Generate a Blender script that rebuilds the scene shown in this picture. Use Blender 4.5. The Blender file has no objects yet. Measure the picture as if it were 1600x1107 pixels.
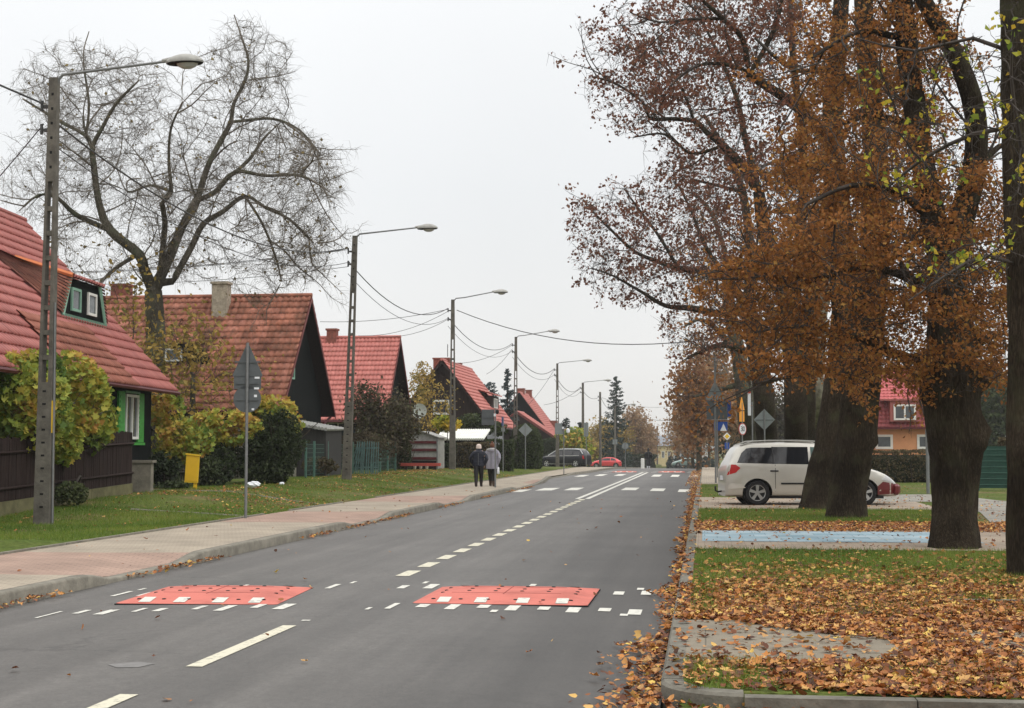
import bpy, bmesh, math, random
import numpy as np
from mathutils import Vector, Matrix, noise as mnoise
from math import sin, cos, tan, atan, pi, radians as R
random.seed(7); rng = np.random.default_rng(7)
sc = bpy.context.scene
col = sc.collection

# ------------------------------------------------------------------ camera
F = 2311.0; HZ = 700.0; HC = 1.55
PIT = atan((HZ - 553.5) / F)
YAW = atan(300 * cos(PIT) / F)
cam_d = bpy.data.cameras.new('camera'); cam = bpy.data.objects.new('camera', cam_d); col.objects.link(cam)
cam_d.sensor_width = 36; cam_d.lens = F / 1600 * 36; cam_d.clip_start = 0.1; cam_d.clip_end = 8000
cam.location = (0, 0, HC); cam.rotation_euler = (pi / 2 + PIT, 0, YAW)
sc.camera = cam
CR = np.array(cam.rotation_euler.to_matrix())
FW = np.array([-sin(YAW), cos(YAW), 0.0])

def ray(px, py):
    return CR @ np.array([(px - 800) / F, -(py - 553.5) / F, -1.0])
def P(px, py, D):
    d = ray(px, py); t = D / float(d @ FW)
    return Vector((d * t + np.array([0, 0, HC])))
def G(px, py, z=0.0):
    d = ray(px, py); t = (z - HC) / d[2]
    return Vector((d * t + np.array([0, 0, HC])))

# ------------------------------------------------------------------ world and sun
w = bpy.data.worlds.new('World'); sc.world = w; w.use_nodes = True
nt = w.node_tree; nt.nodes.clear()
out = nt.nodes.new('ShaderNodeOutputWorld')
sky = nt.nodes.new('ShaderNodeTexSky'); sky.sky_type = 'NISHITA'; sky.sun_disc = False
SUN_EL, SUN_ROT = R(48), R(-120)
sky.sun_elevation = SUN_EL; sky.sun_rotation = SUN_ROT
b1 = nt.nodes.new('ShaderNodeBackground'); b1.inputs[1].default_value = 0.1
nt.links.new(sky.outputs[0], b1.inputs[0])
tc = nt.nodes.new('ShaderNodeTexCoord'); sx = nt.nodes.new('ShaderNodeSeparateXYZ')
nt.links.new(tc.outputs['Generated'], sx.inputs[0])
rp = nt.nodes.new('ShaderNodeValToRGB'); nt.links.new(sx.outputs[2], rp.inputs[0])
e = rp.color_ramp.elements
e[0].position = 0.0; e[0].color = (0.73, 0.715, 0.69, 1)
e[1].position = 0.9; e[1].color = (1.62, 1.60, 1.56, 1)
for pos, c in ((0.06, (0.76, 0.755, 0.745)), (0.17, (0.77, 0.78, 0.785)), (0.30, (0.86, 0.87, 0.875)), (0.5, (1.25, 1.24, 1.22))):
    k = e.new(pos); k.color = (*c, 1)
nz = nt.nodes.new('ShaderNodeTexNoise'); nz.inputs['Scale'].default_value = 3.0; nz.inputs['Detail'].default_value = 3
nt.links.new(tc.outputs['Generated'], nz.inputs[0])
mr = nt.nodes.new('ShaderNodeMapRange'); mr.inputs[3].default_value = 0.90; mr.inputs[4].default_value = 1.08
nt.links.new(nz.outputs[0], mr.inputs[0])
b2 = nt.nodes.new('ShaderNodeBackground'); nt.links.new(rp.outputs[0], b2.inputs[0]); nt.links.new(mr.outputs[0], b2.inputs[1])
mx = nt.nodes.new('ShaderNodeMixShader'); mx.inputs[0].default_value = 0.93
nt.links.new(b1.outputs[0], mx.inputs[1]); nt.links.new(b2.outputs[0], mx.inputs[2]); nt.links.new(mx.outputs[0], out.inputs[0])
sd = bpy.data.lights.new('sun', 'SUN'); sd.energy = 0.7; sd.angle = R(25); sd.color = (1, 0.97, 0.93)
so = bpy.data.objects.new('sun', sd); col.objects.link(so)
so.rotation_euler = (R(90) - SUN_EL, 0, R(60))
sc.view_settings.view_transform = 'Standard'; sc.view_settings.look = 'None'
sc.view_settings.exposure = 0.27; sc.view_settings.gamma = 1

# ------------------------------------------------------------------ materials
def nodes(m):
    m.use_nodes = True; n = m.node_tree; b = n.nodes['Principled BSDF']; return n, b
def mat(name, c, rough=0.8, var=0.12, scale=3.0, c2=None, bump=0.0, bscale=None, metal=0.0, spec=0.3, stretch=None, detail=5, lo=0.35, hi=0.65):
    """base colour with a procedural noise variation and an optional bump"""
    m = bpy.data.materials.new(name); n, b = nodes(m)
    b.inputs['Roughness'].default_value = rough; b.inputs['Metallic'].default_value = metal
    b.inputs['Specular IOR Level'].default_value = spec
    t = n.nodes.new('ShaderNodeTexCoord'); mp = n.nodes.new('ShaderNodeMapping'); n.links.new(t.outputs['Object'], mp.inputs[0])
    if stretch: mp.inputs['Scale'].default_value = stretch
    nz = n.nodes.new('ShaderNodeTexNoise'); nz.inputs['Scale'].default_value = scale; nz.inputs['Detail'].default_value = detail
    nz.inputs['Roughness'].default_value = 0.65
    n.links.new(mp.outputs[0], nz.inputs[0])
    r = n.nodes.new('ShaderNodeValToRGB'); n.links.new(nz.outputs[0], r.inputs[0])
    ca = tuple(max(0, x * (1 - var)) for x in c) if c2 is None else c
    cb = tuple(min(1, x * (1 + var)) for x in c) if c2 is None else c2
    r.color_ramp.elements[0].position = lo; r.color_ramp.elements[0].color = (*ca, 1)
    r.color_ramp.elements[1].position = hi; r.color_ramp.elements[1].color = (*cb, 1)
    n.links.new(r.outputs[0], b.inputs['Base Color'])
    if bump:
        nb = n.nodes.new('ShaderNodeTexNoise'); nb.inputs['Scale'].default_value = bscale or scale * 6; nb.inputs['Detail'].default_value = 6
        n.links.new(mp.outputs[0], nb.inputs[0])
        bp = n.nodes.new('ShaderNodeBump'); bp.inputs['Strength'].default_value = bump; bp.inputs['Distance'].default_value = 0.03
        n.links.new(nb.outputs[0], bp.inputs['Height']); n.links.new(bp.outputs[0], b.inputs['Normal'])
    m['ramp'] = 1
    return m
def ramp_mat(name, cols, rough=0.7, trans=0.0, spec=0.2, noise_mix=0.0):
    """colour from the per-face attribute rnd, one tint per leaf, tile or board"""
    m = bpy.data.materials.new(name); n, b = nodes(m)
    b.inputs['Roughness'].default_value = rough; b.inputs['Specular IOR Level'].default_value = spec
    a = n.nodes.new('ShaderNodeAttribute'); a.attribute_name = 'rnd'
    r = n.nodes.new('ShaderNodeValToRGB'); n.links.new(a.outputs['Fac'], r.inputs[0])
    el = r.color_ramp.elements
    el[0].position = 0; el[0].color = (*cols[0], 1); el[1].position = 1; el[1].color = (*cols[-1], 1)
    for i, c in enumerate(cols[1:-1], 1):
        k = el.new(i / (len(cols) - 1)); k.color = (*c, 1)
    src = r.outputs[0]
    if noise_mix:
        t = n.nodes.new('ShaderNodeTexCoord'); nz = n.nodes.new('ShaderNodeTexNoise'); nz.inputs['Scale'].default_value = 1.3
        nz.inputs['Detail'].default_value = 6
        n.links.new(t.outputs['Object'], nz.inputs[0])
        mr = n.nodes.new('ShaderNodeMapRange'); mr.inputs[1].default_value = 0.3; mr.inputs[2].default_value = 0.7
        mr.inputs[3].default_value = 1 - noise_mix; mr.inputs[4].default_value = 1 + noise_mix * 0.5
        n.links.new(nz.outputs[0], mr.inputs[0])
        mm = n.nodes.new('ShaderNodeVectorMath'); mm.operation = 'SCALE'
        n.links.new(src, mm.inputs[0]); n.links.new(mr.outputs[0], mm.inputs['Scale']); src = mm.outputs[0]
    n.links.new(src, b.inputs['Base Color'])
    if trans:
        tr = n.nodes.new('ShaderNodeBsdfTranslucent'); n.links.new(src, tr.inputs[0])
        ms = n.nodes.new('ShaderNodeMixShader'); ms.inputs[0].default_value = trans
        n.links.new(b.outputs[0], ms.inputs[1]); n.links.new(tr.outputs[0], ms.inputs[2])
        n.links.new(ms.outputs[0], n.nodes['Material Output'].inputs[0])
    return m
def glass_mat(name, c=(0.02, 0.025, 0.03), rough=0.06):
    m = mat(name, c, rough, 0.3, 1.5, spec=0.6); return m

M = {}
M['concrete'] = mat('concrete', (0.21, 0.19, 0.155), 0.9, 0.25, 5, bump=0.25)
M['pole_concrete'] = mat('pole_concrete', (0.115, 0.105, 0.088), 0.9, 0.3, 4, bump=0.3)
M['kerb'] = mat('kerb', (0.205, 0.19, 0.155), 0.9, 0.25, 4, bump=0.3)
M['steel'] = mat('galvanised_steel', (0.20, 0.205, 0.205), 0.5, 0.12, 9, metal=0.3)
M['sign_back'] = mat('sign_back', (0.105, 0.115, 0.12), 0.5, 0.1, 6, metal=0.2)
M['sign_back_pale'] = mat('sign_back_pale', (0.22, 0.245, 0.245), 0.5, 0.08, 6, metal=0.2)
M['lamp_shell'] = mat('lamp_shell', (0.34, 0.335, 0.31), 0.5, 0.15, 8)
M['lens'] = mat('lamp_lens', (0.45, 0.45, 0.43), 0.3, 0.05, 8, spec=0.5)
M['cable'] = mat('cable', (0.05, 0.05, 0.05), 0.6)
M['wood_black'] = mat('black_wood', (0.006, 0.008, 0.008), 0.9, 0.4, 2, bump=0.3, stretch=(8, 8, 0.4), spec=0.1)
M['wood_brown'] = mat('brown_wood', (0.030, 0.020, 0.018), 0.85, 0.4, 3, bump=0.3, stretch=(8, 8, 0.5), spec=0.1)
M['wood_grey'] = mat('grey_wood', (0.10, 0.095, 0.075), 0.9, 0.3, 3, bump=0.3, stretch=(8, 8, 0.5))
M['green_paint'] = mat('green_paint', (0.06, 0.30, 0.055), 0.5, 0.15, 5)
M['mint_paint'] = mat('mint_paint', (0.22, 0.40, 0.30), 0.6, 0.15, 5)
M['white_paint'] = mat('white_paint', (0.72, 0.72, 0.68), 0.5, 0.06, 4)
M['pane'] = glass_mat('window_pane', (0.05, 0.06, 0.065))
M['barge'] = mat('maroon_board', (0.16, 0.04, 0.035), 0.6, 0.2, 4)
M['brick'] = mat('chimney_brick', (0.22, 0.075, 0.055), 0.9, 0.3, 9, bump=0.3)
M['plaster_old'] = mat('old_plaster', (0.36, 0.31, 0.24), 0.9, 0.3, 7, bump=0.3)
M['tile_red'] = ramp_mat('red_metal_tile', [(0.29, 0.085, 0.072), (0.33, 0.10, 0.085), (0.37, 0.12, 0.10)], 0.5, noise_mix=0.15, spec=0.35)
M['tile_pink'] = ramp_mat('pink_red_tile', [(0.44, 0.145, 0.12), (0.49, 0.165, 0.14), (0.54, 0.19, 0.16)], 0.5, noise_mix=0.1, spec=0.3)
M['tile_old'] = ramp_mat('old_clay_tile', [(0.24, 0.10, 0.065), (0.31, 0.125, 0.08), (0.36, 0.145, 0.095), (0.40, 0.17, 0.12), (0.34, 0.13, 0.08)], 0.85, noise_mix=0.6)
def moss(m, c, lo, hi):
    n = m.node_tree; b = n.nodes['Principled BSDF']; src = b.inputs['Base Color'].links[0].from_socket
    t = n.nodes.new('ShaderNodeTexCoord'); q = n.nodes.new('ShaderNodeTexNoise'); q.inputs['Scale'].default_value = .9; q.inputs['Detail'].default_value = 9; q.inputs['Roughness'].default_value = .75; n.links.new(t.outputs['Object'], q.inputs[0])
    r = n.nodes.new('ShaderNodeMapRange'); r.inputs[1].default_value = lo; r.inputs[2].default_value = hi; n.links.new(q.outputs[0], r.inputs[0])
    x = n.nodes.new('ShaderNodeMix'); x.data_type = 'RGBA'; n.links.new(r.outputs[0], x.inputs[0]); n.links.new(src, x.inputs[6]); x.inputs[7].default_value = (*c, 1); n.links.new(x.outputs[2], b.inputs['Base Color'])
moss(M['tile_old'], (.12, .065, .04), .5, .68); moss(M['tile_red'], (.25, .085, .065), .5, .85); moss(M['tile_pink'], (.38, .14, .11), .55, .9)
M['tile_dark'] = ramp_mat('dark_mossy_tile', [(0.12, 0.05, 0.035), (0.2, 0.075, 0.05), (0.25, 0.1, 0.07)], 0.85, noise_mix=0.3)
M['tile_worn'] = ramp_mat('worn_brown_tile', [(0.22, 0.08, 0.055), (0.27, 0.105, 0.075), (0.3, 0.12, 0.085)], 0.8, noise_mix=0.3)
M['yellow'] = mat('yellow_paint', (0.72, 0.46, 0.02), 0.5, 0.06, 4)
M['white_road'] = mat('road_paint', (0.36, 0.35, 0.32), 0.7, 0.0, 18, c2=(0.62, 0.61, 0.55), lo=0.34, hi=0.47, detail=8)
M['cream_road'] = mat('cream_road_paint', (0.28, 0.265, 0.22), 0.7, 0.0, 18, c2=(0.60, 0.57, 0.45), lo=0.33, hi=0.46, detail=8)
M['cushion'] = mat('red_rubber', (0.56, 0.165, 0.13), 0.8, 0.0, 2.2, c2=(0.40, 0.115, 0.09), bump=0.15, lo=.45, hi=.72)
M['rubber'] = mat('black_rubber', (0.015, 0.015, 0.016), 0.8, 0.2, 8)
def bark_mat(name, dark, light, sc_=1.0):
    m = bpy.data.materials.new(name); n, b = nodes(m); b.inputs['Roughness'].default_value = .95; b.inputs['Specular IOR Level'].default_value = .08; L = n.links.new
    t = n.nodes.new('ShaderNodeTexCoord'); mp = n.nodes.new('ShaderNodeMapping'); mp.inputs['Scale'].default_value = (24 * sc_, 24 * sc_, 3.4 * sc_); L(t.outputs['Object'], mp.inputs[0])
    dn = n.nodes.new('ShaderNodeTexNoise'); dn.inputs['Scale'].default_value = 1.1; dn.inputs['Detail'].default_value = 3; L(mp.outputs[0], dn.inputs[0])
    ad = n.nodes.new('ShaderNodeVectorMath'); ad.operation = 'MULTIPLY_ADD'; L(dn.outputs['Color'], ad.inputs[0]); ad.inputs[1].default_value = (2.6, 2.6, 2.0); L(mp.outputs[0], ad.inputs[2])
    v = n.nodes.new('ShaderNodeTexVoronoi'); v.feature = 'DISTANCE_TO_EDGE'; v.inputs['Scale'].default_value = 1.0; L(ad.outputs[0], v.inputs[0])
    f = n.nodes.new('ShaderNodeTexNoise'); f.inputs['Scale'].default_value = 3.5; f.inputs['Detail'].default_value = 7; f.inputs['Roughness'].default_value = .75; L(mp.outputs[0], f.inputs[0])
    g = n.nodes.new('ShaderNodeTexNoise'); g.inputs['Scale'].default_value = 1.1; g.inputs['Detail'].default_value = 4; L(t.outputs['Object'], g.inputs[0])
    mr = n.nodes.new('ShaderNodeMapRange'); mr.inputs[1].default_value = 0; mr.inputs[2].default_value = .4; mr.inputs[3].default_value = .4; L(v.outputs[0], mr.inputs[0])
    mm = n.nodes.new('ShaderNodeMath'); mm.operation = 'MULTIPLY'; L(mr.outputs[0], mm.inputs[0]); L(f.outputs[0], mm.inputs[1])
    r = n.nodes.new('ShaderNodeValToRGB'); L(mm.outputs[0], r.inputs[0]); r.color_ramp.elements[0].position = .08; r.color_ramp.elements[0].color = (*dark, 1); r.color_ramp.elements[1].position = .62; r.color_ramp.elements[1].color = (*light, 1)
    g2 = n.nodes.new('ShaderNodeMapRange'); g2.inputs[1].default_value = .35; g2.inputs[2].default_value = .65; g2.inputs[3].default_value = .6; g2.inputs[4].default_value = 1.35; L(g.outputs[0], g2.inputs[0])
    vm = n.nodes.new('ShaderNodeVectorMath'); vm.operation = 'SCALE'; L(r.outputs[0], vm.inputs[0]); L(g2.outputs[0], vm.inputs['Scale'])
    mo_ = n.nodes.new('ShaderNodeTexNoise'); mo_.inputs['Scale'].default_value = 2.3; mo_.inputs['Detail'].default_value = 8; L(t.outputs['Object'], mo_.inputs[0])
    m2 = n.nodes.new('ShaderNodeMapRange'); m2.inputs[1].default_value = .52; m2.inputs[2].default_value = .72; m2.inputs[4].default_value = .6; L(mo_.outputs[0], m2.inputs[0])
    m3 = n.nodes.new('ShaderNodeMix'); m3.data_type = 'RGBA'; L(m2.outputs[0], m3.inputs[0]); L(vm.outputs[0], m3.inputs[6]); m3.inputs[7].default_value = (light[0] * .75, light[1] * 1.0, light[2] * .8, 1); L(m3.outputs[2], b.inputs['Base Color'])
    bp = n.nodes.new('ShaderNodeBump'); bp.inputs['Strength'].default_value = 1.0; bp.inputs['Distance'].default_value = .06; L(mm.outputs[0], bp.inputs['Height']); L(bp.outputs[0], b.inputs['Normal'])
    return m
M['bark'] = bark_mat('bark', (0.010, 0.008, 0.006), (0.105, 0.08, 0.054))
M['bark_grey'] = bark_mat('grey_bark', (0.04, 0.036, 0.027), (0.20, 0.18, 0.135), .8)
M['bark_pale'] = mat('pale_bark', (0.10, 0.09, 0.065), 0.95, 0.4, 4, c2=(0.28, 0.26, 0.2), bump=0.5, spec=0.1)
M['twig'] = mat('twig', (0.055, 0.045, 0.038), 0.9, 0.3, 2)
M['twig_grey'] = mat('grey_twig', (0.15, 0.13, 0.105), 0.9, 0.3, 2)
M['leaf_red'] = ramp_mat('red_brown_leaf', [(0.10, 0.04, 0.026), (0.17, 0.07, 0.045), (0.24, 0.10, 0.06), (0.17, 0.09, 0.05)], 0.7, 0.4)
M['leaf_orange'] = ramp_mat('orange_brown_leaf', [(0.12, 0.052, 0.022), (0.29, 0.118, 0.034), (0.43, 0.18, 0.05), (0.21, 0.092, 0.03), (0.44, 0.24, 0.06)], 0.7, 0.45)
M['leaf_yg'] = ramp_mat('yellow_green_leaf', [(0.12, 0.20, 0.03), (0.28, 0.32, 0.04), (0.55, 0.45, 0.04), (0.62, 0.42, 0.05)], 0.6, 0.4)
M['leaf_vine'] = ramp_mat('vine_leaf', [(0.10, 0.17, 0.035), (0.20, 0.27, 0.05), (0.33, 0.36, 0.06), (0.50, 0.40, 0.07), (0.48, 0.26, 0.07)], 0.6, 0.3)
M['leaf_ochre'] = ramp_mat('ochre_leaf', [(0.22, 0.17, 0.05), (0.35, 0.24, 0.06), (0.42, 0.28, 0.07), (0.20, 0.19, 0.05)], 0.7, 0.3)
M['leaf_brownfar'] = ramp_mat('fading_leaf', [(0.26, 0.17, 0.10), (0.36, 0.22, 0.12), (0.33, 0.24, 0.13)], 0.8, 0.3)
M['leaf_ochre_dull'] = ramp_mat('dull_ochre_leaf', [(0.10, 0.08, 0.04), (0.20, 0.15, 0.06), (0.26, 0.20, 0.07)], 0.8, 0.3)
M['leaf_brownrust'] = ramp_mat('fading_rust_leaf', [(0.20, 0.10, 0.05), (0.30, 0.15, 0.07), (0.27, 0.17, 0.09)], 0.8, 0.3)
M['leaf_dark'] = ramp_mat('dark_green_leaf', [(0.018, 0.028, 0.012), (0.035, 0.05, 0.02), (0.055, 0.07, 0.028)], 0.7, 0.2)
M['leaf_hedge'] = ramp_mat('hedge_leaf', [(0.03, 0.045, 0.018), (0.05, 0.07, 0.025), (0.08, 0.095, 0.035)], 0.7, 0.2)
M['leaf_brownhedge'] = ramp_mat('brown_hedge_leaf', [(0.07, 0.055, 0.03), (0.13, 0.095, 0.05), (0.10, 0.095, 0.045)], 0.8, 0.2)
M['leaf_twiggy'] = ramp_mat('dull_brown_leaf', [(0.05, 0.04, 0.025), (0.09, 0.07, 0.04), (0.075, 0.08, 0.035)], 0.8, 0.2)
M['needle'] = ramp_mat('needle', [(0.02, 0.035, 0.028), (0.035, 0.055, 0.042), (0.05, 0.075, 0.06)], 0.7, 0.1)
M['needle_blue'] = ramp_mat('blue_needle', [(0.035, 0.055, 0.06), (0.06, 0.085, 0.09), (0.08, 0.11, 0.115)], 0.7, 0.1)
M['litter'] = ramp_mat('fallen_leaf', [(0.07, 0.03, 0.016), (0.16, 0.055, 0.025), (0.36, 0.13, 0.035), (0.52, 0.21, 0.05), (0.62, 0.31, 0.10), (0.24, 0.10, 0.04), (0.62, 0.36, 0.13), (0.74, 0.52, 0.11)], 0.65, 0.15, spec=0.35)
M['grass_blade'] = ramp_mat('grass_blade', [(0.065, 0.125, 0.016), (0.12, 0.19, 0.026), (0.18, 0.24, 0.036), (0.27, 0.26, 0.07)], 0.6, 0.3)
M['dark_void'] = mat('dark_interior', (0.008, 0.008, 0.008), 0.95)
M['red_paint'] = mat('red_paint', (0.5, 0.09, 0.07), 0.6, 0.15, 5)
M['maroon'] = mat('maroon_paint', (0.09, 0.015, 0.018), 0.5, 0.15, 5)
M['corrugated'] = mat('corrugated_sheet', (0.30, 0.30, 0.28), 0.6, 0.2, 5)
M['green_fence'] = mat('green_fence_paint', (0.07, 0.15, 0.12), 0.6, 0.2, 6)
M['blue_sign'] = mat('blue_sign', (0.02, 0.07, 0.30), 0.4, 0.1, 6)
M['orange_sign'] = mat('orange_sign', (0.75, 0.30, 0.01), 0.4, 0.06, 6)
M['black'] = mat('black_plastic', (0.012, 0.012, 0.013), 0.5)
M['bag'] = mat('white_plastic', (0.75, 0.77, 0.8), 0.4, 0.06, 12)

# ------------------------------------------------------------------ object helpers
def tag(o, label=None, cat=None, group=None, kind=None):
    if label: o['label'] = label
    if cat: o['category'] = cat
    if group: o['group'] = group
    if kind: o['kind'] = kind
    return o
def thing(name, label, cat, loc=(0, 0, 0), rz=0.0, group=None):
    o = bpy.data.objects.new(name, None); col.objects.link(o); o.empty_display_size = 0.2
    o.location = loc; o.rotation_euler = (0, 0, rz)
    return tag(o, label, cat, group)
def np_mesh(name, V, faces_flat, sizes, m, parent=None, rnd=None, smooth=False):
    me = bpy.data.meshes.new(name)
    V = np.asarray(V, dtype=np.float32); fl = np.asarray(faces_flat, dtype=np.int32); sz = np.asarray(sizes, dtype=np.int32)
    me.vertices.add(len(V)); me.vertices.foreach_set('co', V.ravel())
    me.loops.add(len(fl)); me.loops.foreach_set('vertex_index', fl)
    me.polygons.add(len(sz)); st = np.zeros(len(sz), dtype=np.int32); st[1:] = np.cumsum(sz)[:-1]
    me.polygons.foreach_set('loop_start', st)
    if smooth: me.polygons.foreach_set('use_smooth', np.ones(len(sz), dtype=bool))
    if rnd is not None:
        a = me.attributes.new('rnd', 'FLOAT', 'FACE'); a.data.foreach_set('value', np.asarray(rnd, dtype=np.float32))
    me.update(calc_edges=True); me.validate()
    if m: me.materials.append(m)
    o = bpy.data.objects.new(name, me); col.objects.link(o)
    if parent: o.parent = parent
    return o
class MB:
    def __init__(s): s.v = []; s.f = []; s.r = []
    def add(s, vs, fs, Mx=None, r=0.5):
        k = len(s.v)
        for p in vs:
            p = Vector(p)
            if Mx is not None: p = Mx @ p
            s.v.append(tuple(p))
        for f in fs: s.f.append([i + k for i in f]); s.r.append(r)
        return s
    def box(s, a, b, Mx=None, r=0.5, bev=0.0):
        x0, y0, z0 = a; x1, y1, z1 = b
        if x0 > x1: x0, x1 = x1, x0
        if y0 > y1: y0, y1 = y1, y0
        if z0 > z1: z0, z1 = z1, z0
        if bev:
            q = bev; vs = []; 
            for (z, i) in ((z0, q), (z0 + q, 0), (z1 - q, 0), (z1, q)):
                ring = [(x0 + i, y0 + q), (x0 + q, y0 + i), (x1 - q, y0 + i), (x1 - i, y0 + q), (x1 - i, y1 - q), (x1 - q, y1 - i), (x0 + q, y1 - i), (x0 + i, y1 - q)]
                vs += [(x, y, z) for x, y in ring]
            fs = [list(range(7, -1, -1)), list(range(24, 32))]
            for L in range(3):
                for j in range(8): fs.append([L * 8 + j, L * 8 + (j + 1) % 8, L * 8 + 8 + (j + 1) % 8, L * 8 + 8 + j])
            return s.add(vs, fs, Mx, r)
        vs = [(x0, y0, z0), (x1, y0, z0), (x1, y1, z0), (x0, y1, z0), (x0, y0, z1), (x1, y0, z1), (x1, y1, z1), (x0, y1, z1)]
        return s.add(vs, [[3, 2, 1, 0], [4, 5, 6, 7], [0, 1, 5, 4], [1, 2, 6, 5], [2, 3, 7, 6], [3, 0, 4, 7]], Mx, r)
    def tube(s, pts, rad, n=8, Mx=None, r=0.5, cap=True):
        pts = [Vector(p) for p in pts]
        if not hasattr(rad, '__len__'): rad = [rad] * len(pts)
        vs = []; up = None
        for i, p in enumerate(pts):
            d = (pts[min(i + 1, len(pts) - 1)] - pts[max(i - 1, 0)]).normalized()
            if up is None: up = Vector((0, 0, 1)) if abs(d.z) < 0.9 else Vector((1, 0, 0))
            a = d.cross(up).normalized(); b = a.cross(d).normalized(); up = b
            for k in range(n):
                t = 2 * pi * k / n; vs.append(p + (a * cos(t) + b * sin(t)) * rad[i])
        fs = []
        for i in range(len(pts) - 1):
            for k in range(n): fs.append([i * n + k, i * n + (k + 1) % n, (i + 1) * n + (k + 1) % n, (i + 1) * n + k])
        if cap: fs.append(list(range(n - 1, -1, -1))); fs.append([(len(pts) - 1) * n + k for k in range(n)])
        return s.add(vs, fs, Mx, r)
    def lathe(s, prof, n=20, Mx=None, r=0.5, sy=1.0):
        """prof: (radius, z) from bottom to top, round local z"""
        vs = []; fs = []
        for (q, z) in prof:
            for k in range(n): t = 2 * pi * k / n; vs.append((q * cos(t), q * sin(t) * sy, z))
        for i in range(len(prof) - 1):
            for k in range(n): fs.append([i * n + k, i * n + (k + 1) % n, (i + 1) * n + (k + 1) % n, (i + 1) * n + k])
        fs.append(list(range(n - 1, -1, -1))); fs.append([(len(prof) - 1) * n + k for k in range(n)])
        return s.add(vs, fs, Mx, r)
    def prism(s, poly, a, b, Mx=None, r=0.5):
        """2D polygon (x, z) extruded along y from a to b"""
        n = len(poly); vs = [(x, a, z) for x, z in poly] + [(x, b, z) for x, z in poly]
        fs = [list(range(n)), list(range(2 * n - 1, n - 1, -1))]
        for i in range(n): fs.append([i, i + n, (i + 1) % n + n, (i + 1) % n])
        return s.add(vs, fs, Mx, r)
    def quad(s, *p, r=0.5): return s.add(p, [list(range(len(p)))], None, r)
    def build(s, name, m, parent=None, smooth=False):
        me = bpy.data.meshes.new(name); me.from_pydata(s.v, [], s.f)
        a = me.attributes.new('rnd', 'FLOAT', 'FACE'); a.data.foreach_set('value', s.r)
        if smooth:
            for p in me.polygons: p.use_smooth = True
        me.materials.append(m); me.update()
        o = bpy.data.objects.new(name, me); col.objects.link(o)
        if parent: o.parent = parent
        if smooth:
            me.set_sharp_from_angle(angle=R(40))
        return o
def copy_tree(o, parent=None):
    c = o.copy(); col.objects.link(c); c.parent = parent
    for ch in list(o.children): copy_tree(ch, c)
    return c
def apply_mods(o):
    dg = bpy.context.evaluated_depsgraph_get(); dg.update()
    me = bpy.data.meshes.new_from_object(o.evaluated_get(dg)); o.modifiers.clear(); o.data = me
    return o

def rand_frames(n, up=None, tilt=1.0):
    """random orthonormal frames; up: bias the normal towards +z with the given tilt"""
    nrm = rng.normal(size=(n, 3))
    if up is not None: nrm = nrm * tilt + np.array([0, 0, up])
    nrm /= np.linalg.norm(nrm, axis=1)[:, None] + 1e-9
    a = rng.normal(size=(n, 3)); u = np.cross(nrm, a); u /= np.linalg.norm(u, axis=1)[:, None] + 1e-9
    v = np.cross(nrm, u)
    return u, v, nrm
LEAF4 = (np.array([(0, -.5, 0), (.34, 0.02, .14), (0, .5, 0), (-.34, 0.02, .14)]), [[0, 1, 2], [0, 2, 3]])
LEAF8 = (np.array([(0, -.42, 0), (.30, -.40, .07), (.44, -.05, .13), (.22, .28, .07), (0, .55, 0), (-.22, .28, .07), (-.44, -.05, .13), (-.30, -.40, .07)]),
         [[0, 1, 2, 3], [0, 3, 4], [0, 4, 5], [0, 5, 6, 7]])
LEAFM = (np.array([(0, -.45, 0), (.42, -.30, .10), (.26, -.02, .02), (.5, .22, .14), (.16, .2, .03), (0, .55, .1), (-.16, .2, .03), (-.5, .22, .14), (-.26, -.02, .02), (-.42, -.30, .10)]),
         [[0, 1, 2], [0, 2, 4], [2, 3, 4], [0, 4, 5], [0, 5, 6], [0, 6, 8], [6, 7, 8], [0, 8, 9]])
LEAFC = (np.array([(0, -.45, .05), (.40, -.32, .22), (.24, -.05, .06), (.44, .16, .30), (.24, .26, .06), (.05, .55, .26), (-.25, .27, .04), (-.46, .12, .14), (-.26, -.02, .02), (-.36, -.34, .28)]), LEAFM[1])
def scatter(name, pos, size, frames, tmpl, m, parent=None, rnd=None, smooth=False):
    T, fs = tmpl; u, v, nn = frames; n = len(pos)
    size = np.broadcast_to(np.asarray(size, dtype=float).reshape(-1, 1), (n, 1))
    V = pos[:, None, :] + (T[None, :, 0, None] * u[:, None, :] + T[None, :, 1, None] * v[:, None, :] + T[None, :, 2, None] * nn[:, None, :]) * size[:, None, :]
    V = V.reshape(-1, 3); k = len(T)
    flat = np.concatenate([np.array(f) for f in fs]); sizes = np.array([len(f) for f in fs])
    FL = (flat[None, :] + (np.arange(n) * k)[:, None]).ravel(); SZ = np.tile(sizes, n)
    if rnd is None: rnd = rng.random(n)
    return np_mesh(name, V, FL, SZ, m, parent, np.repeat(rnd, len(fs)), smooth)

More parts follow.
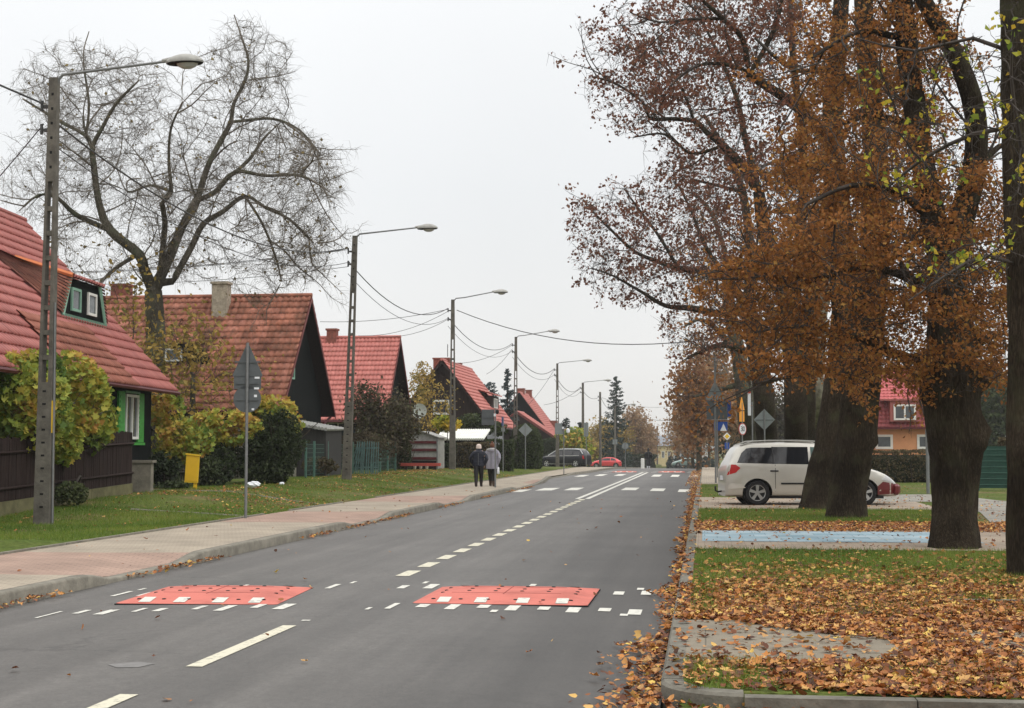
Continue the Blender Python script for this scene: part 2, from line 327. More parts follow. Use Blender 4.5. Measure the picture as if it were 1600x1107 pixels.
# ------------------------------------------------------------------ terrain
XL, XR = -6.82, -0.28          # kerb lines of the road
def roadz(Y):
    Y = np.asarray(Y, dtype=float)
    z = np.where(Y < 100, 0, np.where(Y < 124, -.0003 * (Y - 100) ** 2, -.1728 - .0144 * (np.minimum(Y, 270) - 124)))
    return z
YCC = G(1150, 1085, .1).y
def vergeh(Y): return np.interp(Y, [0, 27, 34, 50, 75, 98, 130, 200, 400], [.1, .1, .40, .47, .48, .14, .12, .12, .1])
def kerbh(Y): return np.interp(Y, KY, KH)
def gY(px, py): return G(px, py).y
KY = [-50, 3]; KH = [.13, .13]
for a, h in ((G(165, 913).y - .3, .13), (G(165, 913).y + .3, .035), (G(305, 882).y - .3, .035), (G(305, 882).y + .5, .13), (G(552, 827).y, .13), (G(552, 827).y + .9, .035),
             (G(612, 811).y - .6, .035), (G(612, 811).y + .5, .13), (G(694, 791).y - 1, .13), (G(694, 791).y, .035), (G(718, 783).y - .5, .035), (G(718, 783).y + 1, .13),
             (G(776, 767).y, .13), (G(776, 767).y + 1.5, .03), (62, .03), (66, .12), (74, .12), (76, .03), (83, .03), (86, .12), (400, .12)):
    KY.append(a); KH.append(h)
def xleft(Y): return np.interp(Y, [0, 54, 66, 74, 84, 92, 104, 500], [XL, XL, XL - .25, XL - .9, XL - .75, XL - .3, XL, XL])
def gz(X, Y):
    X = np.asarray(X, dtype=float); Y = np.asarray(Y, dtype=float)
    z = roadz(Y); left = np.interp(X, [-200, -60, -13, -12.3, -9.4, -6.9], [1, 1, 1, 1, 0, 0])
    zl = .10 + (vergeh(Y) - .10) * left
    pv = np.interp(-X, [6.9, 8.3], [0, 1]); zp = kerbh(Y) + (.11 - kerbh(Y)) * pv
    dc = np.hypot(X - (XR + .5), Y - (YCC + .5)); cut = (X > XR) & (X < XR + .5) & (Y > YCC) & (Y < YCC + .5) & (dc > .47)
    h = np.where(X < -9.4, zl, np.where(X < XL, zp, np.where(X < XR, 0.0, np.where((Y < YCC) | cut, .012, .10))))
    return z + h
def gp(px, D):
    """ground point under image column px at depth D"""
    q = P(px, HZ, D); return Vector((q.x, q.y, float(gz(q.x, q.y))))

def grid_mesh(name, xs, ys, zf, m, parent=None):
    X, Y = np.meshgrid(xs, ys); Z = zf(X, Y); V = np.stack([X, Y, Z], -1).reshape(-1, 3)
    nx, ny = len(xs), len(ys); i = np.arange(ny - 1)[:, None] * nx + np.arange(nx - 1)[None, :]
    Fq = np.stack([i, i + 1, i + nx + 1, i + nx], -1).reshape(-1)
    return np_mesh(name, V, Fq, np.full((nx - 1) * (ny - 1), 4), m, parent, None, True)
YC = YCC            # front kerb of the near verge on the right
def groundz(X, Y):
    z = gz(X, Y)
    bump = 0.02 * np.sin(X * 1.9 + Y * .7) * np.sin(Y * 1.3 - X) * np.clip((np.abs(X - 3) - 1), 0, 1)
    z = np.where((X < -9.6) | (X > 8), z + bump, z)
    z = np.where((X > -9.39) & (X < XR + .1), roadz(Y) - .3, z)
    return z

# ------------------------------------------------------------------ ground, road, pavements
def ground_mat():
    m = bpy.data.materials.new('turf_soil'); n, b = nodes(m); b.inputs['Roughness'].default_value = 0.95; b.inputs['Specular IOR Level'].default_value = 0.1
    t = n.nodes.new('ShaderNodeTexCoord')
    a = n.nodes.new('ShaderNodeTexNoise'); a.inputs['Scale'].default_value = 0.45; a.inputs['Detail'].default_value = 8; a.inputs['Roughness'].default_value = 0.7
    c = n.nodes.new('ShaderNodeTexNoise'); c.inputs['Scale'].default_value = 14; c.inputs['Detail'].default_value = 6
    n.links.new(t.outputs['Object'], a.inputs[0]); n.links.new(t.outputs['Object'], c.inputs[0])
    r = n.nodes.new('ShaderNodeValToRGB'); n.links.new(a.outputs[0], r.inputs[0]); el = r.color_ramp.elements
    el[0].position = .36; el[0].color = (0.075, 0.11, 0.02, 1); el[1].position = .62; el[1].color = (0.16, 0.125, 0.06, 1)
    k = el.new(.52); k.color = (0.10, 0.125, 0.028, 1)
    r2 = n.nodes.new('ShaderNodeMapRange'); r2.inputs[1].default_value = .3; r2.inputs[2].default_value = .7; r2.inputs[3].default_value = .5; r2.inputs[4].default_value = 1.35
    n.links.new(c.outputs[0], r2.inputs[0])
    vm = n.nodes.new('ShaderNodeVectorMath'); vm.operation = 'SCALE'; n.links.new(r.outputs[0], vm.inputs[0]); n.links.new(r2.outputs[0], vm.inputs['Scale'])
    n.links.new(vm.outputs[0], b.inputs['Base Color'])
    bp = n.nodes.new('ShaderNodeBump'); bp.inputs['Strength'].default_value = .8; bp.inputs['Distance'].default_value = .05
    n.links.new(c.outputs[0], bp.inputs['Height']); n.links.new(bp.outputs[0], b.inputs['Normal'])
    return m
xs = np.array([-3000, -1200, -500, -200, -110, -60] + list(np.arange(-45, -13.6, 1.5)) + list(np.arange(-13.5, -9.45, .3)) + [-9.41, -9.38, XR + .09, XR + .12] + list(np.arange(XR + .16, .2, .045))
              + list(np.arange(.2, 9, .4)) + [10, 12, 15, 20, 30, 50, 90, 200, 500, 1200, 3000])
ys = np.array([-60, -20, 0, 4, 7, YC - .01, YC + .01] + list(np.arange(YC + .05, YC + .49, .045)) + list(np.arange(YC + .5, 60, .5)) + list(np.arange(61, 140, 2)) + list(np.arange(145, 300, 8)) + [320, 400, 600, 1000, 1800, 3500])
g = grid_mesh('ground', xs, ys, groundz, ground_mat()); tag(g, kind='structure')

def asphalt_mat():
    m = bpy.data.materials.new('asphalt'); n, b = nodes(m); b.inputs['Roughness'].default_value = 0.6; b.inputs['Specular IOR Level'].default_value = 0.5
    t = n.nodes.new('ShaderNodeTexCoord'); L = n.links.new
    def noise(sc_, st=None, det=5):
        q = n.nodes.new('ShaderNodeTexNoise'); q.inputs['Scale'].default_value = sc_; q.inputs['Detail'].default_value = det; q.inputs['Roughness'].default_value = .6
        if st:
            mp = n.nodes.new('ShaderNodeMapping'); mp.inputs['Scale'].default_value = st; L(t.outputs['Object'], mp.inputs[0]); L(mp.outputs[0], q.inputs[0])
        else: L(t.outputs['Object'], q.inputs[0])
        return q.outputs[0]
    def mrange(v, a, bb, c, d):
        q = n.nodes.new('ShaderNodeMapRange'); q.inputs[1].default_value = a; q.inputs[2].default_value = bb; q.inputs[3].default_value = c; q.inputs[4].default_value = d
        L(v, q.inputs[0]); return q.outputs[0]
    def mul(a, bb):
        q = n.nodes.new('ShaderNodeMath'); q.operation = 'MULTIPLY'; L(a, q.inputs[0]); L(bb, q.inputs[1]); return q.outputs[0]
    v = mul(mrange(noise(.5, None, 8), .3, .7, .82, 1.14), mrange(noise(1.0, (2.2, .06, 1)), .3, .7, .76, 1.18))
    v = mul(v, mrange(noise(1.0, (7, .25, 1), 6), .35, .7, 1.05, .88))
    v = mul(v, mrange(noise(160, None, 2), .2, .8, .55, 1.45))
    v = mul(v, mrange(noise(38, None, 3), .3, .7, .80, 1.2)); v = mul(v, mrange(noise(9, None, 5), .3, .7, .88, 1.12))
    s = n.nodes.new('ShaderNodeSeparateXYZ'); L(t.outputs['Object'], s.inputs[0])
    vc = n.nodes.new('ShaderNodeTexVoronoi'); vc.feature = 'DISTANCE_TO_EDGE'; vc.inputs['Scale'].default_value = .33
    dq = n.nodes.new('ShaderNodeTexNoise'); dq.inputs['Scale'].default_value = 1.6; dq.inputs['Detail'].default_value = 6; L(t.outputs['Object'], dq.inputs[0])
    da = n.nodes.new('ShaderNodeVectorMath'); da.operation = 'MULTIPLY_ADD'; L(dq.outputs['Color'], da.inputs[0]); da.inputs[1].default_value = (1.1, 1.1, 0); L(t.outputs['Object'], da.inputs[2]); L(da.outputs[0], vc.inputs[0])
    ck = mrange(vc.outputs[0], .0, .012, .62, 1.0); msk = mrange(noise(.22), .46, .6, 0, 1)
    cm2 = n.nodes.new('ShaderNodeMix'); L(msk, cm2.inputs[0]); cm2.inputs[2].default_value = 1.0; L(ck, cm2.inputs[3]); v = mul(v, cm2.outputs[0])
    v = mul(v, mrange(noise(5.5, None, 4), .62, .74, 1.0, .80))
    # old darker repair strip and damp dirt along the right-hand gutter
    q = n.nodes.new('ShaderNodeMath'); q.operation = 'ADD'; L(s.outputs[0], q.inputs[0]); L(mrange(noise(.35), .2, .8, -.9, .9), q.inputs[1])
    v = mul(v, mrange(q.outputs[0], -2.9, -1.1, 1.0, .52))
    # tyre marks
    wv = n.nodes.new('ShaderNodeTexWave'); wv.inputs['Scale'].default_value = .19; wv.inputs['Distortion'].default_value = 1.5; wv.inputs['Detail'].default_value = 2; wv.inputs['Detail Scale'].default_value = .4
    L(t.outputs['Object'], wv.inputs[0]); v = mul(v, mrange(wv.outputs['Fac'], 0, 1, .93, 1.05))
    r = n.nodes.new('ShaderNodeVectorMath'); r.operation = 'SCALE'; r.inputs[0].default_value = (0.096, 0.090, 0.083); L(v, r.inputs['Scale'])
    L(r.outputs[0], b.inputs['Base Color'])
    bp = n.nodes.new('ShaderNodeBump'); bp.inputs['Strength'].default_value = .35; bp.inputs['Distance'].default_value = .01; L(noise(120, None, 3), bp.inputs['Height']); L(bp.outputs[0], b.inputs['Normal'])
    return m
M['asphalt'] = asphalt_mat()
ysr = np.array([-30, 0, 4] + list(np.arange(6, 130, 1.0)) + list(np.arange(132, 271, 6)) + [420.0])
ts = np.linspace(0, 1, 9)
XX = xleft(ysr)[:, None] * (1 - ts)[None, :] + (XR + .005) * ts[None, :]
YY = np.repeat(ysr[:, None], 9, 1); ZZ = roadz(YY) + 0.03 * (1 - (2 * ts - 1) ** 2)[None, :] - .015
def strip_mesh(name, XX, YY, ZZ, m):
    V = np.stack([XX, YY, ZZ], -1).reshape(-1, 3); ny, nx = XX.shape
    i = np.arange(ny - 1)[:, None] * nx + np.arange(nx - 1)[None, :]
    Fq = np.stack([i, i + 1, i + nx + 1, i + nx], -1).reshape(-1)
    return np_mesh(name, V, Fq, np.full((nx - 1) * (ny - 1), 4), m, None, None, True)
tag(strip_mesh('road', XX, YY, ZZ, M['asphalt']), kind='structure')
def rz(X, Y):   # surface of the crowned carriageway
    t = (X - xleft(Y)) / (XR - xleft(Y)); return float(roadz(Y) + .03 * (1 - (2 * t - 1) ** 2) - .015)
# lower yard entrance surface in front of the near verge
mb = MB(); mb.quad((XR + .005, -30, .016), (30, -30, .016), (30, YC - .16, .016), (XR + .005, YC - .16, .016)); tag(mb.build('driveway', M['asphalt']), kind='structure')

def paver_mat(name, c1, c2, cp1, cp2, bands, bw=.2, bh=.1):
    """concrete pavers; bands of pink pavers across the driveways"""
    m = bpy.data.materials.new(name); n, b = nodes(m); b.inputs['Roughness'].default_value = 0.9; L = n.links.new
    t = n.nodes.new('ShaderNodeTexCoord')
    def brick(a, bb):
        q = n.nodes.new('ShaderNodeTexBrick'); q.inputs['Color1'].default_value = (*a, 1); q.inputs['Color2'].default_value = (*bb, 1); q.inputs['Mortar'].default_value = tuple(x * .55 for x in a) + (1,)
        q.inputs['Scale'].default_value = 1; q.inputs['Brick Width'].default_value = bw; q.inputs['Row Height'].default_value = bh; q.inputs['Mortar Size'].default_value = .006
        L(t.outputs['Object'], q.inputs[0]); return q.outputs[0]
    A = brick(c1, c2); src = A
    if bands:
        B = brick(cp1, cp2); s = n.nodes.new('ShaderNodeSeparateXYZ'); L(t.outputs['Object'], s.inputs[0])
        tot = None
        for (a, c, xa, xb) in bands:
            def cmp(o, vv, op):
                q = n.nodes.new('ShaderNodeMath'); q.operation = op; L(o, q.inputs[0]); q.inputs[1].default_value = vv; return q.outputs[0]
            def mu(o, p):
                q = n.nodes.new('ShaderNodeMath'); q.operation = 'MULTIPLY'; L(o, q.inputs[0]); L(p, q.inputs[1]); return q.outputs[0]
            f = mu(mu(cmp(s.outputs[1], a, 'GREATER_THAN'), cmp(s.outputs[1], c, 'LESS_THAN')), mu(cmp(s.outputs[0], xa, 'GREATER_THAN'), cmp(s.outputs[0], xb, 'LESS_THAN')))
            if tot is None: tot = f
            else:
                q = n.nodes.new('ShaderNodeMath'); q.operation = 'MAXIMUM'; L(tot, q.inputs[0]); L(f, q.inputs[1]); tot = q.outputs[0]
        mx_ = n.nodes.new('ShaderNodeMix'); mx_.data_type = 'RGBA'; L(tot, mx_.inputs[0]); L(A, mx_.inputs[6]); L(B, mx_.inputs[7]); src = mx_.outputs[2]
    nz = n.nodes.new('ShaderNodeTexNoise'); nz.inputs['Scale'].default_value = 1.2; nz.inputs['Detail'].default_value = 7; L(t.outputs['Object'], nz.inputs[0])
    mr = n.nodes.new('ShaderNodeMapRange'); mr.inputs[1].default_value = .3; mr.inputs[2].default_value = .7; mr.inputs[3].default_value = .78; mr.inputs[4].default_value = 1.15; L(nz.outputs[0], mr.inputs[0])
    vm = n.nodes.new('ShaderNodeVectorMath'); vm.operation = 'SCALE'; L(src, vm.inputs[0]); L(mr.outputs[0], vm.inputs['Scale']); L(vm.outputs[0], b.inputs['Base Color'])
    return m
bnd = [(G(150, 915).y, G(318, 878).y, -9.5, -6.9), (G(553, 826).y, G(616, 810).y + .6, -9.5, -6.9), (G(692, 791).y, G(722, 783).y + 1, -9.5, -6.9), (62, 67, -7.6, -6.6)]
M['paver'] = paver_mat('beige_pavers', (.325, .275, .21), (.36, .305, .235), (.325, .22, .17), (.36, .245, .19), bnd)
ysp = np.unique(np.concatenate([np.arange(4, 120, .4), np.arange(120, 270, 5)])); tp = np.array([0, .12, .3, .5, .7, .9, 1.0])
xe = np.where((ysp > 74) & (ysp < 85), -9.4, -9.4)
XX = (xleft(ysp) - .15)[:, None] * (1 - tp) + xe[:, None] * tp; YY = np.repeat(ysp[:, None], len(tp), 1)
ZZ = gz(np.minimum(XX, XL - .12), YY); ZZ[:, -1] = roadz(YY[:, -1]) + .115
tag(strip_mesh('pavement', XX, YY, ZZ, M['paver']), kind='structure')
# left kerb with its dropped lengths
yk = np.unique(np.concatenate([np.arange(4, 110, .25), np.arange(110, 270, 5)])); kx = xleft(yk); kz = roadz(yk) + kerbh(yk)
prof = [(0.0, -.3), (0.0, -.02), (-.02, .004), (-.15, .004), (-.152, -.3)]
XX = np.stack([kx + p[0] for p in prof], 1); YY = np.repeat(yk[:, None], 5, 1); ZZ = np.stack([np.maximum(kz + p[1], roadz(yk) - .3) for p in prof], 1)
tag(strip_mesh('kerb', XX, YY, ZZ, M['kerb']), kind='structure')
# edging on the grass side of the pavement and the two edgings across the verge
mb = MB()
for a in np.arange(13, 118, 1.0):
    if G(385, 807, .1).y < a < G(500, 800, .1).y or 37 < a < 42: continue
    z = float(roadz(a)); mb.box((-9.43, a + .01, z - .1), (-9.37, a + .99, z + .145))
for p0, p1 in (((205, 790), (392, 806)), ((215, 771), (505, 789))):
    a = G(*p0, .32); b_ = G(*p1, .12)
    for i in range(12):
        q0 = a.lerp(b_, i / 12); q1 = a.lerp(b_, (i + .97) / 12); q0.z = float(gz(q0.x, q0.y)) - .012; q1.z = float(gz(q1.x, q1.y)) - .012
        mb.tube([q0, q1], .03, 4)
tag(mb.build('verge_edging', M['kerb']), kind='structure')

# right side: kerb, slab crossing, parking bays, footpaths
YA, YB = G(1100, 1034, .1).y, G(1100, 970, .1).y
mb = MB()
def kerb_run(pts, w_=.14, top=.105, bot=-.2):
    for i in range(len(pts) - 1):
        a, b_ = Vector(pts[i]), Vector(pts[i + 1]); d = (b_ - a); d.z = 0; Ls = d.length; d.normalize(); nn_ = Vector((-d.y, d.x, 0)) * w_
        z0 = a.z; vs = []
        for (q, zz) in ((0, bot), (0, top - .02), (.12, top), (1, top), (1, bot)):
            for p in (a + d * .004, b_ - d * .004): vs.append((p.x - nn_.x * q, p.y - nn_.y * q, p.z + zz))
        mb.add(vs, [[0, 1, 3, 2], [2, 3, 5, 4], [4, 5, 7, 6], [6, 7, 9, 8], [0, 2, 4, 6, 8], [9, 7, 5, 3, 1]])
arc = [(XR + .5 - .5 * cos(t), YC + .5 - .5 * sin(t), 0) for t in np.linspace(0, pi / 2, 7)]
pts = [(XR, YA - .05, 0)] + arc + [(x, YC, 0) for x in (1.2, 2.2, 3.2, 4.2, 6, 9)]
kerb_run([(p[0], p[1], p[2]) for p in reversed(pts[7:])], -.14); kerb_run([(XR, YA - .01, 0), (XR, YC + .52, 0)], -.14)
vs = []
for t_ in np.linspace(-.02, pi / 2, 15):
    for (r_, z) in ((.5, -.2), (.5, .085), (.48, .103), (.36, .105), (.36, -.2)): vs.append((XR + .5 - r_ * cos(t_), YC + .5 - r_ * sin(t_), z))
mb.add(vs, [[i * 5 + k, i * 5 + 5 + k, i * 5 + 6 + k, i * 5 + 1 + k] for i in range(14) for k in range(4)])
yy = YA
while yy < 118:
    kerb_run([(XR, yy, float(roadz(yy))), (XR, yy + 1, float(roadz(yy + 1)))], .14); yy += 1
q = G(1470, 941, .1); kerb_run([(q.x, q.y, .03), (q.x + 1.2, q.y, .03), (q.x + 2.4, q.y, .03)], .1)
o = mb.build('verge_kerb', mat('damp_kerb', (0.15, 0.14, 0.115), .9, .3, 5, bump=.3)); tag(o, kind='structure')
M['slab'] = paver_mat('concrete_slabs', (.20, .172, .128), (.22, .188, .14), None, None, None, 1.5, 1.0)
mb = MB(); mb.quad((XR + .14, YA, .106), (9, YA, .106), (9, YB, .106), (XR + .14, YB, .106))
tag(mb.build('slab_crossing', M['slab']), kind='structure')
Y1, Y2, Y3, Y4 = G(1200, 859, .1).y, G(1200, 848, .1).y, G(1200, 831, .1).y, G(1200, 819, .1).y
M['bay_paver'] = paver_mat('tan_pavers', (.30, .24, .18), (.34, .27, .2), None, None, None)
mb = MB(); mb.quad((XR + .145, Y1, .106), (5.2, Y1, .106), (5.2, Y4, .106), (XR + .145, Y4, .106)); tag(mb.build('parking_bay', M['bay_paver']), kind='structure')
M['blue_pave'] = paver_mat('blue_painted_pavers', (.20, .31, .37), (.34, .43, .47), None, None, None, .4, .5)
mb = MB(); xa = G(1092, 848, .1).x
mb.quad((xa + .05, Y2 + .1, .111), (4.2, Y2 + .1, .111), (4.2, Y3, .111), (xa + .05, Y3, .111)); tag(mb.build('blue_bay_paint', M['blue_pave']), kind='structure')
Y5, Y6 = G(1200, 796, .1).y, G(1200, 778, .1).y
mb = MB(); mb.quad((XR + .145, Y5, .106), (5.6, Y5, .106), (5.6, Y6, .106), (XR + .145, Y6, .106)); tag(mb.build('parking_bay', M['bay_paver']), kind='structure')
M['path'] = paver_mat('grey_pavers', (.25, .235, .2), (.28, .265, .225), None, None, None)
mb = MB()
pl = [G(1600, 852, .1), G(1560, 830, .1), G(1532, 802, .1), G(1500, 785, .1), G(1240, 785, .1), G(1250, 775, .1), G(1480, 773, .1), G(1560, 783, .1), G(1600, 786, .1), G(1700, 800, .1), G(1800, 852, .1)]
mb.quad(*[(p.x, p.y, .112) for p in pl]); tag(mb.build('footpath', M['path']), kind='structure')
mb = MB(); ya, yb = G(1108, 757, .1).y, 118
zz = lambda y: float(roadz(y)) + .107
ysl = np.arange(ya, yb, 3.0); XX = np.array([[XR + .145, 1.0]] * len(ysl)); YY = np.repeat(ysl[:, None], 2, 1)
tag(strip_mesh('footpath', XX, YY, roadz(YY) + .107, M['paver']), kind='structure')

# painted road markings
wm = MB(); cm = MB()
def rect(mbx, X0, X1, Ya, Yb, lift=.005):
    mbx.quad((X0, Ya, rz(X0, Ya) + lift), (X1, Ya, rz(X1, Ya) + lift), (X1, Yb, rz(X1, Yb) + lift), (X0, Yb, rz(X0, Yb) + lift))
def mk(cx, cy, W, H, mbx=wm, lift=.005):
    c = G(cx, cy); a, b_ = G(cx, cy + H / 2).y, G(cx, cy - H / 2).y
    sh = H * abs(1100 - cx) / (cy - 700); wpx = max(W - sh, 6 if cy > 900 else W * .8); wm_ = wpx / F * c.y
    rect(mbx, c.x - wm_ / 2, c.x + wm_ / 2, a, b_, lift)
for t in [(76, 961, 46, 11), (128, 957, 34, 6), (166, 958, 46, 8), (218, 955, 30, 6), (250, 955, 30, 5), (312, 952, 30, 6), (352, 953, 42, 9), (404, 950, 30, 6), (444, 951, 42, 9),
          (613, 950, 27, 9), (661, 949.5, 26, 5), (707, 951, 29, 8), (756, 950, 25, 5), (801, 952, 28, 8), (850, 952, 23, 5), (896, 954, 26, 8), (945, 953, 22, 5), (992, 956, 24, 8), (975, 960.5, 14, 3), (772, 957, 15, 3.5), (576, 954, 14, 3.5),
          (190, 928, 40, 8), (226, 929, 30, 6), (222, 921, 15, 3), (383, 917, 15, 3), (520, 919, 28, 7), (552, 912.8, 13, 3), (674, 919, 29, 7), (665, 913, 13, 3), (630, 920, 23, 5), (833, 916, 13, 3),
          (967, 927, 19, 5), (1001, 920, 12, 3), (1010, 926, 18, 6), (478, 973, 17, 1.5),
          (813, 767, 26, 4), (856, 765, 32, 4), (897, 765, 26, 4), (985, 765, 28, 4), (1028, 766, 25, 4), (1072, 767, 25, 4),
          (909, 744, 18, 2.5), (939, 743, 16, 2.5), (969, 743, 16, 2.5), (1026, 744, 16, 3), (1055, 744, 15, 3), (1084, 744, 15, 3)]: mk(*t)
rect(cm, -3.62, -3.50, G(300, 1046).y, G(450, 981).y); rect(cm, -3.62, -3.50, 6.2, G(200, 1090).y)
yy = G(638, 903).y
while yy < 44: rect(cm, -3.68, -3.51, yy, yy + .78); yy += 1.36
for x in (-3.86, -3.56):
    yy = 44.5
    while yy < 92: rect(wm, x, x + .14, yy, yy + 3); yy += 3.0
for yv in (97.0, 93.0):
    for x in np.arange(-6.3, -.6, .75): rect(wm, x, x + .35, yv, yv + .6)
tag(wm.build('road_marking', M['white_road']), kind='structure'); tag(cm.build('road_marking', M['cream_road']), kind='structure')
# pale worn patch in the asphalt
pm = MB(); a = [G(168, 1042), G(182, 1047), G(215, 1047), G(243, 1041), G(215, 1038)]
pm.quad(*[(p.x, p.y, rz(p.x, p.y) + .003) for p in a]); tag(pm.build('road_patch', mat('patched_asphalt', (.19, .185, .18), .8, .15, 8)), kind='structure')

# ------------------------------------------------------------------ speed cushions
def cushion(X0, X1, Ya, label, Ls=1.75, rot=0.0):
    t = thing('speed_cushion', label, 'speed cushion', ((X0 + X1) / 2, Ya + Ls / 2, rz((X0 + X1) / 2, Ya + Ls / 2) - .004), rot, 'red speed cushions across the road')
    hw, hl = (X1 - X0) / 2, Ls / 2; H = .068
    b = MB(); lip = .012; sx, sy = .30, .45
    vs = []
    for (x, y, z) in ((hw, hl, -.02), (hw, hl, lip), (hw - sx, hl - sy, H)):
        k = .04 if z < H else .12
        vs += [(-x + k, -y, z), (x - k, -y, z), (x, -y + k, z), (x, y - k, z), (x - k, y, z), (-x + k, y, z), (-x, y - k, z), (-x, -y + k, z)]
    fs = []
    for L_ in range(2):
        for j in range(8): fs.append([L_ * 8 + j, L_ * 8 + (j + 1) % 8, L_ * 8 + 8 + (j + 1) % 8, L_ * 8 + 8 + j])
    fs.append(list(range(16, 24))); b.add(vs, fs); b.build('rubber_mat', M['cushion'], t)
    e = MB(); e.box((-hw - .004, -hl - .006, -.01), (hw + .004, -hl - .002, .010)); e.box((hw + .002, -hl, -.01), (hw + .006, hl, .010)); e.build('edge', M['rubber'], t)
    def zt(y): return lip + (H - lip) * min(1, (hl - abs(y)) / sy)
    for s_ in (-1, 1):
        for fx in (.17, .385, .625, .85):
            x = -hw + fx * 2 * hw; y0 = s_ * (hl - .05); y1 = s_ * (hl - .27); q = MB()
            q.quad((x - .06, y0, zt(y0) + .005), (x + .06, y0, zt(y0) + .005), (x + .06, y1, zt(y1) + .005), (x - .06, y1, zt(y1) + .005)) if s_ < 0 else q.quad((x - .06, y1, zt(y1) + .005), (x + .06, y1, zt(y1) + .005), (x + .06, y0, zt(y0) + .005), (x - .06, y0, zt(y0) + .005))
            q.build('reflective_block', M['white_road'], t)
    for yv in () if Ya > 50 else (-hl + .2, -hl + .75, 0.1, hl - .5):
        for xv in np.linspace(-hw + .18, hw - .18, 6): MB().lathe([(.022, -.01), (.022, .004), (.014, .007)], 8, Matrix.Translation((xv, yv, (zt(yv) if abs(xv) < hw - sx else lip + (H - lip) * min((hl - abs(yv)) / sy, (hw - abs(xv)) / sx))))).build('bolt', M['rubber'], t)
    sm = MB()
    for yv in (-.32, .32): sm.box((-hw + .31, yv - .004, H - .01), (hw - .31, yv + .004, H + .002))
    for xv in (-.02,): sm.box((xv - .004, -hl + .45, H - .01), (xv + .004, hl - .45, H + .002))
    sm.build('seam', mat('seam', (.2, .03, .025), .8), t)
    return t
yc_ = G(780, 947).y
cushion(-5.84, -4.22, 14.16, 'near red rubber speed cushion in the left-hand lane, closer to the beige pavement', 1.8, R(3.5))
cushion(-2.88, -1.14, yc_, 'near red rubber speed cushion in the right-hand lane, closer to the leaf-covered kerb')
cushion(-5.80, -4.25, 93.6, 'tiny distant red speed cushion in the left lane near the crest of the road')
cushion(-2.88, -1.2, 93.6, 'tiny distant red speed cushion in the right lane near the crest of the road')

# ------------------------------------------------------------------ houses
def tile_roof(name, O, U, V, LU, LV, m, parent, col_w=.2, row_h=.31, amp=.028, step=.045, hole=None):
    """tiled slope: O upper corner, U along the ridge, V down the slope; waves and stepped rows are real relief"""
    O = np.array(O, float); U = np.array(U, float); U /= np.linalg.norm(U); V = np.array(V, float); V /= np.linalg.norm(V)
    N = np.cross(U, V); N = N if N[2] > 0 else -N
    nu = max(2, int(LU / col_w * 6)); nr = max(1, int(round(LV / row_h))); rh = LV / nr
    us = np.linspace(0, LU, nu + 1); vsl = []
    for r_ in range(nr): vsl += [(r_ * rh + .002, 0.0, r_), (r_ * rh + rh * .5, .5, r_), (r_ * rh + rh * .97, .97, r_), (r_ * rh + rh * .995, 1.0, r_)]
    vv = np.array([q[0] for q in vsl]); fr = np.array([q[1] for q in vsl])
    UU, VV = np.meshgrid(us, vv); FR = np.repeat(fr[:, None], len(us), 1)
    w_ = np.cos(2 * pi * UU / col_w); hgt = amp * w_ + step * np.where(FR > .98, 0.0, FR)
    VV2 = VV + .022 * w_ * (FR > .9)
    Pp = O + UU[..., None] * U + VV2[..., None] * V + hgt[..., None] * N
    ny, nx = UU.shape; i = np.arange(ny - 1)[:, None] * nx + np.arange(nx - 1)[None, :]
    Fq = np.stack([i, i + 1, i + nx + 1, i + nx], -1).reshape(-1, 4)
    uc = ((UU[:-1, :-1] + LU / nu / 2) / col_w + .5).astype(int); rc = np.repeat(np.array([q[2] for q in vsl])[:-1][:, None], nx - 1, 1)
    rt = rng.random((rc.max() + 1, uc.max() + 2)); rnd = rt[rc, uc].ravel()
    keep = np.ones(len(Fq), bool)
    if hole is not None:
        C = Pp.reshape(-1, 3)[Fq].mean(1); keep = ~hole(C)
    return np_mesh(name, Pp.reshape(-1, 3), Fq[keep].ravel(), np.full(keep.sum(), 4), m, parent, rnd[keep], True)

def window(parent, Mx, wd, ht, name='window', frame=None, bars=1, depth=.06, fw=.07):
    """window in local x (width) z (height), facing -y"""
    f = MB(); frame = frame or M['white_paint']
    f.box((-wd / 2, -depth, 0), (-wd / 2 + fw, 0, ht), Mx); f.box((wd / 2 - fw, -depth, 0), (wd / 2, 0, ht), Mx)
    f.box((-wd / 2 + fw, -depth, 0), (wd / 2 - fw, 0, fw), Mx); f.box((-wd / 2 + fw, -depth, ht - fw), (wd / 2 - fw, 0, ht), Mx)
    for k in range(bars):
        x = -wd / 2 + wd * (k + 1) / (bars + 1); f.box((x - fw * .45, -depth, fw), (x + fw * .45, -.004, ht - fw), Mx)
    fo = f.build(name, frame, parent)
    p = MB(); p.box((-wd / 2 + fw, -depth * .4, fw), (wd / 2 - fw, -.006, ht - fw), Mx); p.build('pane', M['pane'], fo)
    return fo
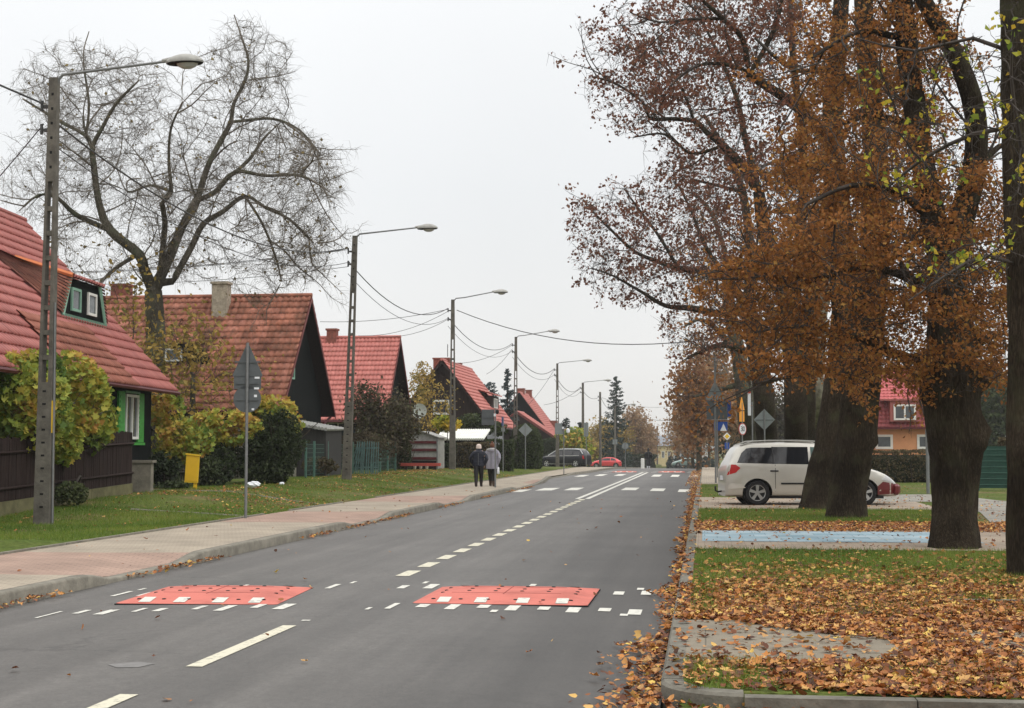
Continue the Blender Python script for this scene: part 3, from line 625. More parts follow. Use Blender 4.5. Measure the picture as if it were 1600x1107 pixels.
def house(label, Y_axis_rot, org, L, hwid, eave, ridge, wallm, roofm, over=.45, gover=.45, cols=(.2, .31), group=None, cat='house', name='house', bargem=None, roof_hole=None, gable_ends=(1, 1), z0=-1.0):
    """local frame: ridge along x from -L/2 to L/2, front slope faces -y, roof edge (eave) height and half span include overhang"""
    t = thing(name, label, cat, org, Y_axis_rot, group)
    hy = hwid - over; sl = (ridge - eave) / hwid; ew = eave + over * sl - .12
    x0, x1 = -L / 2 + gover, L / 2 - gover
    b = MB(); b.prism([(-hy, z0), (hy, z0), (hy, ew), (0, ridge - .16), (-hy, ew)], x0, x1, Matrix(((0, 1, 0, 0), (1, 0, 0, 0), (0, 0, 1, 0), (0, 0, 0, 1))))
    b.build('wall', wallm, t)
    SL = math.hypot(hwid, ridge - eave)
    rf = tile_roof('roof', (-L / 2, 0, ridge), (1, 0, 0), (0, -hwid, eave - ridge), L, SL, roofm, t, cols[0], cols[1], hole=roof_hole)
    tile_roof('roof', (L / 2, 0, ridge), (-1, 0, 0), (0, hwid, eave - ridge), L, SL, roofm, t, cols[0] * 2, cols[1])
    rb = MB()
    rb.tube([(-L / 2 - .02, 0, ridge + .01), (L / 2 + .02, 0, ridge + .01)], .09, 8); rb.build('ridge_cap', roofm, t, True)
    for s_ in (-1, 1):
        for xe_ in (-L / 2, L / 2):
            g_ = MB(); dx = .03 if xe_ < 0 else -.03
            q = [(s_ * .0, ridge - .03), (s_ * hwid, eave - .03), (s_ * hwid, eave - .2), (0, ridge - .24)]
            g_.prism([(a, c) for a, c in q], xe_ - .015, xe_ + .02, Matrix(((0, 1, 0, 0), (1, 0, 0, 0), (0, 0, 1, 0), (0, 0, 0, 1)))); g_.build('bargeboard', bargem or M['barge'], t)
        so_ = MB(); so_.prism([(0, ridge - .05), (s_ * hwid, eave - .045), (s_ * hwid, eave - .085), (0, ridge - .09)], -L / 2 + .03, L / 2 - .03, Matrix(((0, 1, 0, 0), (1, 0, 0, 0), (0, 0, 1, 0), (0, 0, 0, 1)))); so_.build('soffit', M['wood_brown'], t)
        gu = MB(); gu.tube([(-L / 2, s_ * (hwid + .05), eave - .07), (L / 2, s_ * (hwid + .05), eave - .07)], .06, 6); gu.build('gutter', M['maroon'], t)
    return t
def chimney(t, x, y, z0, z1, wx, wy, m=None, cap=True, pots=0):
    b = MB(); b.box((x - wx / 2, y - wy / 2, z0), (x + wx / 2, y + wy / 2, z1)); 
    c = b.build('chimney', m or M['brick'], t)
    if cap:
        b = MB(); b.box((x - wx / 2 - .05, y - wy / 2 - .05, z1 + .002), (x + wx / 2 + .05, y + wy / 2 + .05, z1 + .1)); b.build('chimney_cap', m or M['brick'], c)
    return c
RX = Matrix(((0, 1, 0, 0), (1, 0, 0, 0), (0, 0, 1, 0), (0, 0, 0, 1)))

# house 1: roof slope faces the road, green shutters, trapezoid dormer
H1g = 'wooden cottages with red tiled roofs along the left side'
ap = P(38, 345, 43.5); ev = P(280, 612, 43.5)
ROT1 = pi / 2 + R(4.9)
ux = Vector((cos(ROT1), sin(ROT1), 0)); uy = Vector((-sin(ROT1), cos(ROT1), 0))   # local x away from camera, local -y towards the road
hw1 = abs((ev - ap).dot(uy)); L1 = 19.0
org = ap - ux * (L1 / 2) ; org.z = 0
dcx0, dcx1 = L1 / 2 - 5.35, L1 / 2 - 1.9       # dormer span in local x
def hole1(C): return (C[:, 0] > dcx0 + .25) & (C[:, 0] < dcx1 - .25) & (C[:, 1] > -hw1 * .66) & (C[:, 1] < -hw1 * .50)
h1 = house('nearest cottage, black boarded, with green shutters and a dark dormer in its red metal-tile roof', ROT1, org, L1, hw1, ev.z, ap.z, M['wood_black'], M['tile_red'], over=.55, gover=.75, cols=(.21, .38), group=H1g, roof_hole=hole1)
def roofz1(y): return ap.z - abs(y) * (ap.z - ev.z) / hw1
# eaves window with shutters on the road side
yw = -(hw1 - .55) - .004
xl = lambda px: None
wx_ = L1 / 2 - .75
MW = Matrix.Translation((wx_ - 2.05, yw, ev.z - 1.42))
window(h1, MW, 1.15, 1.22, bars=1, depth=.09)
for sx_ in (-1, 1):
    s_ = MB(); Ms = Matrix.Translation((wx_ - 2.05 + sx_ * .88, yw, ev.z - 1.5))
    s_.box((-.27, -.06, 0), (.27, -.002, 1.36), Ms)
    for i in range(9): s_.box((-.2, -.075, .14 + i * .13), (.2, -.061, .2 + i * .13), Ms)
    s_.build('shutter', M['green_paint'], h1)
s_ = MB(); s_.box((wx_ - 3.2, yw - .10, ev.z - 1.58), (wx_ - .9, yw, ev.z - 1.51)); s_.build('window_board', M['green_paint'], h1)
s_ = MB(); s_.box((wx_ - 2.7, yw - .09, ev.z - .17), (wx_ - 1.4, yw, ev.z - .11)); s_.build('window_board', M['mint_paint'], h1)
# dormer: vertical front, flared roof meeting the slope behind
yf = -hw1 * .655; zb = roofz1(yf) + .02; zt_ = zb + 1.05; tslope = .32
ybk = -(ap.z - zt_ - tslope * (-yf)) / ((ap.z - ev.z) / hw1 - tslope); zk = roofz1(ybk)
fr_ = MB(); ft = [(dcx0, yf, zb), (dcx1, yf, zb), (dcx1 - .55, yf, zt_), (dcx0 + .55, yf, zt_)]
fr_.add([Vector(p) for p in ft] + [Vector((p[0], p[1] + .12, p[2])) for p in ft], [[0, 1, 2, 3], [7, 6, 5, 4], [0, 4, 5, 1], [1, 5, 6, 2], [2, 6, 7, 3], [3, 7, 4, 0]])
dm = fr_.build('dormer', M['wood_black'], h1)
window(dm, Matrix.Translation((dcx0 + 2.35, yf - .004, zb + .18)), .72, .62, bars=0, depth=.05)
window(dm, Matrix.Translation((dcx0 + 1.05, yf - .004, zb + .18)), .72, .62, bars=0, depth=.05, frame=M['mint_paint'])
fa = MB(); fa.box((dcx0 - .05, yf - .06, zb - .10), (dcx1 + .05, yf - .005, zb + .06)); fa.build('dormer_sill', M['mint_paint'], dm)
for xa_, xb_ in ((dcx0, dcx0 + .55), (dcx1, dcx1 - .55)): fa.tube([(xa_, yf - .04, zb), (xb_, yf - .04, zt_)], .06, 4)
fa.build('dormer_trim', M['mint_paint'], dm)
wv_ = dcx1 - dcx0 - 1.1
tile_roof('dormer_roof', (dcx0 + .4, ybk, zk + .03), (1, 0, 0), (0, yf - .18 - ybk, zt_ - .03 - zk), wv_ + .3, math.hypot(yf - .18 - ybk, zt_ - zk), M['tile_red'], dm, .21, .35)
for sg, xa_, xb_ in ((-1, dcx0, dcx0 + .45), (1, dcx1, dcx1 - .45)):
    fa = MB(); A, B, Cc = Vector((xb_, yf - .15, zt_ + .01)), Vector((xb_, ybk, zk + .04)), Vector((xa_ - sg * -.1 - .0 + sg * .0, yf - .1, zb + .02))
    E_ = Vector((xa_ + sg * 1.6, ybk + .2, roofz1(ybk + .2) + .05))
    n_ = 10; rows = []
    for i in range(n_ + 1):
        p0 = A.lerp(B, i / n_); p1 = Cc.lerp(E_, i / n_); rows.append((p0, p1))
    for i in range(n_):
        for j in range(12):
            qa = rows[i][0].lerp(rows[i][1], j / 12); qb = rows[i + 1][0].lerp(rows[i + 1][1], j / 12); qc = rows[i + 1][0].lerp(rows[i + 1][1], (j + 1) / 12 + .01); qd = rows[i][0].lerp(rows[i][1], (j + 1) / 12 + .01)
            up = Vector((0, 0, .035)); fa.add([qa, qb, qc + up, qd + up], [[0, 1, 2, 3], [3, 2, 1, 0]] if False else [[0, 1, 2, 3]], None, random.random())
    fa.build('dormer_roof', M['tile_dark'], dm)
fa = MB(); fa.tube([(dcx0 + .42, yf - .15, zt_ + .03), (dcx0 + .42, ybk, zk + .07)], .07, 6); fa.build('ridge_cap', mat('orange_ridge', (.62, .2, .08), .7), dm)
# lower, older strip of tiles near the eave on the camera side and the gabled porch
n1 = Vector((0, -(ap.z - ev.z), hw1)).normalized()
v1 = Vector((0, -hw1, ev.z - ap.z)).normalized(); SL1 = math.hypot(hw1, ap.z - ev.z)
tile_roof('roof_patch', Vector((L1 / 2 - 9.1, 0, ap.z)) + v1 * (SL1 * .70) + n1 * .05, (1, 0, 0), v1, 5.0, SL1 * .31, M['tile_worn'], h1, .21, .3)
pb = MB(); pz = ev.z + .6
pm_ = Matrix.Translation((L1 / 2 - 15.4, 2.3, -.25))
pb.prism([(-1.3, -1), (1.3, -1), (1.3, 2.9), (0, 4.0), (-1.3, 2.9)], -hw1 - 1.4, -hw1 + 1.5, pm_); pb.build('porch', M['wood_black'], h1)
for s_ in (-1, 1):
    pb = MB(); pb.prism([(0, 4.25), (s_ * 1.75, 2.75), (s_ * 1.75, 2.62), (0, 4.12)], -hw1 - 1.8, -hw1 + 2.6, pm_); pb.build('porch_roof', M['tile_red'], h1)
    pb = MB(); pb.prism([(0, 4.12), (s_ * 1.74, 2.62), (s_ * 1.74, 2.42), (0, 3.92)], -hw1 - 1.8, -hw1 - 1.74, pm_); pb.build('bargeboard', M['mint_paint'], h1)

# house 2: ridge across the view, old clay tiles
a2 = P(487, 462, 59); e2 = P(447, 640, 55.2)
L2 = a2.x - P(150, 462, 62).x; hw2 = 4.0
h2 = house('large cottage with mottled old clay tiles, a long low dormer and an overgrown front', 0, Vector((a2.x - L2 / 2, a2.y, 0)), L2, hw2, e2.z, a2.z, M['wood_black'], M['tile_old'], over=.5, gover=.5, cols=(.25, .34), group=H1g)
cx = P(340, 470, 58.5); lx = cx.x - (a2.x - L2 / 2)
chimney(h2, lx, -.5, a2.z - .9, P(340, 443, 58.5).z, .62, .55, M['plaster_old'])
cx = P(185, 470, 60); chimney(h2, cx.x - (a2.x - L2 / 2), .3, a2.z - 1.2, P(185, 447, 60).z, .7, .6)
dl = P(252, 572, 57); dr_ = P(322, 572, 57)
sl2 = (a2.z - e2.z) / hw2
yd = -2.45; zd = a2.z + yd * sl2
b = MB(); xa_, xb_ = dl.x - (a2.x - L2 / 2), dr_.x - (a2.x - L2 / 2)
b.prism([(xa_, zd - .05), (xb_ + .35, zd - .05), (xb_ - .5, zd + .78), (xa_, zd + .8)], yd - .02, yd + 1.0); dmm = b.build('dormer', M['wood_black'], h2)
window(dmm, Matrix.Translation((xa_ + .42, yd - .03, zd + .1)), .68, .5, bars=0, depth=.06)
nn = 7
tile_roof('dormer_roof', (xa_ - .1, yd + .75, zd + 1.12), (1, 0, 0), (0, -1.0, -.28), xb_ - xa_ - .3, 1.05, M['tile_old'], dmm, .25, .34)
# gable window of house 2
window(h2, Matrix.Translation((L2 / 2 - .5 + .01, -1.2, a2.z - 3.4)) @ Matrix.Rotation(pi / 2, 4, 'Z'), .8, 1.0, bars=0, frame=M['mint_paint'])
b = MB(); b.tube([(L2 / 2 - .2, hw2, e2.z - .1), (L2 / 2 - .5, hw2 - .6, e2.z - .6), (L2 / 2 - .55, hw2 - .6, 0.3)], .05, 6); b.build('downpipe', M['maroon'], h2)

# house 3
a3 = P(626, 527, 76); e3 = P(608, 657, 73.2); L3 = 9.0; hw3 = 3.4
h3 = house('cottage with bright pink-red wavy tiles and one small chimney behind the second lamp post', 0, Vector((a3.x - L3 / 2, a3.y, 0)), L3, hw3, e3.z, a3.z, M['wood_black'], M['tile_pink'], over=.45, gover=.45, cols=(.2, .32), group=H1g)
c3 = P(516, 520, 76); chimney(h3, c3.x - (a3.x - L3 / 2), .0, a3.z - .5, P(516, 516, 76).z, .5, .5)
w3 = P(536, 690, 73.3)
window(h3, Matrix.Translation((w3.x - (a3.x - L3 / 2), -(hw3 - .45) - .004, w3.z)), 1.6, .95, bars=2)
s_ = MB(); s_.box((w3.x - (a3.x - L3 / 2) - 1.5, -(hw3 - .45) - .06, w3.z - .1), (w3.x - (a3.x - L3 / 2) - .85, -(hw3 - .45) - .004, w3.z + .95)); s_.build('shutter', mat('ochre_shutter', (.18, .12, .03), .6), h3)
w3b = P(585, 690, 73.3); window(h3, Matrix.Translation((w3b.x - (a3.x - L3 / 2), -(hw3 - .45) - .004, w3b.z)), 1.1, .95, bars=1)

# house 4: gable towards the camera
a4 = P(690, 562, 92); e4 = P(772, 667, 92); L4 = 12.0; hw4 = abs(e4.x - a4.x)
h4 = house('cottage with a brown gable facing the camera, white square window and big red chimney', pi / 2, Vector((a4.x, a4.y + L4 / 2, 0)), L4, hw4, e4.z, a4.z, M['wood_brown'], M['tile_pink'], over=.4, gover=.35, group=H1g, bargem=M['wood_brown'])
MXg = Matrix.Translation((-L4 / 2 + .35 - .004, 0, 0)) @ Matrix.Rotation(-pi / 2, 4, 'Z')
w4 = P(688, 648, 92); window(h4, Matrix.Translation((-L4 / 2 + .35 - .006, -(w4.x - a4.x), w4.z)) @ Matrix.Rotation(-pi / 2, 4, 'Z'), 1.0, .92, bars=0, fw=.12)
c4 = P(688, 575, 94); chimney(h4, -L4 / 2 + 2.2, .35, a4.z - .8, P(688, 562, 94).z, .9, 1.0)
b = MB(); b.tube([(-L4 / 2 + 2.2, 0, a4.z + .3), (-L4 / 2 + 2.2, 0, a4.z + 1.1)], .03, 5); b.build('flue', M['steel'], h4)
c4 = P(757, 600, 101); chimney(h4, L4 / 2 - 3.2, .2, a4.z - .9, P(757, 588, 101).z, 1.1, 1.1)
chimney(h4, L4 / 2 - .3, 1.0, a4.z - .9, a4.z + .35, .6, .6)
b = MB(); yd4 = -hw4 * .62; zd4 = a4.z - .62 * (a4.z - e4.z)
b.box((.2, yd4 - .25, zd4 - .4), (3.6, yd4 + 1.2, zd4 + .55)); dm4 = b.build('dormer', M['wood_brown'], h4)
window(dm4, Matrix.Translation((1.9, yd4 - .26, zd4 - .25)), 1.6, .65, bars=1)
tile_roof('dormer_roof', (0, yd4 + 1.1, zd4 + 1.05), (1, 0, 0), (0, -1.5, -.45), 3.8, 1.6, M['tile_pink'], dm4)
b = MB(); b.box((-L4 / 2 + .2, -hw4 - .3, 0), (-L4 / 2 + 2.2, -hw4 + .4, e4.z - .2)); b.build('porch', mat('grey_render', (.25, .26, .28), .8), h4)

# house 5 and its lower annex
a5 = P(811, 613, 165); e5 = P(868, 688, 165); L5 = 12.0; hw5 = abs(e5.x - a5.x) * 1.15; ez5 = a5.z - (a5.z - e5.z) * 1.15
h5 = house('farthest of the red roofs, with a long dark gable edge above the clipped round hedge', pi / 2, Vector((a5.x, a5.y + L5 / 2, 0)), L5, hw5, ez5, a5.z, M['wood_black'], M['tile_pink'], over=.4, gover=.8, group=H1g, bargem=M['wood_black'], z0=-2)
chimney(h5, -2.5, .2, a5.z - .8, a5.z + .45, .9, .8); chimney(h5, 3.2, .0, a5.z - .8, a5.z + .5, .7, .7)
b = MB(); b.box((4.0, -hw5 * .7, ez5 + .6), (5.2, -hw5 * .3, a5.z - 3.0)); b.build('dormer', M['brick'], h5)
a6 = P(812, 643, 152); e6 = P(884, 694, 152)
b6 = Vector((a6.x - 2.2, a6.y + 2, 0))
h6 = house('low red-roofed annex whose roof shows behind the grey diamond sign and round hedge', pi / 2, Vector((a6.x - .3, a6.y + 3, 0)), 6, e6.x - a6.x + .3, e6.z, a6.z, M['wood_brown'], M['tile_pink'], over=.3, gover=.3, group=H1g, z0=-2)

# pink mansard house and pink gable on the right
D7 = 100
xl7, xr7 = 8.6, 15.9; y7 = P(1410, 700, D7).y
zE, zM, zR = P(1410, 668, D7).z, P(1410, 624, D7).z, P(1410, 572, D7).z
t = thing('house', 'apricot rendered house with a steep maroon mansard roof and white dormer window', 'house', ((xl7 + xr7) / 2, y7 + 4, 0)); hw7 = (xr7 - xl7) / 2
b = MB(); b.box((-hw7, -4, -2), (hw7, 4, zE)); b.build('wall', mat('apricot_render', (.62, .30, .15), .85, .06, 2), t)
tile_roof('roof', (-hw7 - .2, -3.4, zM), (1, 0, 0), (0, -.95, zE - zM), 2 * hw7 + .4, math.hypot(.95, zM - zE), ramp_mat('maroon_tile', [(.26, .065, .07), (.30, .08, .08)], .6), t, .25, .3)
tile_roof('roof', (-hw7 + .4, -1.0, zR), (1, 0, 0), (0, -2.6, zM - zR - .05), 2 * hw7 - .2, math.hypot(2.6, zR - zM), ramp_mat('rose_tile', [(.46, .12, .12), (.52, .14, .14)], .6), t, .25, .3)
b = MB(); b.prism([(-hw7, zE), (hw7, zE), (hw7 - .4, zM), (hw7 - .8, zR - .1), (-hw7 + .8, zR - .1), (-hw7 + .4, zM)], -1.0, 3.9); b.build('attic', M['tile_red'], t)
dw = P(1412, 657, D7); dx = dw.x - (xl7 + xr7) / 2
b = MB(); b.box((dx - .95, -4.55, dw.z - .1), (dx + .95, -3.3, zM - .1)); b.box((dx - 1.5, -4.7, zM - .12), (dx + 1.5, -3.2, zM + .0)); dd = b.build('dormer', M['tile_red'], t)
window(dd, Matrix.Translation((dx, -4.56, dw.z)), 1.45, 1.05, bars=1, fw=.12)
b = MB(); b.box((-hw7 - .2, -4.6, zE - .12), (hw7 + .2, -4.0, zE + .02)); b.build('gutter', M['maroon'], t)
for px in (1382, 1446):
    q = P(px, 702, D7); window(t, Matrix.Translation((q.x - (xl7 + xr7) / 2, -4.01, q.z)), 1.15, .98, bars=0, fw=.16)
q = P(1272, 690, 95)
t = thing('house', 'pink gable strip with pale edges seen between the trunks above the silver car roof', 'house', (q.x + 1.0, q.y + 3, 0))
zt7 = P(1272, 627, 95).z
b = MB(); b.box((-1.35, -3, -1), (2.6, 3, zt7)); b.build('wall', mat('pink_render', (.55, .25, .2), .85, .08, 2), t)
for xk in (-1.3, .85): b = MB(); b.box((xk - .1, -3.06, -1), (xk + .1, -3.003, zt7)); b.build('pilaster', M['plaster_old'], t)
b = MB(); b.box((-.55, -3.08, -1), (-.42, -3.003, zt7 - 1.3)); b.build('downpipe', M['corrugated'], t)
b = MB(); b.prism([(-1.6, zt7 + .002), (2.9, zt7 + .002), (1.9, zt7 + .5), (-.6, zt7 + .5)], -3.2, 3.2); b.build('roof', M['tile_worn'], t)

# far buildings beyond the crest
def far_block(label, px0, px1, pyt, D, m, roofm, rh, group, pitched=True, nwin=4, dep=14):
    a, c = P(px0, 700, D), P(px1, 700, D); zt8 = P(px0, pyt, D).z; cxx = (a.x + c.x) / 2; hh = (c.x - a.x) / 2
    t = thing('building', label, 'building', (cxx, (a.y + c.y) / 2, -3), 0, group)
    b = MB(); b.box((-hh, 0, 0), (hh, dep, zt8 + 3)); b.build('wall', m, t)
    b = MB()
    b.prism([(-.6, zt8 + 3), (dep + .6, zt8 + 3), (dep / 2, zt8 + 3 + rh)] if pitched else [(-.3, zt8 + 3.005), (dep + .3, zt8 + 3.005), (dep + .3, zt8 + 3 + rh), (-.3, zt8 + 3 + rh)], -hh - .4, hh + .4, RX); b.build('roof', roofm, t)
    for i in range(nwin):
        x = -hh + 2 * hh * (i + .5) / nwin; window(t, Matrix.Translation((x, -.01, zt8 + .3)), min(1.4, hh / nwin), 1.5, bars=1)
    return t
far = 'distant buildings beyond the crest'
greyroof = mat('grey_roof', (.2, .22, .25), .8)
far_block('distant pale yellow block left of the road end, behind the far walker', 1013, 1050, 697, 330, mat('yellow_render', (.55, .45, .24), .9), greyroof, 2.3, far, nwin=4)
far_block('distant long whitish hall with a flat roof above the dark cypresses', 1052, 1078, 702, 300, mat('white_render', (.5, .5, .5), .9), greyroof, .4, far, False, 3)
far_block('distant low white shed at the right end of the dark cypresses', 1080, 1110, 704, 290, mat('pale_render', (.55, .56, .55), .9), greyroof, .4, far, False, 3)
# hills
b = MB(); n_ = 60
hx = np.linspace(-700, 900, n_); prof_ = [15 + 6 * sin(x / 130.0) + 3 * sin(x / 47.0 + 1) for x in hx]
V = []; Fq = []
for i, x in enumerate(hx):
    for j in range(6): V.append((x - 160, 1500 + j * 120, -6 + prof_[i] * sin(pi * j / 5.0 * .9)))
for i in range(n_ - 1):
    for j in range(5): Fq += [i * 6 + j, (i + 1) * 6 + j, (i + 1) * 6 + j + 1, i * 6 + j + 1]
o = np_mesh('hills', V, Fq, [4] * (len(Fq) // 4), mat('hill_woods', (.09, .10, .08), .9, .3, .02), None, None, True); tag(o, kind='structure')

# ------------------------------------------------------------------ concrete lamp posts and cables
LPG = 'concrete lamp posts along the left verge'
tops = {}
def lamp_post(px, D, label, lean=0.0, H=8.5, arm=2.25, slots=True, lampm=True, group=LPG, armrise=.23, r=1.0, yellow=False):
    q = gp(px, D); t = thing('lamp_post' if lampm else 'utility_pole', label, 'lamp post' if lampm else 'utility pole', (q.x, q.y, q.z - .02), 0, group)
    Mx = Matrix(((1, 0, lean / H, 0), (0, 1, 0, 0), (0, 0, 1, 0), (0, 0, 0, 1)))
    b = MB()
    def hw(z): return (.155 - .075 * z / H) * r
    def dd(z): return .11 - .04 * z / H
    if slots:
        z1, z2 = 2.7, 6.5
        def solid(za, zb_):
            n_ = 6
            for i in range(n_):
                a, c = za + (zb_ - za) * i / n_, za + (zb_ - za) * (i + 1) / n_
                vs = [(sx_ * hw(z), sy_ * dd(z), z) for z in (a, c) for sx_, sy_ in ((-1, -1), (1, -1), (1, 1), (-1, 1))]
                fs = [[0, 1, 5, 4], [1, 2, 6, 5], [2, 3, 7, 6], [3, 0, 4, 7]]
                if i == 0: fs.append([3, 2, 1, 0])
                if i == n_ - 1: fs.append([4, 5, 6, 7])
                b.add(vs, fs, Mx)
        solid(-.5, z1); solid(z2, H)
        for sg in (-1, 1):
            vs = []
            for z in (z1, z2):
                o_ = hw(z); i_ = o_ * .5
                vs += [(sg * o_, -dd(z), z), (sg * i_, -dd(z), z), (sg * i_, dd(z), z), (sg * o_, dd(z), z)]
            b.add(vs, [[0, 1, 5, 4], [1, 2, 6, 5], [2, 3, 7, 6], [3, 0, 4, 7]] if sg < 0 else [[4, 5, 1, 0], [5, 6, 2, 1], [6, 7, 3, 2], [7, 4, 0, 3]], Mx)
        z = z1 + .42
        while z < z2 - .1: b.box((-hw(z) * .5, -dd(z) * .8, z), (hw(z) * .5, dd(z) * .8, z + .09), Mx); z += .47
    else:
        b.tube([(0, 0, -.5), (0, 0, H * .5), (0, 0, H)], [.13 * r, .115 * r, .095 * r], 12, Mx)
    b.build('pole', M['pole_concrete'], t)
    if slots:
        b = MB()
        for z in list(np.arange(6.75, H - .2, .28)):
            MB().box((-.022, -dd(z) - .004, z), (.022, -dd(z) + .02, z + .05), Mx).build('bolt_hole', M['dark_void'], t) if D < 60 else None
        for z in np.arange(.35, 2.6, .24):
            if D < 60: MB().box((-.035, -dd(z) - .003, z), (.035, -dd(z) + .01, z + .035), Mx).build('recess', M['dark_void'], t)
    tp = Mx @ Vector((0, 0, H))
    if lampm:
        b = MB(); b.tube([(tp.x + .02, 0, H - .35), (tp.x + .06, 0, H - .05), (tp.x + .16, 0, H + .06), (tp.x + .6, 0, H + .10), (tp.x + arm, 0, H + armrise + .02)], [.032, .032, .03, .028, .024], 8); b.build('arm', M['steel'], t, True)
        ax, az = tp.x + arm, H + armrise
        Ml = Matrix.Translation((ax + .32, 0, az)) @ Matrix.Rotation(R(-1), 4, 'Y')
        b = MB(); b.lathe([(.36, -.03), (.37, 0.0), (.33, .05), (.24, .10), (.12, .135), (.02, .145)], 24, Ml, sy=.55); b.tube([(ax - .12, 0, az + .03), (ax + .1, 0, az + .05)], [.035, .06], 8)
        lh = b.build('lamp_head', M['lamp_shell'], t, True)
        b = MB(); b.lathe([(.02, -.14), (.10, -.13), (.17, -.095), (.21, -.04), (.22, -.028)], 20, Ml @ Matrix.Translation((.05, 0, 0)), sy=.6); b.build('lens', M['lens'], lh, True)
        b = MB(); b.lathe([(.34, -.045), (.36, -.031)], 24, Ml, sy=.55); b.build('rim', M['rubber'], lh)
    for z in (H - .55, H - 1.0):
        b = MB(); b.box((tp.x - .2, -.03, z - .03), (tp.x - .06, .03, z + .03)); b.tube([(tp.x - .24, 0, z - .08), (tp.x - .24, 0, z + .12)], .03, 8)
        b.build('insulator_bracket', M['cable'], t)
    if yellow:
        b = MB(); b.box((hw(2) + .001, -.07, 1.75), (hw(2) + .02, .05, 2.35)); b.build('marker_plate', M['yellow'], t)
        b = MB(); b.tube([(hw(1) + .04, -.02, -.1), (hw(2.4) + .02, -.02, 4.2)], .018, 6); b.build('cable_conduit', M['steel'], t)
    tops[px] = Vector((q.x + tp.x, q.y, q.z + H))
    return t
lamp_post(70, 27.8, 'nearest and tallest lamp post, with a yellow strip, on the grass before the brown fence', .05, yellow=True)
lamp_post(542, 51.4, 'lamp post standing before the green wire fence and pink-red roof, second nearest', .24)
lamp_post(707, 73.8, 'lamp post in front of the brown-gabled cottage, third from the camera', .0, arm=2.1, armrise=.35)
lamp_post(805, 98, 'lamp post beside the trimmed hedges and diamond sign, fourth from the camera', .05, H=8.77, armrise=.35)
lamp_post(871, 125, 'lamp post rising behind the front of the black estate car, fifth from the camera', .0, H=8.75)
lamp_post(911, 152, 'lamp post between the dark conifers and the red car, sixth from the camera', .0, H=8.7, slots=False, r=1.2)
lamp_post(938, 176, 'lampless pole standing just in front of the red hatchback', .0, H=9.0, slots=False, lampm=False, r=1.3, group=None)
lamp_post(961, 206, 'farthest lamp post, half hidden against the big spruce', .0, H=8.6, slots=False, r=1.3)
lamp_post(1027, 330, 'tiny lamp post far beyond the crest near the pale yellow block', 0, H=8.6, slots=False, r=1.4)
CG = 'cables strung between the posts'
def cable(a, c, sag, r_, label, group=CG):
    a, c = Vector(a), Vector(c); n_ = 16; pts = [a.lerp(c, i / n_) + Vector((0, 0, -4 * sag * (i / n_) * (1 - i / n_))) for i in range(n_ + 1)]
    o_ = MB().tube(pts, r_, 5).build('power_cable', M['cable'], None, True); return tag(o_, label, 'cable', group)
keys = [70, 542, 707, 805, 871, 911, 938, 961]
nm = ['first and second', 'second and third', 'third and fourth', 'fourth and fifth', 'fifth and sixth']
off = Vector((-.24, 0, 0))
prev = tops[70] + off + Vector((0, -24, .1))
cable(prev + Vector((0, 0, -.45)), tops[70] + off + Vector((0, 0, -.5)), .3, .02, 'thick black cable reaching the nearest lamp post from the left edge of the photo')
cable(tops[70] + Vector((-.2, 0, -.9)), tops[70] + Vector((-9, 9, -3.4)), .2, .012, 'thin cable dropping left from the nearest lamp post in front of the bare tree')
for i in range(5):
    a, c = tops[keys[i]] + off, tops[keys[i + 1]] + off; th = .019 if i < 3 else .024
    cable(a + Vector((.3 if i == 0 else 0, 0, -.9)), c + Vector((0, 0, -.45)), .95, th, 'thick sagging cable between the %s lamp posts' % nm[i])
    cable(a + Vector((.3 if i == 0 else 0, 0, -1.35)), c + Vector((0, 0, -.95)), .9, th * .6, 'thin lower cable sagging between the %s lamp posts' % nm[i])
cable(tops[911] + off + Vector((0, 0, -.5)), tops[938] + Vector((0, 0, -.5)), .7, .025, 'short cable between the sixth lamp post and the lampless pole')
cable(tops[938] + Vector((0, 0, -.5)), tops[961] + Vector((0, 0, -.5)), .7, .025, 'cable between the lampless pole and the farthest lamp post')
# service drops to the houses and the long line over the road
cable(tops[542] + off + Vector((0, 0, -.45)), tops[542] + Vector((-16, 2.0, -.75)), .35, .013, 'upper service cable running left from the second lamp post to the bare tree')
cable(tops[542] + off + Vector((0, 0, -.5)), tops[542] + Vector((-13, -4, -1.6)), .3, .009, 'middle thin cable running left from the second lamp post')
cable(tops[542] + off + Vector((0, 0, -1.1)), tops[542] + Vector((-14, 2, -1.2)), .3, .01, 'lower service cable running left from the second lamp post')
cable(tops[707] + off + Vector((0, 0, -.5)), P(500, 503, 72), .2, .013, 'service cable from the third lamp post to the black gable of the old-tiled cottage')
cable(tops[707] + off + Vector((0, 0, -.6)), P(560, 525, 76), .35, .012, 'upper cable from the third lamp post down to the pink-red roof ridge')
cable(tops[707] + off + Vector((0, 0, -1.0)), P(590, 526, 76), .3, .012, 'lower cable from the third lamp post down to the pink-red roof ridge')
cable(tops[707] + Vector((.2, 0, -.55)), P(1190, 515, 60), 1.1, .02, 'long cable crossing the road from the third lamp post to the right-hand trees')
cable(tops[805] + off + Vector((0, 0, -.55)), P(712, 568, 93), .3, .014, 'service cable from the fourth lamp post to the brown-gabled cottage')
cable(tops[805] + off + Vector((0, 0, -.8)), P(760, 585, 100), .2, .012, 'thin cable from the fourth lamp post to the red chimney')
cable(tops[871] + off + Vector((0, 0, -.5)), P(826, 632, 125), .2, .014, 'service cable from the fifth lamp post to the farthest red roof')
cable(tops[911] + off + Vector((0, 0, -.6)), P(850, 633, 160), .3, .02, 'upper cable running left from the sixth lamp post behind the red roofs')
cable(tops[938] + Vector((.2, 0, -.7)), P(1062, 632, 240), .8, .02, 'faint cable from the lampless pole across to the right-hand trees')
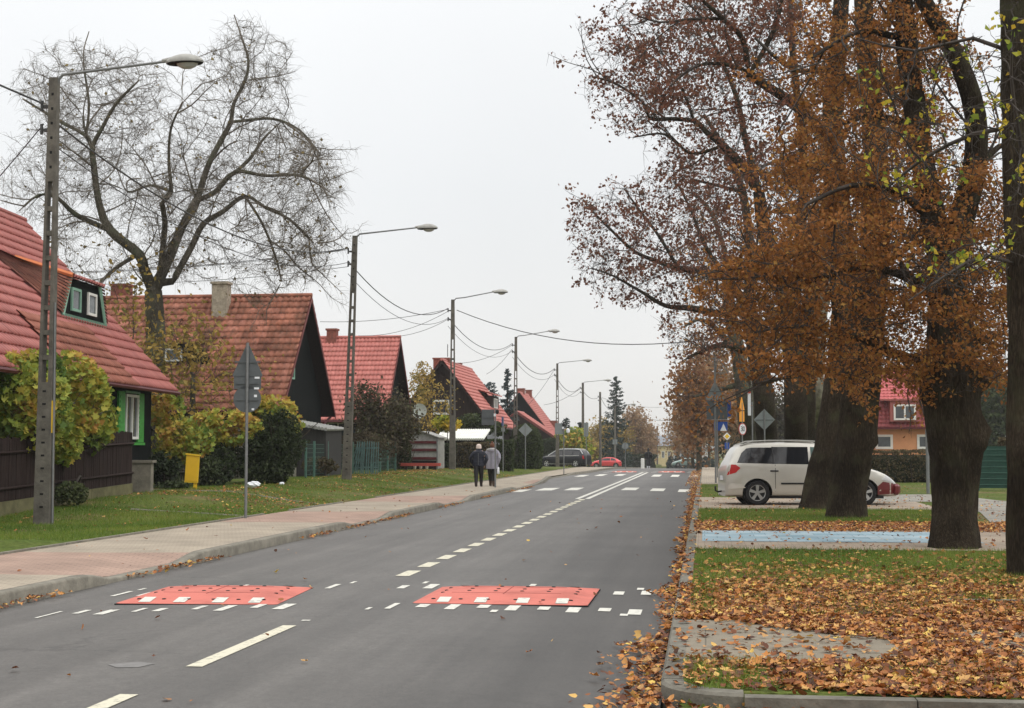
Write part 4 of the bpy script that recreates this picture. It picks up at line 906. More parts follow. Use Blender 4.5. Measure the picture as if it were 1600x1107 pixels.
cable(P(1015, 655, 260), P(1060, 655, 260), .3, .03, 'faint short cable above the distant buildings at the road end')

# ------------------------------------------------------------------ traffic signs
def sign_post(px, D, label, plates, H, cat='road sign', r_=.03, group='traffic signs on poles', name='traffic_sign', extra=None, lean=0, postm=None):
    """plates: (shape, width, height, centre z, material, face y, name, dx)"""
    q = gp(px, D); t = thing(name, label, cat, (q.x, q.y, q.z - .02), 0, group)
    Rm = Matrix.Rotation(YAW, 4, 'Z')
    MB().tube([(0, 0, -.3), (lean, 0, H)], r_, 10).build('post', postm or M['steel'], t, True)
    for pl_ in plates:
        sh, w_, h_, cz, m_, fy, nm_ = pl_[:7]; dx = pl_[7] if len(pl_) > 7 else 0; rot = pl_[8] if len(pl_) > 8 else 0
        if sh == 'tri': poly = [(-w_ / 2 + .03, -h_ / 2), (w_ / 2 - .03, -h_ / 2), (w_ / 2, -h_ / 2 + .04), (.03, h_ / 2), (-.03, h_ / 2), (-w_ / 2, -h_ / 2 + .04)]
        elif sh == 'rect': poly = [(-w_ / 2, -h_ / 2), (w_ / 2, -h_ / 2), (w_ / 2, h_ / 2), (-w_ / 2, h_ / 2)]
        elif sh == 'round': poly = [(w_ / 2 * cos(a), h_ / 2 * sin(a)) for a in np.linspace(0, 2 * pi, 29)[:-1]]
        elif sh == 'diamond': poly = [(0, -h_ / 2), (w_ / 2, 0), (0, h_ / 2), (-w_ / 2, 0)]
        Mp = Rm @ Matrix.Rotation(rot, 4, 'Z') @ Matrix.Translation((dx, fy, cz))
        b = MB(); b.prism(poly, -.008, .008, Mp)
        o_ = b.build(nm_, m_, t)
        if m_ in (M['sign_back'], M['sign_back_pale']):
            b = MB(); b.box((-w_ * .42, -.03, -.03), (w_ * .42, -.0085, .0), Mp); 
            if D < 70: b.build('rail', M['sign_back'], o_)
    if extra: extra(t, Rm)
    return t
sb, sp = M['sign_back'], M['sign_back_pale']
def stick1(t, Rm):
    for x, z, w_, h_ in ((.22, 2.62, .12, .05), (.21, 2.93, .11, .05), (.20, 2.38, .07, .07), (.14, 2.12, .05, .05)):
        MB().box((x - w_ / 2, .031, z), (x + w_ / 2, .034, z + h_), Rm).build('sticker', M['bag'], t)
# (camera sees the backs: plates hang on the far side of the post)
o = sign_post(385, 30.4, 'tall post with grey triangle, plate and round sign backs on the near left verge',
          [('tri', .62, .66, 3.24, sb, .04, 'triangle_plate'), ('rect', .56, .26, 2.80, sb, .04, 'lower_plate'), ('round', .57, .56, 2.46, sb, .04, 'round_plate')], 3.62)
q_ = P(385, 553, 30.4)
for x, z, w_, h_ in ((.20, 2.88, .10, .04), (.19, 2.66, .10, .04), (.17, 2.50, .06, .05), (.12, 2.23, .05, .04)):
    MB().box((x - w_ / 2, .024, z), (x + w_ / 2, .028, z + h_), Matrix.Rotation(YAW, 4, 'Z')).build('sticker', M['bag'], o)
def lampx(t, Rm):
    MB().box((-.06, -.09, 2.58), (.02, -.03, 2.68), Rm).build('lamp', M['bag'], t); MB().lathe([(.03, 0), (.06, .05), (.06, .13), (.03, .17)], 12, Rm @ Matrix.Translation((.07, -.02, 2.66))).build('signal_head', M['black'], t, True)
sign_post(774, 53.5, 'square grey sign back with a white lamp on the post beside the two walkers', [('rect', .46, .56, 2.55, sb, .04, 'square_plate', -.27)], 2.85, extra=lampx)
sign_post(786, 80, 'slim sign seen nearly edge-on behind the walkers, before the hedge', [('rect', .28, .5, 2.75, M['blue_sign'], .04, 'plate', .06, 1.2), ('rect', .2, .2, 2.3, sp, .04, 'lower_plate')], 3.0)
sign_post(821, 92, 'pale grey diamond-shaped sign back in front of the round clipped hedge', [('diamond', .86, .86, 2.5, sp, .04, 'diamond_plate')], 2.9)
def lampy(t, Rm):
    MB().box((-.10, -.09, 2.55), (.0, -.03, 2.66), Rm).build('lamp', M['bag'], t); MB().lathe([(.03, 0), (.07, .05), (.07, .15), (.03, .2)], 12, Rm @ Matrix.Translation((-.02, -.02, 2.68))).build('signal_head', M['black'], t, True); MB().lathe([(.02, 0), (.1, .06), (.1, .22), (.02, .28)], 12, Rm @ Matrix.Translation((.24, .1, 2.3))).build('mirror', M['bag'], t, True)
sign_post(881, 83, 'square grey sign back with lamp and mirror on the post before the black car', [('rect', .5, .62, 2.55, sp, .04, 'square_plate', -.25)], 2.9, extra=lampy)
sign_post(916, 118, 'tall narrow blue-grey sign standing behind the tail of the black car', [('rect', .36, 1.1, 3.0, sp, .04, 'plate')], 3.6)
sign_post(977, 112, 'small round grey sign back right of the red hatchback', [('round', .5, .5, 1.75, sp, .04, 'round_plate')], 2.0)
sign_post(961, 150, 'small square grey sign back just left of the round one', [('rect', .5, .5, 2.6, sp, .04, 'square_plate')], 2.9)
# right-hand side
def frame_ex(t, Rm):
    MB().tube([(0.0, 0, 4.0), (0, 0, 5.15)], .025, 8).build('mast', M['steel'], t)
    b = MB(); p_ = [(.02, .0, 4.55), (.55, 0, 4.55), (.12, 0, 5.2)]
    for i in range(3): b.tube([Rm @ Vector(p_[i]), Rm @ Vector(p_[(i + 1) % 3])], .02, 6)
    b.tube([Rm @ Vector((-.12, 0, 5.15)), Rm @ Vector((.12, 0, 5.15))], .018, 6); b.build('frame', M['sign_back_pale'], t)
sign_post(1118, 61, 'grey triangle and square sign backs under a wire frame, right kerbside', [('tri', .76, .72, 3.80, sp, .04, 'triangle_plate'), ('rect', .86, .78, 3.02, sb, .04, 'square_plate', .08)], 5.3, r_=.042, extra=frame_ex)
def ped(t, Rm):
    def fig(x, z, s_): MB().prism([(x - .16 * s_, z - .16 * s_), (x + .16 * s_, z - .16 * s_), (x, z + .2 * s_)], -.004, .004, Rm @ Matrix.Translation((0, -.02, 0))).build('white_symbol', M['bag'], t)
    fig(.3, 2.45, 1.0)
sign_post(1121, 72, 'blue signs with white symbols peeping out behind the kerbside sign backs', [('rect', .9, .85, 3.35, M['blue_sign'], .0, 'blue_plate', .22), ('rect', .95, .10, 2.88, M['bag'], -.01, 'white_bar', .2), ('rect', .66, .42, 2.52, M['blue_sign'], 0, 'lower_blue_plate', .17)], 3.5, extra=ped)
def thirty(t, Rm):
    Rm = Rm @ Matrix.Rotation(.75, 4, 'Z')
    for mm, w_, y_ in ((M['red_paint'], .29, -.012), (M['bag'], .24, -.024)):
        MB().prism([(w_ * cos(a), w_ * sin(a)) for a in np.linspace(0, 2 * pi, 25)[:-1]], -.004, .004, Rm @ Matrix.Translation((0, y_, 2.35))).build('round_plate', mm, t)
    c = bpy.data.curves.new('lettering', 'FONT'); c.body = '30'; c.size = .34; c.extrude = .003; c.align_x = 'CENTER'; c.align_y = 'CENTER'
    tmp = bpy.data.objects.new('lettering', c); col.objects.link(tmp); bpy.context.view_layer.update()
    me = bpy.data.meshes.new_from_object(tmp.evaluated_get(bpy.context.evaluated_depsgraph_get())); bpy.data.objects.remove(tmp)
    me.materials.clear(); me.materials.append(M['black']); o_ = bpy.data.objects.new('lettering', me); col.objects.link(o_); o_.parent = t
    o_.matrix_local = Rm @ Matrix.Translation((0, -.034, 2.35)) @ Matrix.Rotation(pi / 2, 4, 'X')
sign_post(1160, 70, 'orange triangle and plate above a round white 30 sign behind the silver car', [('tri', .56, .62, 3.55, M['orange_sign'], 0, 'triangle_plate', -.03, .95), ('rect', .52, .5, 2.95, M['orange_sign'], 0, 'plate', -.03, .95)], 3.6, extra=thirty)
sign_post(1195, 57, 'pale grey diamond sign back on its own post above the silver car roof', [('diamond', .82, .82, 2.55, sp, .04, 'diamond_plate')], 2.95)
sign_post(1136, 95, 'small yellow and white diamond priority sign with blue plate, far right kerb', [('diamond', .5, .5, 2.2, M['bag'], -.02, 'diamond_plate'), ('diamond', .32, .32, 2.2, M['yellow'], -.04, 'yellow_diamond'), ('rect', .3, .4, 1.6, M['blue_sign'], 0, 'blue_plate')], 2.5)
t = sign_post(1176, 59, 'thin post with a narrow red and white plate beside the diamond sign', [('rect', .12, .9, 3.2, M['bag'], -.04, 'narrow_plate', -.12), ('rect', .1, .14, 3.7, M['red_paint'], -.06, 'red_band', -.12)], 3.3)
sign_post(1449, 47, 'plain grey post standing on the grass in front of the apricot house', [('rect', .12, .2, 1.98, sp, .0, 'cap_plate')], 2.05, r_=.055, group=None)

# ------------------------------------------------------------------ fences and small buildings on the left
def line_pts(p0, D0, p1, D1, n_): return [gp(p0 + (p1 - p0) * i / n_, D0 + (D1 - D0) * i / n_) for i in range(n_ + 1)]
# brown board fence
def board_fence(name, label, a, c, hb, ht, m, plinth, cat='fence', gap=.0, bw=.11, top=0.03):
    a, c = Vector(a), Vector(c); L_ = (c - a).length; d = (c - a); az = math.atan2(d.y, d.x); t = thing(name, label, cat, a, az)
    sl = d.z / math.hypot(d.x, d.y); LL = math.hypot(d.x, d.y); b = MB(); n_ = int(LL / (bw + gap + .002))
    for i in range(n_):
        x = i * LL / n_; z = sl * x; j = random.uniform(-top, top)
        b.box((x + .002, -.012 + random.uniform(-.004, .004), z + hb), (x + bw - .002, .012, z + ht + j), None, random.random())
    b.build('boards', m, t)
    b = MB()
    for z in (hb + .25, ht - .3): b.tube([(0, -.04, z), (LL, -.04, z + sl * LL)], .035, 4)
    b.build('rails', m, t)
    n2 = max(1, int(LL / 2.3))
    for i in range(n2 + 1):
        x = i * LL / n2; MB().box((x - .05, .02, sl * x - .3), (x + .05, .12, sl * x + ht - .02)).build('fence_post', m, t)
    if plinth:
        b = MB()
        for i in range(n2):
            x0_, x1_ = i * LL / n2, (i + 1) * LL / n2; b.add([(x0_ + .01, -.04, sl * x0_ - .3), (x1_ - .01, -.04, sl * x1_ - .3), (x1_ - .01, .018, sl * x1_ - .3), (x0_ + .01, .018, sl * x0_ - .3), (x0_ + .01, -.04, sl * x0_ + hb - .01), (x1_ - .01, -.04, sl * x1_ + hb - .01), (x1_ - .01, .018, sl * x1_ + hb - .01), (x0_ + .01, .018, sl * x0_ + hb - .01)], [[3, 2, 1, 0], [4, 5, 6, 7], [0, 1, 5, 4], [1, 2, 6, 5], [2, 3, 7, 6], [3, 0, 4, 7]])
        b.build('plinth', mat('mossy_plinth', (.13, .12, .06), .95, .3, 3), t)
    return t
board_fence('board_fence', 'dark brown board fence on a low concrete plinth under the yellowing vine', gp(-120, 27.0), gp(206, 37.0), .27, 1.55, M['wood_brown'], True)
MB().box((-.28, -.1, -.2), (.28, .1, .75)).box((-.34, -.14, .752), (.34, .14, .82)).build('pillar', M['concrete'], thing('gate_pillar', 'low grey concrete gate pillar at the right end of the brown fence', 'pillar', gp(222, 38.2)))
board_fence('picket_fence', 'weathered grey paling fence behind the yellow box, half covered by creeper', gp(236, 44.5), gp(400, 48.5), .1, 1.95, M['wood_grey'], False, gap=.03, bw=.09, top=.09)
# yellow gas cabinet
q = gp(300, 40.5); t = thing('gas_cabinet', 'bright yellow tilted metal cabinet on a short leg beside the hedge', 'cabinet', (q.x, q.y, q.z - .02)); t.rotation_euler = (0, R(3), YAW + R(8))
b = MB(); b.prism([(-.19, .2), (.16, .2), (.16, .95), (-.19, .98)], -.12, .12); b.build('box', M['yellow'], t)
b = MB(); b.prism([(-.21, .95), (.18, .925), (.18, .965), (-.21, .99)], -.15, .14); b.build('lid', M['yellow'], t)
MB().box((.05, -.09, -.1), (.14, .09, .198)).build('leg', M['yellow'], t)
b = MB(); b.prism([(-.17, .24), (.14, .24), (.14, .9), (-.17, .92)], -.128, -.122); b.build('door', mat('yellow_door', (.70, .42, .02), .5, .06, 4), t)
# plastic bag
q = gp(397, 41.5); bm = bmesh.new(); bmesh.ops.create_icosphere(bm, subdivisions=3, radius=.2)
for v in bm.verts:
    n3 = mnoise.noise(v.co * 9) * .06 + mnoise.noise(v.co * 22) * .02; v.co = Vector((v.co.x * 1.0, v.co.y * .8, v.co.z * .5)) * (1 + n3 * 5)
me = bpy.data.meshes.new('plastic_bag'); bm.to_mesh(me); bm.free(); me.materials.append(M['bag']); o = bpy.data.objects.new('plastic_bag', me); col.objects.link(o); o.location = (q.x, q.y, q.z + .09)
tag(o, 'crumpled white plastic bag lying on the grass right of the tall sign post', 'plastic bag')
q = gp(441, 44); o = o.copy(); o.data = o.data; col.objects.link(o); o.location = (q.x, q.y, q.z + .05); o.scale = (.4, .4, .5); tag(o, 'small white scrap of litter in the grass under the dark shrub', 'litter')
# wire fence with green posts
t = thing('wire_fence', 'green wire mesh fence with slim posts in front of the pink-red roofed cottage', 'fence', gp(478, 53))
org_ = Vector(t.location)
pts_ = [(478, 53), (491, 54), (512, 56), (531, 58), (551, 60.5), (582, 64), (594, 66), (606, 67.5), (618, 69.5)]
fp = [gp(*p) for p in pts_]
for p in fp: MB().box((p.x - org_.x - .035, p.y - org_.y - .035, p.z - org_.z - .2), (p.x - org_.x + .035, p.y - org_.y + .035, p.z - org_.z + 1.32)).build('fence_post', M['green_fence'], t)
b = MB(); a, c = fp[0] - org_, fp[-1] - org_
for i in range(8):
    z = .12 + i * .155; b.tube([a + Vector((0, 0, z)), c + Vector((0, 0, z))], .005, 3)
for i in range(130):
    p = a.lerp(c, i / 130); b.tube([p + Vector((0, 0, .08)), p + Vector((0, 0, 1.22))], .004, 3)
b.build('wire_mesh', M['green_fence'], t)
# stack of leaning green fence panels
t = thing('fence_panels', 'stack of loose green fence panels leaning against the wire fence', 'fence panels', gp(566, 61)); 
for k, (x, tilt) in enumerate(((-.55, .28), (-.25, .05), (0.0, .03), (.22, .02), (.45, .0))):
    b = MB(); Mk = Matrix.Translation((x, -.15 - .05 * k, 0)) @ Matrix.Rotation(tilt, 4, 'Y') @ Matrix.Rotation(-.08, 4, 'X')
    for i in range(4): b.box((i * .09, -.01, 0), (i * .09 + .035, .01, 1.3 + .05 * (k % 2)), Mk)
    b.box((0, .011, .25), (.32, .02, .3), Mk); b.box((0, .011, 1.05), (.32, .02, 1.1), Mk); b.build('panel', mat('faded_green_panel', (.10, .17, .16), .7, .25, 4) if k == 0 else bpy.data.materials['faded_green_panel'], t)
# shed
t = thing('shed', 'small shed with dark side, pale front panel and slanted corrugated roof', 'shed', gp(476, 57), YAW * 0)
b = MB(); b.box((-.55, -1.2, -.3), (1.15, 1.2, 1.75)); b.build('wall', mat('dark_grey_boards', (.04, .038, .036), .9, .2, 3, stretch=(6, 6, .5)), t)
b = MB(); b.box((-.62, -1.28, -.3), (.02, -1.204, 1.95)); b.build('front_panel', mat('pale_panel', (.28, .27, .22), .8, .2, 3), t)
b = MB()
for i in range(16): x = -.75 + i * .13; z = 2.1 - i * .022; b.tube([(x, -1.45, z), (x, 1.4, z + .05)], .07, 6)
b.build('roof', M['corrugated'], t)
# striped metal store with red bench in front
t = thing('metal_store', 'grey metal store with maroon horizontal bands behind the red beam', 'shed', gp(658, 74))
b = MB(); wS = .83
b.prism([(-wS, -.2), (wS, -.2), (wS, 1.55), (.1, 1.85), (-wS, 1.7)], 0, 2.0); b.build('wall', M['corrugated'], t)
for z in (1.28, .9, .48): MB().box((-wS - .12, -.06, z), (wS - .0, -.004, z + .13)).build('band', M['maroon'], t)
MB().box((-wS + .02, -.03, -.1), (wS - .05, -.003, .42)).build('dark_opening', M['dark_void'], t)
for x in (-wS, wS): MB().box((x - .03, -.1, -.2), (x + .03, -.062, 1.6)).build('upright', M['steel'], t)
MB().prism([(-wS - .1, 1.75), (.1, 1.90), (wS + .1, 1.6), (wS + .1, 1.55), (.1, 1.853), (-wS - .1, 1.703)], -.15, 2.1).build('roof', M['corrugated'], t)
for k, x in enumerate((-.28, .02, .33)): MB().lathe([(.07, .1), (.09, .3), (.09, .32)], 10, Matrix.Translation((x, -.22, -.12))).build('pot', M['plaster_old'], t)
q = gp(658, 71); t = thing('beam', 'long low red-painted beam on short dark supports in front of the striped store', 'beam', q)
MB().box((-1.05, -.12, .2), (.95, .12, .34)).build('beam_board', M['red_paint'], t)
for x in (-.8, .6): MB().box((x, -.08, -.1), (x + .12, .08, .198)).build('support', M['wood_brown'], t)
# white roofed shelter
q = gp(720, 84); t = thing('shelter', 'open shelter with a flat white corrugated roof beside the brown hedge', 'shelter', q)
b = MB(); x0_, x1_ = -1.35, 1.3; zr_ = P(720, 680, 84).z - q.z
for i in range(22):
    x = x0_ + (x1_ - x0_) * i / 21; b.tube([(x, -.3, zr_ - .25), (x + .1, 1.5, zr_ + .3)], .075, 6)
b.build('roof', mat('white_sheet', (.72, .73, .68), .6, .06, 4), t)
for x, y in ((x0_ + .1, 0), (x1_ - .1, 0), (x1_ - .1, 1.4), (x0_ + .1, 1.4)): MB().box((x - .05, y - .05, -.2), (x + .05, y + .05, zr_ - .2)).build('post', M['wood_brown'], t)
MB().box((x0_ + .1, 1.46, .1), (x1_ - .1, 1.5, zr_ - .1)).build('back_wall', M['wood_black'], t)
# satellite dish on house side
q = P(655, 642, 85); g_ = gp(655, 85); t = thing('satellite_dish', 'pale oval satellite dish on a mast between the two cottages', 'satellite dish', (q.x, q.y, g_.z))
MB().tube([(0, 0, -.1), (0, 0, q.z - g_.z)], .03, 8).build('mast', M['steel'], t)
MB().lathe([(.02, 0), (.25, .03), (.43, .1), (.43, .115), (.25, .045), (.02, .015)], 24, Matrix.Translation((0, -.05, q.z - g_.z)) @ Matrix.Rotation(R(100), 4, 'X') @ Matrix.Rotation(.35, 4, 'Y')).build('dish', mat('dish_grey', (.45, .5, .47), .5), t, True)
# green screen fence and right hedge
a, c = gp(1524, 50.5), gp(1680, 50.0); t = thing('screen_fence', 'dark green screened mesh fence at the right behind the footpath', 'fence', a); w_ = (c - a).length; az = math.atan2(c.y - a.y, c.x - a.x); t.rotation_euler = (0, 0, az)
MB().box((0, -.01, .08), (w_, .01, 1.5)).build('screen', mat('green_screen', (.014, .05, .036), .8, .2, 4), t)
for i in range(7): MB().tube([(0, -.025, .2 + i * .2), (w_, -.025, .2 + i * .2)], .008, 4).build('wire', M['green_fence'], t)
for i in range(3): MB().tube([(.1 + i * 2.4, 0.03, -.2), (.1 + i * 2.4, .03, 1.55)], .03, 8).build('fence_post', M['green_fence'], t)
# white bollard
MB().lathe([(.14, -.1), (.14, .75), (.1, .8)], 12).build('body', M['white_paint'], thing('bollard', 'small white bollard near the crest of the road, left of the far walker', 'bollard', gp(1004, 116)))

# ------------------------------------------------------------------ trees
class Tree:
    def __init__(s, rs): s.p = []; s.par = []; s.rad = []; s.rs = np.random.default_rng(rs)
    def limb(s, pts, step=.25, attach=None):
        """pts: (Vector, radius); resampled; attach = existing node index to start from"""
        P_ = [np.array(q[0], float) for q in pts]; r_ = [q[1] for q in pts]
        idx = []; last = attach
        n0 = len(P_)
        for i in range(n0 - 1):
            a, c = P_[i], P_[i + 1]; n_ = max(1, int(np.linalg.norm(c - a) / step))
            am, cm_ = P_[max(i - 1, 0)], P_[min(i + 2, n0 - 1)]
            for k in range(n_ + (1 if i == n0 - 2 else 0)):
                t = k / n_; t2, t3 = t * t, t * t * t
                q = .5 * ((2 * a) + (-am + c) * t + (2 * am - 5 * a + 4 * c - cm_) * t2 + (-am + 3 * a - 3 * c + cm_) * t3)
                s.p.append(q); s.par.append(-1 if last is None else last); s.rad.append(r_[i] + (r_[i + 1] - r_[i]) * t); last = len(s.p) - 1; idx.append(last)
        return idx
    def near(s, pt): return int(np.argmin(((np.array(s.p) - np.array(pt)) ** 2).sum(1)))
    def grow(s, att, step=.25, infl=2.0, kill=.4, iters=60, trop=(0, 0, 0), maxn=9000, wob=.25, start=0):
        att = np.array(att); P_ = np.array(s.p); N = len(P_)
        nd = np.full(len(att), 1e9); ni = np.zeros(len(att), int)
        def upd(lo):
            Q = P_[lo:]
            for k in range(0, len(Q), 400):
                d = ((att[:, None, :] - Q[None, k:k + 400]) ** 2).sum(-1); j = d.argmin(1); dd_ = np.sqrt(d[np.arange(len(att)), j])
                m = dd_ < nd; nd[m] = dd_[m]; ni[m] = j[m] + lo + k
        upd(start); par = list(s.par); rad = list(s.rad); trop = np.array(trop)
        for it in range(iters):
            m = nd < (infl if it > 3 else infl * 2.5)
            if not m.any() or len(P_) > maxn: break
            ids = np.unique(ni[m]); acc = np.zeros((len(P_), 3))
            dv = att[m] - P_[ni[m]]; dv /= np.linalg.norm(dv, axis=1)[:, None] + 1e-9
            np.add.at(acc, ni[m], dv); D_ = acc[ids]; D_ /= np.linalg.norm(D_, axis=1)[:, None] + 1e-9
            D_ = D_ + trop + s.rs.normal(size=D_.shape) * wob; D_ /= np.linalg.norm(D_, axis=1)[:, None]
            new = P_[ids] + D_ * step; lo = len(P_)
            kp = np.array([((P_ - q) ** 2).sum(1).min() > (step * .45) ** 2 for q in new]); new = new[kp]; ids = ids[kp]
            if len(new) == 0: break
            P_ = np.vstack([P_, new]); par += list(ids); rad += [0.0] * len(ids)
            upd(lo); keep = nd > kill; att = att[keep]; nd = nd[keep]; ni = ni[keep]
            if len(att) == 0: break
        s.p = [q for q in P_]; s.par = par; s.rad = rad
    def finish(s, rtip=.005, ex=2.3):
        n = len(s.p); par = np.array(s.par); acc = np.zeros(n); rr = np.zeros(n); s.main = np.full(n, -1)
        best = np.zeros(n); mn = np.zeros(n)
        for i in range(n - 1, -1, -1):
            rr[i] = acc[i] ** (1 / ex) if acc[i] > 0 else rtip
            if s.rad[i] > 0: rr[i] = max(s.rad[i], min(rr[i], s.rad[i] * 1.15)) if s.rad[i] > .03 else max(s.rad[i], rr[i])
            p = par[i]
            if mn[i] > rr[i]: rr[i] = mn[i]
            if p >= 0:
                mn[p] = max(mn[p], rr[i]); acc[p] += rr[i] ** ex
                if rr[i] > best[p]: best[p] = rr[i]; s.main[p] = i
        s.r = rr; s.P = np.array(s.p); s.parr = par
        d = np.zeros((n, 3)); ok = par >= 0; d[ok] = s.P[ok] - s.P[par[ok]]
        for i in np.where(~ok)[0]:
            ch = np.where(par == i)[0]; d[i] = (s.P[ch[0]] - s.P[i]) if len(ch) else (0, 0, 1)
        s.d = d / (np.linalg.norm(d, axis=1)[:, None] + 1e-9)
        return s
    def tubes(s, name, sel, nsides, m, parent, smooth=True):
        e = np.where(sel & (s.parr >= 0))[0]
        if len(e) == 0: return None
        def ring(c, d, r):
            ref = np.array([.31, .94, .12]); a = np.cross(d, ref); a /= np.linalg.norm(a, axis=1)[:, None] + 1e-9; b = np.cross(d, a)
            t = np.arange(nsides) * 2 * pi / nsides
            return c[:, None, :] + r[:, None, None] * (a[:, None, :] * np.cos(t)[None, :, None] + b[:, None, :] * np.sin(t)[None, :, None])
        p = s.parr[e]; ismain = s.main[p] == e
        dp = np.where(ismain[:, None], s.d[p], s.d[e]); rp = np.where(ismain, s.r[p], np.minimum(s.r[p], s.r[e] * 1.25))
        A = ring(s.P[p], dp, rp); B = ring(s.P[e] + s.d[e] * .01, s.d[e], s.r[e])
        V = np.concatenate([A, B], 1).reshape(-1, 3); k = np.arange(nsides); k2 = (k + 1) % nsides
        f = np.stack([k, k2, k2 + nsides, k + nsides], 1)
        Fq = (f[None] + (np.arange(len(e)) * 2 * nsides)[:, None, None]).reshape(-1)
        return np_mesh(name, V, Fq, np.full(len(e) * nsides, 4), m, parent, None, smooth)
    def limb_parts(s, sel, nsides, m, parent):
        comp = np.full(len(s.r), -1); k = 0
        for i in np.where(sel & (s.parr >= 0))[0]:
            p = s.parr[i]
            if comp[p] >= 0: comp[i] = comp[p]
            else: comp[i] = k; k += 1
        for c in range(k):
            if (comp == c).sum() > 1: s.tubes('limb', comp == c, nsides, m, parent)
    def twigs(s, name, n_per, length, m, parent, rmax=.02, r0=.004, droop=0.0, outw=.6, nsides=3):
        """short bent side shoots on the thin branches; returns their points for leaves"""
        ids = np.where((s.r < rmax) & (s.parr >= 0))[0]; ids = np.repeat(ids, n_per); n = len(ids)
        t = s.rs.random(n)[:, None]; base = s.P[ids] * t + s.P[s.parr[ids]] * (1 - t)
        d = s.d[ids] * outw + s.rs.normal(size=(n, 3)) * .6 + np.array([0, 0, .12]); d /= np.linalg.norm(d, axis=1)[:, None]
        L = length * (.4 + .9 * s.rs.random(n))[:, None]; mid = base + d * L * .5
        d2 = d + s.rs.normal(size=(n, 3)) * .35 + np.array([0, 0, -droop]); d2 /= np.linalg.norm(d2, axis=1)[:, None]; tip = mid + d2 * L * .5
        a = np.cross(d, s.rs.normal(size=(n, 3))); a /= np.linalg.norm(a, axis=1)[:, None]; b = np.cross(d, a)
        ang = [0, 2.1, 4.2]; V = []
        for c, r_ in ((base, r0), (mid, r0 * .75), (tip, r0 * .4)):
            for q in ang: V.append(c + (a * cos(q) + b * sin(q)) * r_)
        V = np.stack(V, 1).reshape(-1, 3); f = []
        for L_ in (0, 3):
            for k in range(3): f.append([L_ + k, L_ + (k + 1) % 3, L_ + 3 + (k + 1) % 3, L_ + 3 + k])
        f = np.array(f); Fq = (f[None] + (np.arange(n) * 9)[:, None, None]).reshape(-1)
        np_mesh(name, V, Fq, np.full(n * 6, 4), m, parent)
        return np.concatenate([mid, tip, (mid + tip) / 2])
def ell(cx, cy, rx, ry, D, rD, n, rs):
    """n points inside an ellipsoid given by its picture centre, real depth and real depth radius"""
    c = np.array(P(cx, cy, D)); q = rs.normal(size=(n, 3)); q /= np.linalg.norm(q, axis=1)[:, None]; q *= (rs.random(n) ** (1 / 2.6))[:, None]
    R_ = np.array([cos(YAW), sin(YAW), 0]); Fv = np.array([-sin(YAW), cos(YAW), 0])
    return c + q[:, :1] * rx * D / F * R_ + q[:, 1:2] * rD * Fv + q[:, 2:] * ry * D / F * np.array([0, 0, 1])
def clumped(pts, rs, n, spread, keep=.5):
    """leaf positions around a random subset of points"""
    k = rs.permutation(len(pts))[:max(1, int(len(pts) * keep))]; c = pts[k]
    return c[rs.integers(0, len(c), n)] + rs.normal(size=(n, 3)) * spread
def pxl(pts, D, D1=None):
    """picture polyline (px, py, width px) -> (Vector, radius) with the depth running from D to D1"""
    D1 = D if D1 is None else D1; n = len(pts); o_ = []
    for i, (x, y, w_) in enumerate(pts):
        d = D + (D1 - D) * i / max(1, n - 1); o_.append((P(x, y, d), w_ / 2 * d / F))
    return o_

def bark_trunk(name, pts, m, parent, seed, ns=44, ridge=.035, burls=(), flare=.42, dz=.07):
    """massive trunk with furrowed bark, root flare and burls; pts: (Vector, radius)"""
    P_ = [Vector(q[0]) for q in pts]; R_ = [q[1] for q in pts]; zs = []
    C = []; Rr = []
    for i in range(len(P_) - 1):
        n_ = max(1, int((P_[i + 1] - P_[i]).length / dz))
        a, c = P_[i], P_[i + 1]; am, cm_ = P_[max(i - 1, 0)], P_[min(i + 2, len(P_) - 1)]
        for k in range(n_ + (1 if i == len(P_) - 2 else 0)):
            t = k / n_; C.append(.5 * ((2 * a) + (-am + c) * t + (2 * am - 5 * a + 4 * c - cm_) * t * t + (-am + 3 * a - 3 * c + cm_) * t ** 3)); Rr.append(R_[i] + (R_[i + 1] - R_[i]) * t)
    V = []; z0 = C[0].z
    for i, c in enumerate(C):
        d = (C[min(i + 1, len(C) - 1)] - C[max(i - 1, 0)]).normalized(); a = d.cross(Vector((0, 1, 0))).normalized(); b = d.cross(a)
        for k in range(ns):
            t = 2 * pi * k / ns; r_ = Rr[i]; h = c.z - z0
            dirv = a * cos(t) + b * sin(t)
            low = 1 + flare * math.exp(-h / .22) * (.6 + .6 * mnoise.noise(Vector((cos(t) * 2.2 + seed, sin(t) * 2.2, 0))))
            big = .93 + .11 * mnoise.noise(Vector((cos(t) * 1.2 + seed * 3, sin(t) * 1.2, h * .55)))
            q = Vector((cos(t) * 5 * r_ * 2.2 + seed, sin(t) * 5 * r_ * 2.2, h * 1.0)); f_ = abs(mnoise.noise(q * 1.1)) * 1.6 + .6 * abs(mnoise.noise(q * 2.7))
            rr = r_ * low * big + ridge * (f_ - .5)
            pt = c + dirv * rr
            for (bc, br, bh) in burls:
                dd_ = (pt - bc).length
                if dd_ < br * 1.6: rr += bh * math.exp(-(dd_ / br) ** 2 * 1.6) * (1 + .8 * mnoise.noise(pt * 5))
            V.append(c + dirv * rr)
    n_ = len(C); f = []
    for i in range(n_ - 1):
        for k in range(ns): f += [i * ns + k, i * ns + (k + 1) % ns, (i + 1) * ns + (k + 1) % ns, (i + 1) * ns + k]
    o_ = np_mesh(name, [tuple(v) for v in V], f, [4] * (len(f) // 4), m, parent, None, True)
    return o_

